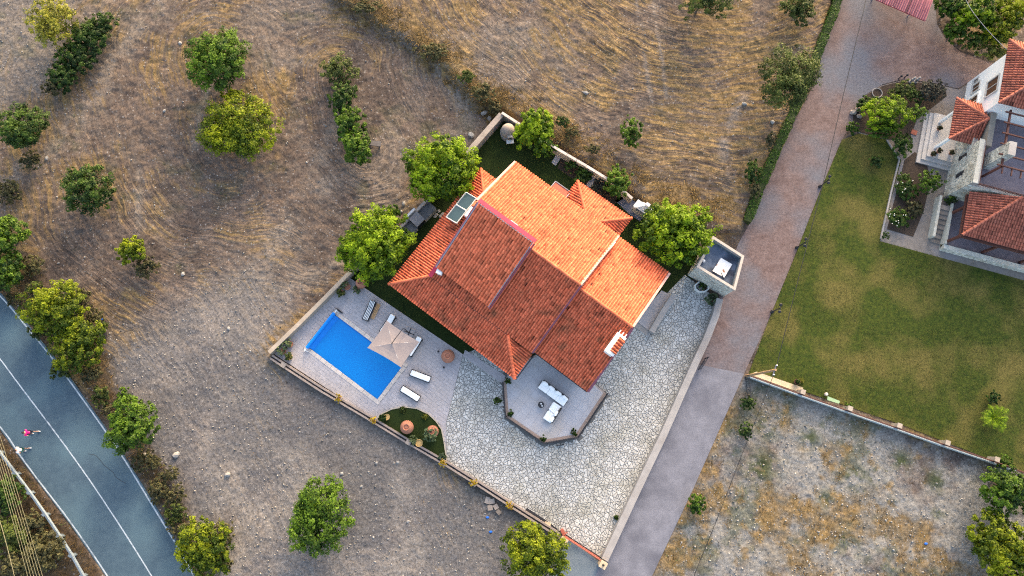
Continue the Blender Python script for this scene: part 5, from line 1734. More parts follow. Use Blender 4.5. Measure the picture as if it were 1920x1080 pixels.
# red metal car port at the top
car = thing('car_port', 'red corrugated metal carport roof at the head of the drive', 'carport', tuple(W(1690, 0, 0)))
cq = [W(1638, -2, 2.8), W(1735, 40, 2.8), W(1775, -75, 2.9), W(1678, -115, 2.9)]
ex = (cq[1] - cq[0]).normalized()
roof_face(car, cq, cq[0], ex, m=mat('red_sheet', (.36, .10, .11), (.45, .15, .15), scale=2, rough=.5, bump=.05, pos=True), tw=.21, tl=3.0, thick=.06, under=M_RED, hgt=.035, name='corrugated_sheet')
for f0, f1 in ((.12, .3), (.85, .3), (.12, .9), (.85, .9)):
    p = cq[0].lerp(cq[1], f0).lerp(cq[3].lerp(cq[2], f0), f1); mb = MB(); mb.tube([(p.x, p.y, 0), (p.x, p.y, 2.7)], .06, 8); mb.build('post', M_LEAD, car)

# ------------------------------------------------------------------ fence at the bottom of the lawn
fw = thing('lawn_fence', 'long low white wall with brown rail and stone posts below the lawn', 'fence', tuple(W(1650, 792, 0)))
FP = [(1404, 705), (1500, 740), (1588, 771), (1680, 803), (1770, 835), (1862, 866), (1905, 882), (1990, 914)]
FL = PL(FP, .5)
a, b = offset_line(FL, .1), offset_line(FL, -.1)
M_FWALL = mat('pale_blue_wall', (.30, .35, .38), (.38, .43, .45), scale=1, bump=.1, c3=(.42, .43, .41), s3=.6, t3=(.5, .72), pos=True)
mb = MB()
for i in range(len(FL) - 2): mb.prism([a[i], b[i], b[i + 1], a[i + 1]], -.1, .55)
mb.build('wall_body', M_FWALL, fw)
for i in range(len(FL) - 1):
    p, q = Vector((*FL[i], .55)), Vector((*FL[i + 1], .55)); mb = MB()
    for h in (.12, .5): mb.tube([p + Vector((0, 0, h)), q + Vector((0, 0, h))], .035, 5)
    for k in range(int((q - p).length / .16)): x = p.lerp(q, k * .16 / (q - p).length); mb.tube([x, x + Vector((0, 0, .5))], .01, 4, cap=False)
    mb.build('rail_panel', M_WOOD, fw)
for px, py in FP[1:6]:
    c = W(px + 3, py - 5, .8); mb = MB(); mb.box((c.x, c.y, .5), (.34, .34, 1.2), math.radians(-19)); mb.build('fence_post', M_BEIGE, fw)
    mb = MB(); mb.box((c.x, c.y, 1.14), (.42, .42, .07), math.radians(-19)); mb.build('post_cap', M_BEIGE, fw)
mb = MB(); mb.prism(PL([(1405, 702), (1418, 697), (1506, 727), (1500, 736)]), 0, .05); s = mb.build('path', M_SAND, org=Vector((0, 0, 0))); s['kind'] = 'structure'
mb = MB(); q = PL([(1552, 743), (1575, 752), (1573, 757), (1551, 750)], .4); mb.prism(q, .36, .42); tag(mb.build('green_board', mat('pale_green', (.25, .36, .2), (.3, .42, .25))), 'pale green board propped by the lawn fence', 'board')
c = W(1550, 739, .3); mb = MB(); mb.lathe((c.x, c.y, 0), [(.12, 0), (.15, .3), (.1, .35)], 10); tag(mb.build('stone_bollard', M_COP), 'small pale stone bollard beside the green board', 'bollard')
# iron gate leaves across the drive
for ends, lb in ((((1397, 705), (1401, 742)), 'open black iron gate leaf beside the lawn fence'), (((1322, 672), (1309, 693)), 'open black iron gate leaf against the grey lane wall')):
    p, q = W(*ends[0], 0), W(*ends[1], 0); t = thing('iron_gate', lb, 'gate', tuple(p))
    mb = MB()
    for h in (.1, 1.1): mb.tube([p + Vector((0, 0, h)), q + Vector((0, 0, h))], .03, 5)
    mb.tube([p, p + Vector((0, 0, 1.25))], .05, 6); mb.tube([q + Vector((0, 0, .08)), q + Vector((0, 0, 1.12))], .03, 5)
    mb.build('gate_frame', M_DARK, t)
    for k in range(1, 10):
        x = p.lerp(q, k / 10); mb = MB(); mb.tube([x + Vector((0, 0, .1)), x + Vector((0, 0, 1.1))], .012, 4, cap=False); mb.build('bar', M_DARK, t)

# ------------------------------------------------------------------ poles, lamps, wires
M_POLE = mat('pole_wood', (.30, .19, .10), (.38, .25, .14), scale=6)
up_ = thing('utility_pole', 'wooden utility pole with crossarm at the end of the lawn fence', 'utility pole', tuple(W(1399, 705, 0)))
b0 = W(1399, 705, 0); PH = 7.3
mb = MB(); mb.tube([b0, b0 + Vector((0, 0, PH))], [.13, .09], 10); mb.build('pole', M_POLE, up_)
mb = MB(); mb.box(b0 + Vector((0, 0, PH - .25)), (.9, .09, .1), 1.2); mb.build('crossarm', M_LEAD, up_)
for s in (-.4, 0, .4):
    c = b0 + Vector((s * math.cos(1.2), s * math.sin(1.2), PH - .2)); mb = MB(); mb.lathe(c, [(.03, 0), (.06, .05), (.04, .1), (.06, .15), (.03, .2)], 8); mb.build('insulator', M_PLW, up_)
M_WIRE = mat('black_wire', (.015, .015, .017), rough=.5, bump=0)


def wire(name, label, pts, r, m, group=None, sag=.15):
    P = []
    for a, b in zip(pts, pts[1:]):
        a, b = Vector(a), Vector(b)
        for k in range(12):
            t = k / 12; P.append(a.lerp(b, t) - Vector((0, 0, sag * 4 * t * (1 - t))))
    P.append(Vector(pts[-1]))
    mb = MB(); mb.tube(P, r, 5)
    return tag(mb.build(name, m), label, 'cable', group)


top = b0 + Vector((0, 0, PH - .05))
wire('overhead_cable', 'black overhead cable running from the utility pole up along the pink drive', [top, W(1543, 345, 7.0), W(1618, 25, 7.2), W(1650, -110, 7.2)], .028, M_WIRE, sag=.1)
wire('overhead_cable', 'black overhead cable running from the utility pole over the rough scrub', [top, W(1340, 985, 7.0), W(1290, 1110, 7.0)], .022, M_WIRE, sag=.1)
wire('overhead_cable', 'thin pale cable crossing the treetops to the villa roof', [W(1800, -30, 7), W(1826, 25, 7), W(1893, 97, 6.2)], .02, M_LEAD)
M_CAB = mat('pale_cable', (.17, .155, .095), (.22, .20, .125), rough=.6, bump=0)
for i in range(6):
    x1, y1, y0 = 50 + 5.6 * i, 1080, 900 - 15 * i
    dx, dy = x1, y1 - y0
    wire('power_line', ('first', 'second', 'third', 'fourth', 'fifth', 'sixth')[5 - i] + ' power line of the roadside bundle, counted from the guard rail', [W(-dx * .9, y0 - dy * .9, 8), W(x1 + dx * .5, y1 + dy * .5, 8)], .014, M_CAB, 'power lines in the bundle beside the road')
wire('power_line', 'lone thin power line left of the roadside bundle', [W(-25, 900, 8), W(28, 1085, 8), W(40, 1130, 8)], .022, M_CAB)
for ends, lb in ((((1537, 350), (1559, 332)), 'dark garden lamp post at the upper end of the drive lawn edge'), (((1493.5, 464.5), (1511, 455)), 'dark garden lamp post midway along the drive lawn edge'), (((1447.5, 584.5), (1466, 573)), 'dark garden lamp post nearest the utility pole')):
    p = W(*ends[0], 0); t = thing('lamp_post', lb, 'lamp post', tuple(p), 'lamp posts along the drive')
    mb = MB(); mb.lathe((p.x, p.y, 0), [(.16, 0), (.15, .2), (.07, .3)], 10); mb.build('base', M_DARK, t)
    mb = MB(); mb.tube([p, p + Vector((0, 0, 2.1))], .05, 8); mb.build('post', M_DARK, t)
    ax = Vector((.25, .97, 0))
    mb = MB(); mb.tube([p + ax * -.32 + Vector((0, 0, 2.0)), p + Vector((0, 0, 2.1)), p + ax * .32 + Vector((0, 0, 2.0))], .03, 6); mb.build('arm', M_DARK, t)
    for s in (-.32, .32):
        mb = MB(); mb.lathe(p + ax * s + Vector((0, 0, 1.8)), [(.05, 0), (.12, .12), (.14, .28), (.06, .36), (.02, .42)], 10); mb.build('lantern', M_DARK, t)

# guard rail on the far side of the road
M_GALV = mat('galvanised', (.12, .155, .185), (.18, .215, .245), scale=4, rough=.5, metal=.2, bump=.05)
GP = PL([(-60, 760), (-20, 817), (0, 846), (30, 886), (57, 922), (86, 963), (113, 1004), (136, 1040), (157, 1078), (185, 1130)], .7)
gd = thing('guard_rail', 'galvanised roadside guard rail beside the asphalt road', 'guard rail', (*GP[5], 0))
prof = [(.0, .55), (.06, .6), (.06, .68), (.0, .74), (.06, .8), (.06, .86), (.0, .9)]
mb = MB()
ln = [offset_line(GP, -d) for d, z in prof]
for k in range(len(prof) - 1):
    for i in range(len(GP) - 1):
        mb.quad((*ln[k][i], prof[k][1]), (*ln[k][i + 1], prof[k][1]), (*ln[k + 1][i + 1], prof[k + 1][1]), (*ln[k + 1][i], prof[k + 1][1]))
a, b = offset_line(GP, .06), offset_line(GP, -.09)
for i in range(len(GP) - 1): mb.quad((*a[i], .905), (*b[i], .895), (*b[i + 1], .895), (*a[i + 1], .905))
mb.build('beam', M_GALV, gd)
for i in range(1, len(GP) - 1):
    mb = MB(); p = offset_line(GP, -.16)[i]; mb.box((p[0], p[1], .4), (.14, .3, 1.0), 1.0); mb.build('post', M_GALV, gd)
# ------------------------------------------------------------------ trees and plants
LEAF = {
    'walnut': leaf_mat('leaf_walnut', (.024, .065, .002), (.27, .39, .008), .4),
    'carob': leaf_mat('leaf_carob', (.008, .030, .003), (.105, .185, .009), .26),
    'almond': leaf_mat('leaf_almond', (.035, .065, .003), (.29, .34, .009), .38),
    'olive': leaf_mat('leaf_olive', (.024, .038, .006), (.125, .155, .028), .25),
    'bush': leaf_mat('leaf_bush', (.009, .026, .004), (.070, .125, .012), .24),
    'yellow': leaf_mat('leaf_yellow', (.09, .10, .012), (.40, .38, .045), .35),
    'hedge': leaf_mat('leaf_hedge', (.018, .05, .005), (.08, .16, .010), .25),
    'scrub': leaf_mat('leaf_scrub', (.035, .034, .014), (.11, .10, .035), .2),
    'agave': leaf_mat('leaf_agave', (.03, .05, .025), (.12, .15, .07), .15),
    'flower': leaf_mat('flower_yellow', (.30, .20, .01), (.70, .52, .02), .3),
    'palegreen': leaf_mat('leaf_pale', (.07, .10, .045), (.20, .25, .11), .3),
    'purple': leaf_mat('leaf_dark', (.02, .022, .018), (.055, .055, .035), .15),
}
M_BARK = mat('bark', (.075, .055, .042), (.14, .11, .085), scale=8, bump=.5, bscale=20)


def crown_arrays(c, rx, ry, rz, rot, nclump, nleaf, leaf, rng, lo=-.35, rough=.3, spiky=0.0, flatten=.6):
    """leaf faces gathered in clumps through a lobed volume"""
    d = rng.normal(size=(nclump * 3, 3)); d /= np.linalg.norm(d, axis=1)[:, None]
    d = d[d[:, 2] > lo][:nclump]
    nclump = len(d)
    lob = rng.normal(size=(9, 3)); lob[:, 2] = np.abs(lob[:, 2]) * .6; lob /= np.linalg.norm(lob, axis=1)[:, None]
    dots = np.max(d @ lob.T, axis=1)
    f = (1 - rough) + rough * np.clip((dots - .45) / .5, 0, 1) + rng.normal(0, .05, nclump)
    rad = rng.uniform(.35, 1.0, nclump) ** .45
    inner = rng.uniform(0, 1, nclump) < .42
    rad[inner] = rng.uniform(.12, .75, inner.sum())
    rad[: nclump // 6] = 1.05
    P = d * (f * rad)[:, None] * 1.06
    cr = rng.uniform(.12, .24, nclump) * (1.15 - .45 * rad)
    ctone = np.clip(rng.normal(.46, .22, nclump) + 1.1 * (vnoise(P[:, 0] * rx / .9 + 50, P[:, 1] * ry / .9 + P[:, 2] * rz + 50, 7) - .5), 0, 1)
    L = rng.normal(size=(nclump, nleaf, 3)); L /= np.linalg.norm(L, axis=2)[:, :, None]
    L *= (rng.uniform(.25, 1, (nclump, nleaf, 1)) ** .6)
    Q = P[:, None, :] + L * cr[:, None, None]
    nrm = L * .7 + P[:, None, :] * .5 + np.array([0, 0, .55]) + rng.normal(0, .45, Q.shape)
    Q = Q.reshape(-1, 3); nrm = nrm.reshape(-1, 3)
    tone = np.clip(np.repeat(ctone, nleaf) + rng.normal(0, .16, len(Q)) + .12 * np.clip(L.reshape(-1, 3)[:, 2], -1, 1), 0, 1)
    nrm /= np.linalg.norm(nrm, axis=1)[:, None]
    cr_, sr_ = math.cos(rot), math.sin(rot)
    X = Q[:, 0] * rx; Y = Q[:, 1] * ry
    C = np.stack([c[0] + X * cr_ - Y * sr_, c[1] + X * sr_ + Y * cr_, c[2] + Q[:, 2] * rz], 1)
    return leaf_quads(C, nrm, leaf, rng, tone)


def leaf_quads(C, nrm, leaf, rng, tone, asp=.55):
    n = len(C)
    t = rng.normal(size=(n, 3)); a = np.cross(nrm, t); a /= np.linalg.norm(a, axis=1)[:, None] + 1e-9
    b = np.cross(nrm, a)
    s = leaf * rng.uniform(.6, 1.35, (n, 1))
    a = a * s * .5; b = b * s * asp * .5
    up = nrm * s * .10
    V = np.stack([C - a, C + b - up * .5 - a * .1, C + a - up, C - b - up * .5 - a * .1], 1).reshape(-1, 3)
    F = np.arange(4 * n).reshape(n, 4)
    return V, F, tone


def trunk_mesh(parent, base, c, rx, rz, r, rng, limbs=6, name='trunk'):
    mb = MB()
    b = Vector(base); top = Vector((c[0], c[1], c[2] - rz * .25))
    mid = b.lerp(top, .5) + Vector((rng.normal(0, .08), rng.normal(0, .08), 0)) * rx
    mb.tube([b, b.lerp(mid, .4), mid, top], [r * 1.35, r, r * .85, r * .6], 8)
    for k in range(limbs):
        t = 2 * math.pi * k / limbs + rng.uniform(-.4, .4)
        s = b.lerp(top, rng.uniform(.45, .95))
        e = Vector((c[0] + math.cos(t) * rx * rng.uniform(.5, .8), c[1] + math.sin(t) * rx * rng.uniform(.5, .8), c[2] + rz * rng.uniform(-.2, .55)))
        m = s.lerp(e, .5) + Vector((0, 0, rz * .1))
        mb.tube([s, m, e], [r * .5, r * .32, r * .12], 5, cap=False)
    return mb.build(name, M_BARK, parent)


SPEC = {'walnut': (.24, 42), 'carob': (.20, 44), 'almond': (.20, 42), 'olive': (.17, 40), 'bush': (.18, 42), 'yellow': (.20, 26), 'hedge': (.13, 30), 'scrub': (.20, 24), 'palegreen': (.16, 22), 'purple': (.18, 24)}
SEED = [100]


def tree(name, label, cat, px, py, rx, ry, h, sp, rot=0., group=None, zb=None, lo=-.35, rough=.42, dens=1.0, trunk=True, cz=.56, leaf=None, extra=None):
    """px, py, rx, ry in photograph points; h metres"""
    SEED[0] += 1
    rng = np.random.default_rng(SEED[0])
    k = .0484 * (64 - h * .6) / 64
    rx, ry = rx * k, ry * k
    g = W(px, py, h * cz)
    z0 = gz(g.x, g.y) if zb is None else zb
    c = (g.x, g.y, z0 + h * cz)
    rz = h * (1 - cz) * 1.02
    t = thing(name, label, cat, (g.x, g.y, z0), group)
    if trunk: trunk_mesh(t, (g.x + rng.normal(0, .1) * rx, g.y + rng.normal(0, .1) * rx, z0 - .1), c, min(rx, ry), rz, max(.03, .045 * math.sqrt(rx * ry)) * (1.0 if h > 1.5 else .6), rng, 7 if h > 2 else 4)
    lf, nl = SPEC[sp]
    if leaf: lf = leaf
    area = rx * ry
    lfs = lf * (min(1, .6 + .25 * math.sqrt(area)))
    nc = min(int(dens * (44 * area * max(1, rz / math.sqrt(area) * .8) + 40)), 900)
    V, F, T = crown_arrays(c, rx, ry, rz, rot, nc, nl, lfs, rng, lo=lo, rough=rough)
    if extra: T = np.clip(T + extra, 0, 1)
    np_mesh('crown' if h > 1.6 else 'foliage', V, F, LEAF[sp], t, tone=T)
    return t


TREES = [
    # name, label, cat, px, py, rx, ry, h, species, extras
    ('carob_tree', 'large dark green tree in the ploughed field, left of the two field trees', 'tree', 410, 112, 60, 62, 4.2, 'carob', dict(extra=.12)),
    ('almond_tree', 'yellow-green tree in the ploughed field just below the dark tree', 'tree', 449, 243, 74, 62, 3.6, 'almond', {}),
    ('field_shrub', 'small green shrub bridging the two field trees', 'shrub', 436, 180, 22, 16, 1.7, 'almond', {}),
    ('walnut_tree', 'big bright green walnut tree at the north-west corner of the roof', 'tree', 826, 318, 69, 60, 5.4, 'walnut', dict(group=None)),
    ('walnut_tree', 'bright green walnut tree between pool corner and roof, urn beneath', 'tree', 703, 458, 68, 66, 5.0, 'walnut', dict(extra=.06)),
    ('young_shrub', 'small green bush just above the walnut tree by the counter', 'shrub', 730, 405, 22, 22, 2.2, 'carob', dict(extra=.15)),
    ('garden_tree', 'bright green tree overhanging the north garden wall by the clay oven', 'tree', 1003, 248, 41, 42, 4.4, 'walnut', dict(extra=.02, leaf=.26)),
    ('garden_shrub', 'low green shrub below the tree beside the clay oven', 'shrub', 1028, 281, 20, 15, 1.6, 'carob', dict(extra=.1)),
    ('field_bush', 'lone upright green bush in the field north of the house', 'bush', 1181, 254, 21, 29, 2.3, 'carob', dict(extra=.1, leaf=.17)),
    ('garden_tree', 'small round green tree at the garden wall beside the white grill', 'tree', 1158, 341, 26, 29, 3.0, 'carob', dict(extra=.22)),
    ('walnut_tree', 'large bright green tree in the garden beside the stone tower', 'tree', 1270, 436, 69, 58, 5.2, 'walnut', dict(extra=-.03)),
    ('carob_tree', 'large dark olive green tree beside the pink drive and hedge', 'tree', 1476, 158, 60, 62, 5.0, 'olive', dict(extra=-.06)),
    ('carob_tree', 'round dark green bush-like tree alone in the left field', 'tree', 164, 357, 47, 46, 3.2, 'bush', dict(rough=.12)),
    ('carob_tree', 'dark green round tree at the left frame edge above the round bush', 'tree', 40, 247, 52, 50, 3.6, 'bush', dict(extra=.08)),
    ('carob_tree', 'lone dense green tree in the grey gravel below the pool', 'tree', 592, 966, 57, 66, 4.2, 'carob', dict(extra=.14)),
    ('olive_tree', 'olive-green tree beside the gate post at the plot corner', 'tree', 1004, 1035, 57, 54, 4.2, 'almond', dict(extra=-.12)),
    ('roadside_tree', 'dense green tree halfway along the roadside strip', 'tree', 246, 796, 44, 50, 3.6, 'carob', dict(extra=.16)),
    ('roadside_tree', 'yellow-green tree nearest the road bend in the roadside strip', 'tree', 100, 580, 56, 50, 3.8, 'almond', dict(extra=-.1)),
    ('roadside_tree', 'darker green tree joined below the yellow-green roadside tree', 'tree', 145, 640, 46, 52, 3.2, 'almond', dict(extra=-.24)),
    ('roadside_tree', 'olive green tree overhanging the road edge at the bottom', 'tree', 384, 1028, 46, 50, 3.6, 'almond', dict(extra=-.22, rough=.4)),
    ('roadside_tree', 'bright green tree cut by the left frame edge above the road', 'tree', 6, 440, 42, 44, 3.6, 'carob', dict(extra=.2)),
    ('roadside_tree', 'dark green tree cut by the left frame edge close to the road', 'tree', 8, 510, 38, 36, 2.8, 'carob', dict(extra=.02)),
    ('almond_tree', 'pale yellow leafy tree at the top left corner above the dark hedge', 'tree', 98, 45, 44, 52, 3.8, 'yellow', dict(rot=.3, rough=.42)),
    ('hedge_bush', 'dark green bush topmost in the diagonal field-edge hedge', 'bush', 168, 72, 40, 38, 2.2, 'bush', dict(extra=-.1)),
    ('hedge_bush', 'dark green bush second from the top in the diagonal field-edge hedge', 'bush', 143, 108, 38, 36, 2.0, 'bush', dict(extra=-.12)),
    ('hedge_bush', 'dark green bush lowest in the diagonal field-edge hedge', 'bush', 118, 143, 32, 31, 1.8, 'bush', dict(extra=-.1)),
    ('field_shrub', 'thin sprawling shrub with bare branches topmost in the field thicket', 'shrub', 633, 135, 38, 42, 1.9, 'olive', dict(dens=.6, rough=.5)),
    ('field_shrub', 'dark narrow shrub second in the field thicket', 'shrub', 643, 182, 28, 32, 2.0, 'bush', dict(extra=.05)),
    ('field_shrub', 'green shrub third down in the field thicket', 'shrub', 656, 230, 30, 34, 2.2, 'carob', dict(extra=.08)),
    ('field_shrub', 'broad green shrub lowest in the field thicket, dark slab beside it', 'shrub', 668, 276, 30, 36, 2.3, 'carob', dict(extra=.18)),
    ('field_shrub', 'small yellow-green tree with a dark lower half in the left field', 'shrub', 248, 470, 28, 26, 2.4, 'almond', dict(rough=.5)),
    ('field_shrub', 'dark low shrub at the foot of the small yellow-green field tree', 'shrub', 274, 500, 26, 22, 1.4, 'scrub', dict(extra=-.1)),
    ('olive_tree', 'loose pale olive tree at the top edge of the north field', 'tree', 1318, 8, 54, 42, 3.8, 'olive', dict(rough=.45, dens=.7)),
    ('field_shrub', 'dull green shrub at the top edge left of the hedge', 'shrub', 1487, 25, 36, 34, 2.2, 'olive', dict(extra=-.12)),
    ('roadside_shrub', 'small yellowish shrub beside the roadside rubble', 'shrub', 318, 890, 18, 14, 1.1, 'scrub', {}),
    ('roadside_shrub', 'brownish low shrub between rubble and the bottom roadside tree', 'shrub', 328, 930, 18, 22, 1.1, 'scrub', dict(extra=-.1)),
    ('lane_bush', 'small round green bush at the edge of the concrete lane', 'bush', 1305, 945, 17, 19, 1.2, 'carob', dict(extra=.06)),
    ('lane_bush', 'dark green bush near the iron gate in the rough ground', 'bush', 1398, 808, 13, 16, 1.0, 'bush', {}),
    ('lane_bush', 'low green weed clump just below the iron gate leaf', 'bush', 1402, 755, 14, 12, .8, 'bush', {}),
    ('scrub_tree', 'dark leafy tree at the right edge below the lawn fence', 'tree', 1888, 920, 46, 40, 3.2, 'carob', dict(extra=-.02)),
    ('scrub_tree', 'bright green tree in the bottom right corner', 'tree', 1900, 1040, 62, 52, 4.0, 'almond', dict(extra=-.16)),
    ('scrub_tree', 'green tree left of the corner tree at the bottom right', 'tree', 1858, 1000, 40, 38, 3.0, 'almond', dict(extra=-.26)),
    ('round_bush', 'bright green clipped round tree in the curved villa bed', 'bush', 1662, 216, 44, 36, 2.8, 'walnut', dict(rough=.12, leaf=.17, extra=-.02)),
    ('round_bush', 'small pale-topped round bush beside the porch steps', 'bush', 1721, 213, 17, 17, 1.9, 'carob', dict(rough=.12, leaf=.12, extra=.2)),
    ('round_bush', 'green lower bush beneath the clipped round tree', 'bush', 1650, 243, 34, 18, 1.3, 'carob', dict(extra=.1, leaf=.15)),
    ('garden_bush', 'yellowish flowering bush at the top of the curved villa bed', 'bush', 1690, 170, 27, 20, 1.6, 'olive', dict(extra=.05)),
    ('garden_bush', 'very dark bush at the right end of the curved villa bed', 'bush', 1748, 172, 29, 24, 1.8, 'purple', {}),
    ('garden_bush', 'dark green bush left of the clipped round tree in the curved bed', 'bush', 1622, 196, 18, 18, 1.2, 'bush', {}),
    ('garden_bush', 'dark low bush between the yellowish and the very dark bush', 'bush', 1716, 180, 18, 18, 1.3, 'bush', {}),
    ('garden_bush', 'small green bush at the left lower corner of the curved villa bed', 'bush', 1596, 241, 15, 13, 1.0, 'carob', {}),
    ('garden_bush', 'dark bush by the kerb between lawn and porch', 'bush', 1690, 270, 20, 26, 1.3, 'bush', dict(extra=.1)),
    ('garden_bush', 'round green bush against the stone wing wall', 'bush', 1743, 342, 26, 22, 1.9, 'carob', dict(extra=.06, leaf=.14)),
    ('rose_bush', 'dark rose bush with pale flowers upper in the villa rose bed', 'bush', 1700, 352, 21, 28, .8, 'bush', {}),
    ('rose_bush', 'white-flowering rose bush lower in the villa rose bed', 'bush', 1683, 408, 23, 22, .8, 'bush', dict(extra=.1)),
    ('rose_bush', 'dull green bush right of the white roses in the villa bed', 'bush', 1714, 392, 18, 18, .8, 'scrub', dict(extra=-.05)),
    ('potted_bush', 'clipped round bush at the top of the villa stairs', 'bush', 1782, 374, 12, 12, 1.3, 'carob', dict(leaf=.11)),
    ('potted_bush', 'small round potted bush at the lawn corner of the villa path', 'bush', 1661, 442, 8, 8, .8, 'carob', dict(leaf=.09)),
    ('lawn_shrub', 'dark spiky shrub standing on the lawn near the villa bed', 'shrub', 1644, 302, 15, 13, .9, 'bush', {}),
    ('lawn_shrub', 'dark ragged shrub in the far right part of the lawn', 'shrub', 1862, 745, 12, 12, .9, 'bush', {}),
    ('fence_bush', 'small bright green bush leaning on the middle of the lawn fence', 'bush', 1593, 760, 9, 8, 1.1, 'carob', dict(extra=.2, leaf=.1)),
    ('fence_bush', 'green bush at the far right end of the lawn fence', 'bush', 1882, 865, 14, 12, 1.2, 'carob', dict(extra=.1)),
    ('wall_shrub', 'dark shrub outside the garden wall right of the oven tree', 'shrub', 1054, 234, 13, 12, 1.2, 'bush', {}),
    ('wall_shrub', 'small green shrub at the outer corner behind the clay oven', 'shrub', 928, 203, 13, 16, 1.3, 'scrub', dict(extra=.05)),
    ('bed_shrub', 'dark green shrub upper left in the north garden bed', 'shrub', 1075, 312, 20, 14, 1.0, 'bush', {}),
    ('bed_shrub', 'dark green shrub in the middle of the north garden bed', 'shrub', 1096, 331, 18, 17, 1.1, 'bush', {}),
    ('bed_shrub', 'dark shrub in the garden bed beside the small round tree', 'shrub', 1128, 352, 22, 17, .9, 'purple', dict(extra=.15)),
    ('lane_shrub', 'dull grey-green shrub between field and drive hedge', 'shrub', 1407, 328, 17, 24, 1.4, 'bush', {}),
]
# thicket at the top right corner
for i, (px, py, rx, ry, h, sp, ex, lb) in enumerate([
    (1782, 18, 30, 34, 3.0, 'carob', -.05, 'dark tree next to the red carport in the corner thicket'),
    (1790, 58, 26, 24, 2.6, 'carob', .05, 'lower dark tree by the drive bend in the corner thicket'),
    (1830, 30, 38, 34, 4.2, 'walnut', -.25, 'mid green leafy tree in the middle of the corner thicket'),
    (1893, 22, 44, 36, 4.6, 'almond', .0, 'yellow-green tree at the very top right corner'),
    (1868, 66, 38, 30, 3.8, 'almond', -.2, 'olive green tree above the villa wall in the corner thicket'),
    (1826, 78, 24, 20, 2.4, 'bush', .1, 'dark shrub over the drive kerb in the corner thicket'),
    (1860, 98, 30, 18, 2.2, 'olive', -.05, 'dull green shrub beside the villa corner in the thicket')]):
    TREES.append(('thicket_tree', lb, 'tree', px, py, rx, ry, h, sp, dict(extra=ex)))
# far roadside scrub at the bottom left corner
for px, py, rx, ry, h, sp, ex, lb in [
    (10, 930, 30, 34, 1.8, 'bush', -.05, 'dark bush under the power lines, uppermost in the corner'),
    (22, 1000, 34, 34, 1.8, 'olive', .0, 'olive brown bush under the power lines, lower left corner'),
    (78, 1035, 38, 36, 1.7, 'scrub', .1, 'brown-green bush right of the power line bundle'),
    (30, 1060, 34, 26, 1.6, 'scrub', .15, 'brown scrub bush at the very bottom left corner'),
    (58, 985, 26, 26, 1.4, 'scrub', -.1, 'brown scrub bush between power lines and guard rail')]:
    TREES.append(('verge_bush', lb, 'bush', px, py, rx, ry, h, sp, dict(extra=ex, rough=.4)))

INSIDE = {'garden_tree', 'garden_shrub', 'bed_shrub', 'round_bush', 'garden_bush', 'rose_bush', 'potted_bush', 'lawn_shrub', 'thicket_tree'}
for px, py, rx, ry, h, sp, ex, lb in [
    (60, 545, 20, 16, 1.2, 'scrub', .1, 'dry brown shrub uppermost on the road bank by the yellow-green tree'),
    (150, 560, 26, 20, 1.2, 'scrub', .25, 'golden brown dry shrub above the darker roadside tree'),
    (178, 600, 18, 22, 1.2, 'scrub', .15, 'golden dry shrub beside the blue scrap on the road bank'),
    (170, 700, 22, 18, 1.2, 'scrub', .0, 'brown shrub below the darker roadside tree'),
    (190, 742, 18, 20, 1.0, 'olive', -.15, 'dull green shrub just above the dense roadside tree'),
    (205, 770, 14, 14, .9, 'scrub', .05, 'small brown shrub touching the dense roadside tree on its upper left'),
    (268, 862, 20, 22, 1.0, 'scrub', -.1, 'brown shrub below the dense roadside tree'),
    (296, 920, 18, 24, 1.0, 'scrub', -.05, 'brown shrub on the road edge, left of the rubble shrubs'),
    (330, 962, 24, 20, 1.2, 'olive', -.2, 'dark olive shrub above the bottom roadside tree'),
    (410, 1050, 26, 26, 1.3, 'scrub', .0, 'brown shrub right of the bottom roadside tree'),
    (25, 560, 20, 14, 1.0, 'scrub', .0, 'brown shrub at the road edge under the left frame trees'),
    (60, 300, 22, 18, 1.0, 'scrub', .1, 'dry brown shrub below the dark left-edge tree'),
    (20, 360, 26, 24, 1.2, 'scrub', .05, 'brown shrub at the left frame edge above the bright roadside tree'),
    (115, 690, 22, 20, 1.1, 'olive', -.1, 'dull olive shrub on the road side of the darker roadside tree'),
    (232, 745, 16, 16, .9, 'carob', .0, 'small green shrub touching the dense roadside tree at its top'),
    (290, 868, 16, 14, .8, 'scrub', .25, 'pale dry shrub between the dense roadside tree and the pale block'),
    (345, 990, 26, 20, 1.1, 'scrub', .15, 'golden brown shrub just above the bottom roadside tree'),
    (420, 1000, 20, 22, 1.0, 'scrub', .25, 'dry golden shrub on the field side of the bottom roadside tree'),
    (72, 620, 18, 20, 1.1, 'olive', -.15, 'dark olive shrub on the road edge under the yellow-green tree'),
    (60, 500, 22, 22, 1.0, 'scrub', .3, 'golden dry shrub right of the dark left-edge tree by the road')]:
    TREES.append(('dry_shrub', lb, 'shrub', px, py, rx, ry, h, sp, dict(extra=ex, rough=.45)))
for px, py, rx, ry, h, sp, ex, lb in [
    (690, 22, 30, 15, .9, 'scrub', .35, 'golden dry shrub highest on the diagonal bank'),
    (812, 104, 34, 17, .9, 'scrub', .35, 'brown dry shrub midway down the diagonal bank'),
    (876, 150, 18, 14, 1.0, 'olive', .15, 'olive shrub low on the diagonal bank'),
    (907, 180, 24, 20, 1.0, 'scrub', .3, 'dry golden shrub lowest on the diagonal bank'),
    (1072, 255, 16, 12, .8, 'scrub', .35, 'golden dry shrub outside the garden wall, right of the dark shrub'),
    (1110, 285, 16, 11, .8, 'scrub', .3, 'golden dry shrub outside the middle of the garden wall')]:
    TREES.append(('dry_shrub', lb, 'shrub', px, py, rx, ry, h, sp, dict(extra=ex, rough=.45)))
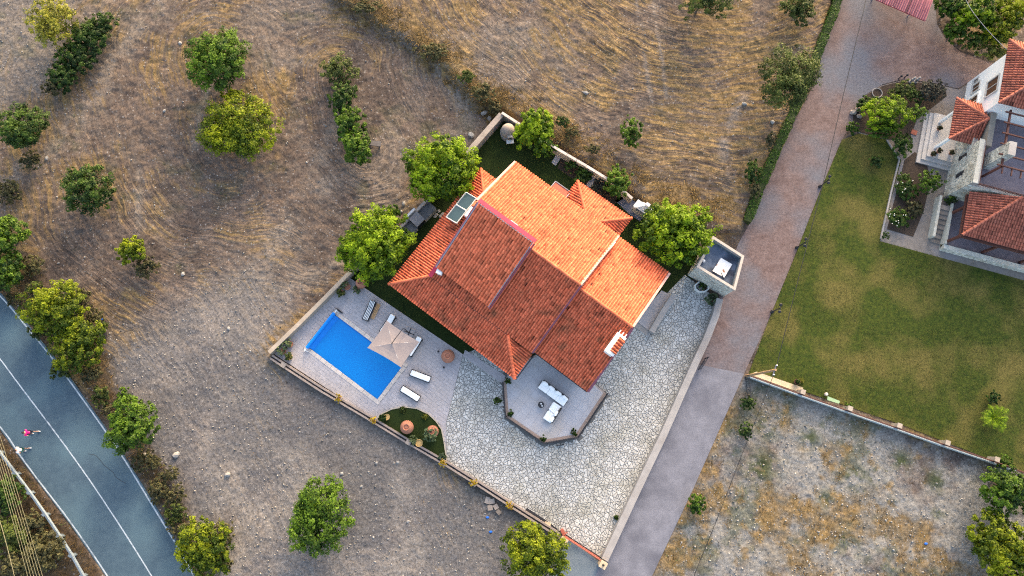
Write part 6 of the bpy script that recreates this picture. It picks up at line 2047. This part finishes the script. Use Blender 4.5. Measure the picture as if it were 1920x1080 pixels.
for px, py, rx, ry, h, sp, ex, lb in [
    (195, 45, 26, 24, 2.0, 'bush', -.05, 'dark bush at the upper end of the diagonal field hedge beside the yellow tree'),
    (100, 165, 20, 20, 1.5, 'scrub', -.1, 'brown-green bush at the lower tail of the diagonal field hedge'),
    (1410, 360, 12, 18, 1.0, 'scrub', .1, 'dry shrub at the lower end of the drive hedge, field side'),
    (1438, 268, 12, 20, 1.0, 'scrub', .0, 'dry shrub beside the middle of the drive hedge, field side')]:
    TREES.append(('hedge_bush', lb, 'bush', px, py, rx, ry, h, sp, dict(extra=ex)))
for nm, lb, ct, px, py, rx, ry, h, sp, kw in TREES:
    kw = dict(kw)
    if nm in INSIDE and 'zb' not in kw: kw['zb'] = 0.0
    tree(nm, lb, ct, px, py, rx, ry, h, sp, **kw)


def hedge(label, pts, wd, h, sp='hedge'):
    """clipped hedge along a line of photograph points"""
    SEED[0] += 1
    rng = np.random.default_rng(SEED[0])
    P = PL(pts, h)
    t = thing('hedge', label, 'hedge', (*P[0], 0))
    Cs, Ns = [], []
    mb = MB()
    for a, b in zip(P, P[1:]):
        a = Vector((*a, 0)); b = Vector((*b, 0)); L = (b - a).length; d = (b - a) / L; n = Vector((-d.y, d.x, 0))
        m = int(L * (wd + 2 * h) * 170)
        s = rng.uniform(0, L, m); q = rng.uniform(-(wd / 2 + h), wd / 2 + h, m)
        wob = .06 * np.sin(s * 1.7) + .04 * np.sin(s * 4.1)
        top = np.abs(q) < wd / 2
        off = np.where(top, q, np.sign(q) * (wd / 2 + wob)); z = np.where(top, h + wob, h - (np.abs(q) - wd / 2))
        dep = rng.uniform(-.09, .05, m)
        pos = np.array(a)[None] + np.array(d)[None] * s[:, None] + np.array(n)[None] * (off * (1 + np.where(top, 0, dep)))[:, None]
        pos[:, 2] = z + np.where(top, dep, 0)
        nr = np.where(top[:, None], np.array([[0, 0, 1.]]), np.array(n)[None] * np.sign(q)[:, None]) + rng.normal(0, .5, (m, 3))
        Cs.append(pos); Ns.append(nr)
        c = a.lerp(b, .5); mb.box((c.x, c.y, h * .46), (L + .1, wd * .8, h * .92), math.atan2(d.y, d.x))
    C = np.concatenate(Cs); Nn = np.concatenate(Ns); Nn /= np.linalg.norm(Nn, axis=1)[:, None]
    T = np.clip(rng.normal(.4, .2, len(C)) + .25 * (fbm(C[:, 0] * .8, C[:, 1] * .8, 5, 3) - .5), 0, 1)
    V, F, T = leaf_quads(C, Nn, .13, rng, T)
    np_mesh('foliage', V, F, LEAF[sp], t, tone=T)
    mb.build('branches', mat('hedge_core', (.02, .03, .008), (.03, .045, .012), bump=0), t)


hedge('long clipped green hedge along the field side of the pink drive', [(1585, -40), (1566, 18), (1548, 62), (1531, 108), (1505, 172), (1480, 228), (1447, 303), (1421, 365), (1403, 413)], .85, 1.1)

# ------------------------------------------------------------------ pots with plants


def plant(name, label, cat, px, py, r, h, sp, pot=None, zb=.05, ox=0, oy=0, pm=None, group=None, leaf=.15, extra=.1, nc=34):
    SEED[0] += 1
    rng = np.random.default_rng(SEED[0])
    g = W(px, py, zb + (pot[1] if pot else 0) + h * .3)
    t = thing(name, label, cat, (g.x, g.y, zb), group)
    z = zb
    if pot:
        pr, ph_ = pot
        mb = MB(); mb.lathe((g.x - ox, g.y - oy, zb), [(pr * .62, 0), (pr * .95, ph_ * .8), (pr * 1.06, ph_ * .82), (pr * 1.06, ph_), (pr * .9, ph_), (pr * .85, ph_ * .85)], 18)
        mb.build('pot', pm or M_TERRA, t, smooth=False)
        z += ph_ * .9
    k = .047
    V, F, T = crown_arrays((g.x, g.y, z + h * .35), r * k, r * k, h * .6, 0, nc, 16, leaf, rng, lo=-.5, rough=.3)
    np_mesh('foliage', V, F, LEAF[sp], t, tone=np.clip(T + extra, 0, 1))
    return t


M_CLAYY = mat('yellow_clay', (.42, .27, .10), (.5, .34, .15), scale=4, bump=.1)
plant('potted_plant', 'potted plant against the corner of the beige pool wall', 'potted plant', 644, 533, 9, .5, 'palegreen', (.3, .4), ox=-.3, oy=.2)
plant('potted_plant', 'yellowish potted plant, left of three at the upper pool corner', 'potted plant', 639, 548, 9, .5, 'olive', (.26, .35), extra=.2)
plant('potted_plant', 'potted plant, right of three at the upper pool corner', 'potted plant', 669, 543, 9, .5, 'palegreen', (.24, .35))
plant('potted_plant', 'spiky potted plant, topmost of three at the west pool corner', 'potted plant', 538, 645, 10, .6, 'palegreen', (.28, .4), ox=-.2)
plant('potted_plant', 'spiky potted plant, middle of three at the west pool corner', 'potted plant', 527, 658, 10, .6, 'palegreen', (.28, .4), ox=-.1)
plant('potted_plant', 'ochre potted plant, lowest of three at the west pool corner', 'potted plant', 541, 669, 8, .5, 'olive', (.28, .4), pm=M_CLAYY)
plant('potted_plant', 'orange ringed pot with leaning green plant on the planting bed', 'potted plant', 776, 826, 9, .6, 'palegreen', (.32, .4), ox=-.42, oy=.22, pm=M_CLAYY, zb=.07)
plant('potted_plant', 'potted plant with pale ring pot at the left tip of the planting bed', 'potted plant', 718, 782, 8, .5, 'bush', (.26, .3), ox=-.3, pm=M_CLAYY, zb=.07)
plant('bed_plant', 'grey-green tuft at the bottom corner of the planting bed', 'plant', 829, 855, 8, .6, 'agave', zb=.07, leaf=.2)
plant('bed_plant', 'dull yellow plant ring at the top of the planting bed', 'plant', 755, 769, 6, .3, 'olive', zb=.07)
plant('bed_plant', 'bright yellow-green plant ring by the curved bed edge', 'plant', 797, 782, 6, .3, 'yellow', zb=.07)
plant('urn_shrub', 'round green shrub growing out of the right urn', 'shrub', 808, 816, 14, .9, 'palegreen', zb=.6, extra=-.1, nc=70, leaf=.17)
for px, py, lb in ((635, 746, 'by the pool corner pillar'), (700, 789, 'at the left tip of the planting bed wall'), (831, 868, 'at the lower tip of the planting bed wall'), (889, 906, 'on the pillar left of the stone heap'), (955, 948, 'on the pillar right of the stone heap')):
    plant('flower_pot', 'yellow flowering pot plant ' + lb, 'potted plant', px, py, 8, .35, 'flower', (.15, .2), zb=.57, leaf=.11, extra=.0, nc=26)
for px, py, lb in ((951, 716, 'spiky plant at the railing end under the roof corner'), (957, 776, 'spiky plant in the west corner of the terrace strip'), (1020, 823, 'spiky plant in the bottom corner of the terrace strip'), (1076, 811, 'spiky plant in the right lower corner of the terrace strip')):
    plant('terrace_plant', lb, 'plant', px, py, 6.5, .5, 'bush', zb=TZ, leaf=.2, extra=.15, nc=16)
plant('potted_plant', 'dark potted shrub on the stone driveway beside the terrace railing', 'potted plant', 933, 751, 7, .5, 'bush', (.22, .3), leaf=.18)
plant('potted_agave', 'spiky potted agave at the foot of the stone tower', 'potted plant', 1334, 561, 14, .5, 'agave', (.26, .35), leaf=.34, nc=20)
plant('trough_plant', 'green plant filling the pale stone planter', 'plant', 1317, 534, 9, .4, 'hedge', zb=.3, nc=30, extra=-.1)
plant('wall_plant', 'small weed at the foot of the lane wall on the stone driveway', 'plant', 1155, 970, 4, .25, 'bush', zb=.03)
for px, py, lb in ((1763, 240, 'beside the upper porch column'), (1762, 283, 'right of the lower porch column'), (1751, 288, 'in front of the lower porch column'), (1785, 286, 'at the stone wall end of the porch floor')):
    plant('potted_plant', 'small dark potted plant ' + lb, 'potted plant', px, py, 5, .4, 'scrub', (.16, .25), zb=.48)
plant('lawn_pot', 'dark round pot on the lawn near the utility pole', 'pot', 1496, 716, 4, .25, 'bush', (.26, .4), zb=0, pm=M_WOOD)
plant('lawn_plant', 'bright yellow-green plant beside the dark pot on the lawn', 'plant', 1503, 714, 5, .35, 'yellow', zb=0)
plant('yellow_shrub', 'small bright yellow plant at the drive bend kerb', 'plant', 1799, 79, 5, .4, 'yellow', zb=0, extra=.2)
plant('pot_flowers', 'red and green potted flowers at the foot of the villa stairs', 'potted plant', 1768, 462, 5, .3, 'scrub', (.18, .2), zb=0)

# rose flowers
mfl = mat('pale_petals', (.62, .58, .5), (.72, .69, .62), bump=0)
for (cx, cy, n, lb) in ((1698, 352, 6, 'upper'), (1682, 408, 12, 'lower')):
    rng = np.random.default_rng(int(cx))
    for i in range(n):
        p = W(cx + rng.normal(0, 9), cy + rng.normal(0, 9), 1.0); mb = MB(); mb.ball((p.x, p.y, .9 + rng.uniform(-.1, .2)), .05, 6, 4)
        tag(mb.build('rose_bloom', mfl), f'pale rose bloom on the {lb} rose bush of the villa bed', 'flower', f'pale blooms on the {lb} rose bush')

# palm on the lawn: fronds of leaflets
def palm(label, px, py, R, h, n):
    g = W(px, py, .5); t = thing('palm', label, 'palm', (g.x, g.y, 0))
    rng = np.random.default_rng(int(px))
    mb = MB(); mb.lathe((g.x, g.y, 0), [(.16, 0), (.2, .2), (.12, .4)], 10); mb.build('stem', M_BARK, t)
    for k in range(n):
        th = 2 * math.pi * k / n + rng.uniform(-.2, .2); L = R * rng.uniform(.75, 1.1); e = Vector((math.cos(th), math.sin(th), 0)); s = Vector((-e.y, e.x, 0))
        mb = MB(); pts = []
        for i in range(9):
            f = i / 8; pts.append(Vector((g.x, g.y, .35)) + e * L * f + Vector((0, 0, h * math.sin(f * 2.4) * .8)))
        for i in range(8):
            for sd_ in (-1, 1):
                for q in (0, .5):
                    a = pts[i].lerp(pts[i + 1], q); wd = L * .3 * math.sin((i + q + 1) / 9 * math.pi) + .05
                    tip = a + s * sd_ * wd + e * wd * .5 - Vector((0, 0, .08)); mb.add([a, a + e * .07, tip], [(0, 1, 2)], rng.uniform(.2, .9))
        mb.tube(pts, [.02 - .0018 * i for i in range(9)], 4, .9, cap=False)
        mb.build('frond', LEAF['walnut' if n > 9 else 'carob'], t)


palm('bright green young palm on the lower right lawn', 1862, 782, 1.35, .8, 13)

# ------------------------------------------------------------------ rocks and rubble
M_ROCK = mat('pale_rock', (.20, .19, .18), (.33, .315, .30), scale=5, bump=.4, bscale=18, tone=1.0)


def rock(label, px, py, r, flat=.6, name='rock', tone=0.):
    g = W(px, py, 0); z = gz(g.x, g.y)
    rr = random.Random(int(px * 7 + py))
    mb = MB(); mb.ball((g.x, g.y, z + r * flat * .35), (r, r * rr.uniform(.65, .9), r * flat), 8, 5, tone)
    a = rr.uniform(0, 3)
    nv = []
    for x, y, zz in mb.v:
        dx, dy = x - g.x, y - g.y
        k = 1 + rr.uniform(-.18, .18)
        nv.append((g.x + (dx * math.cos(a) - dy * math.sin(a)) * k, g.y + (dx * math.sin(a) + dy * math.cos(a)) * k, zz + rr.uniform(-.1, .1) * r))
    mb.v = nv
    tag(mb.build(name, M_ROCK), label, 'rock')


for px, py, r, lb in [
    (88, 297, .24, 'pale rock below the dark tree at the left frame edge'), (338, 81, .2, 'white rock left of the large dark field tree'),
    (308, 208, .18, 'white rock left of the yellow-green field tree'), (332, 853, .46, 'squarish pale block beside the roadside tree'),
    (273, 853, .3, 'tall pale rock touching the roadside tree'), (428, 890, .36, 'flat brownish rock in the gravel right of the roadside rubble'),
    (641, 888, .22, 'white rock in the gravel above the lone tree'), (765, 978, .2, 'white rock in the gravel right of the lone tree'),
    (746, 867, .2, 'white rock below the planting bed wall'), (706, 868, .2, 'pale rock in the gravel below the urns'),
    (678, 912, .17, 'small white rock up and right of the lone tree'), (1390, 202, .26, 'grey rock left of the olive green drive tree'),
    (1442, 236, .22, 'white stone beside the drive hedge'), (908, 212, .36, 'flat grey slab outside the clay oven corner'), (918, 222, .24, 'pale cube-like rock outside the clay oven corner'),
    (884, 254, .34, 'white rubble lump outside the thick grey wall'), (757, 382, .24, 'pale rock behind the outdoor kitchen, upper'), (752, 397, .2, 'pale rock behind the outdoor kitchen, lower'),
    (1097, 181, .26, 'bluish rock in the north field'), (429, 616, .2, 'white elongated rock in the grey field left of the pool'), (343, 514, .22, 'pale flat rock right of the small field tree')]:
    rock(lb, px, py, r * (.8 if py > 840 and px < 900 else 1))
# dark slab beside the thicket
g = W(703, 270, .3); mb = MB(); mb.box((g.x, g.y, .45), (1.25, .5, .12), -.12); mb.box((g.x - .45, g.y - .1, .2), (.12, .4, .5), -.12); mb.box((g.x + .45, g.y - .1, .2), (.12, .4, .5), -.12)
tag(mb.build('stone_bench', mat('dark_slab', (.09, .08, .08), (.14, .125, .12), pos=True)), 'dark flat slab on supports beside the field thicket', 'bench')
for k, (px, py, a, lb) in enumerate(((914, 938, 1.3, 'upright pale slab'), (922, 940, .2, 'uppermost flat slab'), (919, 952, .1, 'left lower slab'), (930, 950, .5, 'middle slab'), (935, 960, .7, 'dark brown slab'))):
    g = W(px, py, .1); mb = MB(); mb.box((g.x, g.y, .05 + .03 * k), (.55 - .05 * k, .42, .12), a, -.45 if k == 4 else random.uniform(-.15, .1))
    tag(mb.build('stone_slab', M_DUSTY), lb + ' in the heap outside the southern wall', 'slab')
for px, py, lb in ((193, 599, 'blue plastic scrap in the roadside strip'), (920, 997, 'blue plastic scrap left of the plot corner tree'), (914, 970, 'small blue scrap near the slab heap'), (1735, 1019, 'blue plastic scrap in the bottom right scrub')):
    g = W(px, py, 0); mb = MB(); mb.ball((g.x, g.y, gz(g.x, g.y) + .05), (.16, .1, .07), 7, 4); tag(mb.build('plastic_scrap', mat('blue_plastic', (.02, .12, .5), rough=.4, bump=0)), lb, 'litter')
g = W(193, 628, .2); mb = MB(); mb.box((g.x, g.y, .2), (.5, .45, .4), .2); tag(mb.build('dark_crate', M_DARK), 'black box in the dry grass of the roadside strip', 'crate')


def scatter_stones(n_try, seed, region, dens_fn, s0, s1, name, m):
    rng = np.random.default_rng(seed)
    x = rng.uniform(region[0], region[1], n_try); y = rng.uniform(region[2], region[3], n_try)
    keep = rng.uniform(0, 1, n_try) < dens_fn(x, y)
    x, y = x[keep], y[keep]
    z = gh(x, y); n = len(x)
    s = s0 + (s1 - s0) * rng.uniform(0, 1, n) ** 3.2
    base = np.array([[1, 0, 0], [0, 1, 0], [-1, 0, 0], [0, -1, 0], [0, 0, .75], [0, 0, -.5]])
    V = base[None] * s[:, None, None] * rng.uniform(.55, 1.25, (n, 6, 1))
    a = rng.uniform(0, 6.28, n); ca, sa = np.cos(a)[:, None], np.sin(a)[:, None]
    X = V[:, :, 0] * ca - V[:, :, 1] * sa * .75; Y = V[:, :, 0] * sa + V[:, :, 1] * ca * .75
    V = np.stack([X + x[:, None], Y + y[:, None], V[:, :, 2] + z[:, None] + .25 * s[:, None]], 2).reshape(-1, 3)
    f = np.array([[0, 1, 4], [1, 2, 4], [2, 3, 4], [3, 0, 4], [1, 0, 5], [2, 1, 5], [3, 2, 5], [0, 3, 5]])
    F = (f[None] + 6 * np.arange(n)[:, None, None]).reshape(-1, 3)
    T = np.repeat(rng.normal(-.08, .22, n), 8)
    o = np_mesh(name, V, F, m, tone=T, kind='stuff', org=Vector((0, 0, 0)))
    return o


REG = (-53, 53, -15, 44)


def bare(x, y): return 1 - np.clip(flat_mask(x, y) * 3, 0, 1)


def d_stone(x, y):
    straw, gravel, green, verge, fur, ph, n1, n2, grey, scrub, st = covers(x, y)
    return np.clip(.10 + .55 * gravel + .45 * scrub * gravel - .1 * straw, 0, 1) * bare(x, y) * (.4 + 1.2 * np.clip(n2 - .2, 0, 1)) * (1 - .6 * verge)


scatter_stones(85000, 3, REG, d_stone, .02, .13, 'field_stones', M_ROCK)


def scatter_blades(n_try, seed, region, dens_fn, l0, l1, wd, name, m, lean=(.6, 1.35), k=3, spread=.1, zf=gh):
    rng = np.random.default_rng(seed)
    x = rng.uniform(region[0], region[1], n_try); y = rng.uniform(region[2], region[3], n_try)
    keep = rng.uniform(0, 1, n_try) < dens_fn(x, y)
    x, y = np.repeat(x[keep], k), np.repeat(y[keep], k)
    n = len(x)
    if n == 0: return
    x = x + rng.normal(0, spread, n); y = y + rng.normal(0, spread, n)
    z = zf(x, y) - .01
    L = rng.uniform(l0, l1, n); th = rng.uniform(0, 6.28, n); le = rng.uniform(lean[0], lean[1], n)
    dx, dy, dz_ = np.cos(th) * np.sin(le) * L, np.sin(th) * np.sin(le) * L, np.cos(le) * L
    px_, py_ = -np.sin(th) * wd, np.cos(th) * wd
    V = np.stack([np.stack([x + px_, y + py_, z], 1), np.stack([x - px_, y - py_, z], 1), np.stack([x + dx, y + dy, z + dz_], 1)], 1).reshape(-1, 3)
    F = np.arange(3 * n).reshape(n, 3)
    return np_mesh(name, V, F, m, tone=np.clip(rng.normal(.45, .25, n), 0, 1), kind='stuff', org=Vector((0, 0, 0)))


M_STRAW = leaf_mat('dry_straw', (.10, .06, .02), (.33, .215, .075), .25)
M_VERGE = leaf_mat('dry_verge', (.04, .026, .011), (.17, .105, .036), .2)
M_BANK = leaf_mat('bank_straw', (.055, .035, .013), (.30, .19, .06), .2)
M_WEED = leaf_mat('green_weed', (.03, .055, .012), (.11, .15, .035), .25)


def d_straw(x, y):
    c = covers(x, y); return np.clip(c[0] * 1.1, 0, 1) * bare(x, y) * (1 - c[3])


def d_verge(x, y):
    c = covers(x, y); return np.clip(c[3] * .9 + .25 * c[9] * c[0], 0, 1) * bare(x, y)


def d_bank(x, y):
    ln = PL([(600, -60), (655, 0), (710, 34), (775, 76), (845, 124), (895, 180), (925, 200)])
    wl = PL([(945, 205), (1060, 265), (1225, 378), (1330, 385)])
    d1 = dseg(x, y, ln); d2 = dseg(x, y, wl)
    return np.clip(np.exp(-(d1 / 1.3) ** 2) + .7 * np.exp(-((d2 - .8) / .9) ** 2), 0, 1) * bare(x, y) * smooth01((fbm(x * .7, y * .7, 150, 3) - .25) / .3)


def d_weed(x, y):
    c = covers(x, y); return np.clip(c[2] * .8 + .12 * c[3], 0, 1) * bare(x, y)


scatter_blades(42000, 5, REG, d_straw, .10, .30, .014, 'straw_grass', M_STRAW)
scatter_blades(100000, 6, REG, d_verge, .15, .5, .02, 'dry_grass', M_VERGE, k=5)
scatter_blades(170000, 15, REG, d_bank, .2, .7, .022, 'bank_grass', M_BANK, k=6, spread=.14)
scatter_blades(30000, 7, REG, d_weed, .10, .28, .018, 'weeds', M_WEED, k=4)
LX = [p[0] for p in LAWN]; LY = [p[1] for p in LAWN]
M_GRASS = leaf_mat('lawn_grass', (.022, .036, .004), (.125, .125, .022), .3)


def d_lawn(x, y): return inpoly(x, y, LAWN) * (.25 + .75 * smooth01((fbm(x * .3, y * .3, 71, 4) - .3) / .3))


scatter_blades(52000, 8, (min(LX), 53, min(LY), max(LY)), d_lawn, .06, .15, .014, 'lawn_grass', M_GRASS, k=4, spread=.12, zf=lambda x, y: np.zeros(x.shape))
M_GR2 = leaf_mat('garden_grass', (.010, .020, .003), (.035, .056, .008), .3)
GXp = [p[0] for p in GARDEN]; GYp = [p[1] for p in GARDEN]
scatter_blades(26000, 9, (min(GXp), max(GXp), min(GYp), max(GYp)), lambda x, y: inpoly(x, y, GARDEN) * .9, .05, .11, .014, 'garden_grass', M_GR2, k=3, spread=.1, zf=lambda x, y: np.zeros(x.shape))

# ------------------------------------------------------------------ two people walking on the road
M_SKIN = mat('skin', (.36, .20, .14), (.42, .24, .17), scale=10, bump=0, rough=.6)
M_HAIR = mat('dark_hair', (.015, .012, .01), rough=.6, bump=.1)


def skin_mesh(name, verts, edges, radii, m, parent, root=0, sub=2):
    me = bpy.data.meshes.new(name)
    me.from_pydata(verts, edges, [])
    o = link_mesh(name, me, parent)
    md = o.modifiers.new('skin', 'SKIN')
    for i, r in enumerate(radii):
        sv = me.skin_vertices[0].data[i]; sv.radius = (r, r) if not isinstance(r, tuple) else r; sv.use_root = (i == root)
    md.use_smooth_shade = True
    s = o.modifiers.new('sub', 'SUBSURF'); s.levels = sub; s.render_levels = sub
    # keep only the grown surface
    dg = bpy.context.evaluated_depsgraph_get()
    me2 = bpy.data.meshes.new_from_object(o.evaluated_get(dg))
    o.modifiers.clear(); o.data = me2
    me2.materials.clear(); me2.materials.append(m)
    return o


def person(label, px, py, face, shirt, shorts, stride=.30, swing=.25):
    """face = heading in radians; built facing +X"""
    g = W(px, py, 0)
    t = thing('person', label, 'person', (0, 0, 0))
    s, w_ = stride, swing
    V = [(0, 0, .95), (.0, 0, 1.12), (.02, 0, 1.32), (.03, 0, 1.46), (.05, 0, 1.54), (.06, 0, 1.62), (.06, 0, 1.73),
         (0, .10, .90), (s * .45, .11, .50), (s * .75, .11, .09), (s * .75 + .16, .12, .045),
         (0, -.10, .90), (-s * .25, -.11, .50), (-s * .95, -.11, .13), (-s * .95 + .13, -.12, .05),
         (.02, .19, 1.42), (-w_ * .35, .25, 1.15), (w_ * .1, .27, .92),
         (.02, -.19, 1.42), (w_ * .5, -.25, 1.17), (w_ * 1.25, -.24, .98)]
    E = [(0, 1), (1, 2), (2, 3), (3, 4), (4, 5), (5, 6), (0, 7), (7, 8), (8, 9), (9, 10), (0, 11), (11, 12), (12, 13), (13, 14), (3, 15), (15, 16), (16, 17), (3, 18), (18, 19), (19, 20)]
    R = [.12, .115, .13, .10, .052, .085, .07, .085, .055, .038, .03, .085, .055, .038, .03, .055, .04, .03, .055, .04, .03]
    # hands: palm, four fingers and a thumb each
    for wr, el in ((17, 16), (20, 19)):
        a = Vector(V[wr]); d = (a - Vector(V[el])).normalized(); side = Vector((1, 0, 0)) - d * d.x; side.normalize()
        V.append(tuple(a + d * .07)); R.append(.03); E.append((wr, len(V) - 1)); pm = len(V) - 1
        for k in range(4):
            b = a + d * .10 + side * (.03 - .02 * k); V.append(tuple(b)); R.append(.010); E.append((pm, len(V) - 1))
            V.append(tuple(b + d * (.06, .075, .07, .05)[k] + side * -.01)); R.append(.008); E.append((len(V) - 2, len(V) - 1))
        V.append(tuple(a + d * .05 + side * .05)); R.append(.011); E.append((wr, len(V) - 1))
    skin_mesh('body', V, E, R, M_SKIN, t)
    sh = [(0, 0, .93), (.0, 0, 1.12), (.02, 0, 1.32), (.03, 0, 1.47), (.02, .19, 1.43), (-w_ * .22, .235, 1.24), (.02, -.19, 1.43), (w_ * .3, -.235, 1.25)]
    skin_mesh('shirt', sh, [(0, 1), (1, 2), (2, 3), (3, 4), (4, 5), (3, 6), (6, 7)], [(.17, .15), .155, .165, .11, .085, .075, .085, .075], shirt, t)
    so = [(0, 0, .97), (0, .1, .88), (s * .36, .11, .56), (0, -.1, .88), (-s * .2, -.11, .56)]
    skin_mesh('shorts', so, [(0, 1), (1, 2), (0, 3), (3, 4)], [.155, .11, .085, .11, .085], shorts, t)
    mb = MB(); mb.ball((.045, 0, 1.70), (.105, .09, .10), 14, 9); mb.build('hair', M_HAIR, t, smooth=True)
    mb = MB(); mb.ball((.15, 0, 1.655), (.02, .014, .02), 6, 4); mb.build('nose', M_SKIN, t)
    for f, sy in (((s * .75 + .07, .115, .045), 1), ((-s * .95 + .06, -.115, .07), -1)):
        mb = MB(); cushion(mb, (f[0], f[1], f[2] - .045), .27, .1, .085, 0, .03); mb.build('shoe', M_PLW, t)
    t.location = (g.x, g.y, .006); t.rotation_euler = (0, 0, face)
    return t


person('person in a bright pink shirt and dark shorts walking on the road', 68, 811, math.radians(176), mat('pink_cloth', (.52, .012, .17), (.6, .02, .21), bump=.1), mat('dark_cloth', (.02, .02, .03), bump=.1), .34)
person('person in a white shirt and dark green shorts walking on the road edge line', 53, 843, math.radians(184), mat('white_cloth', (.72, .73, .74), bump=.1), mat('green_cloth', (.012, .05, .045), bump=.1), .26)
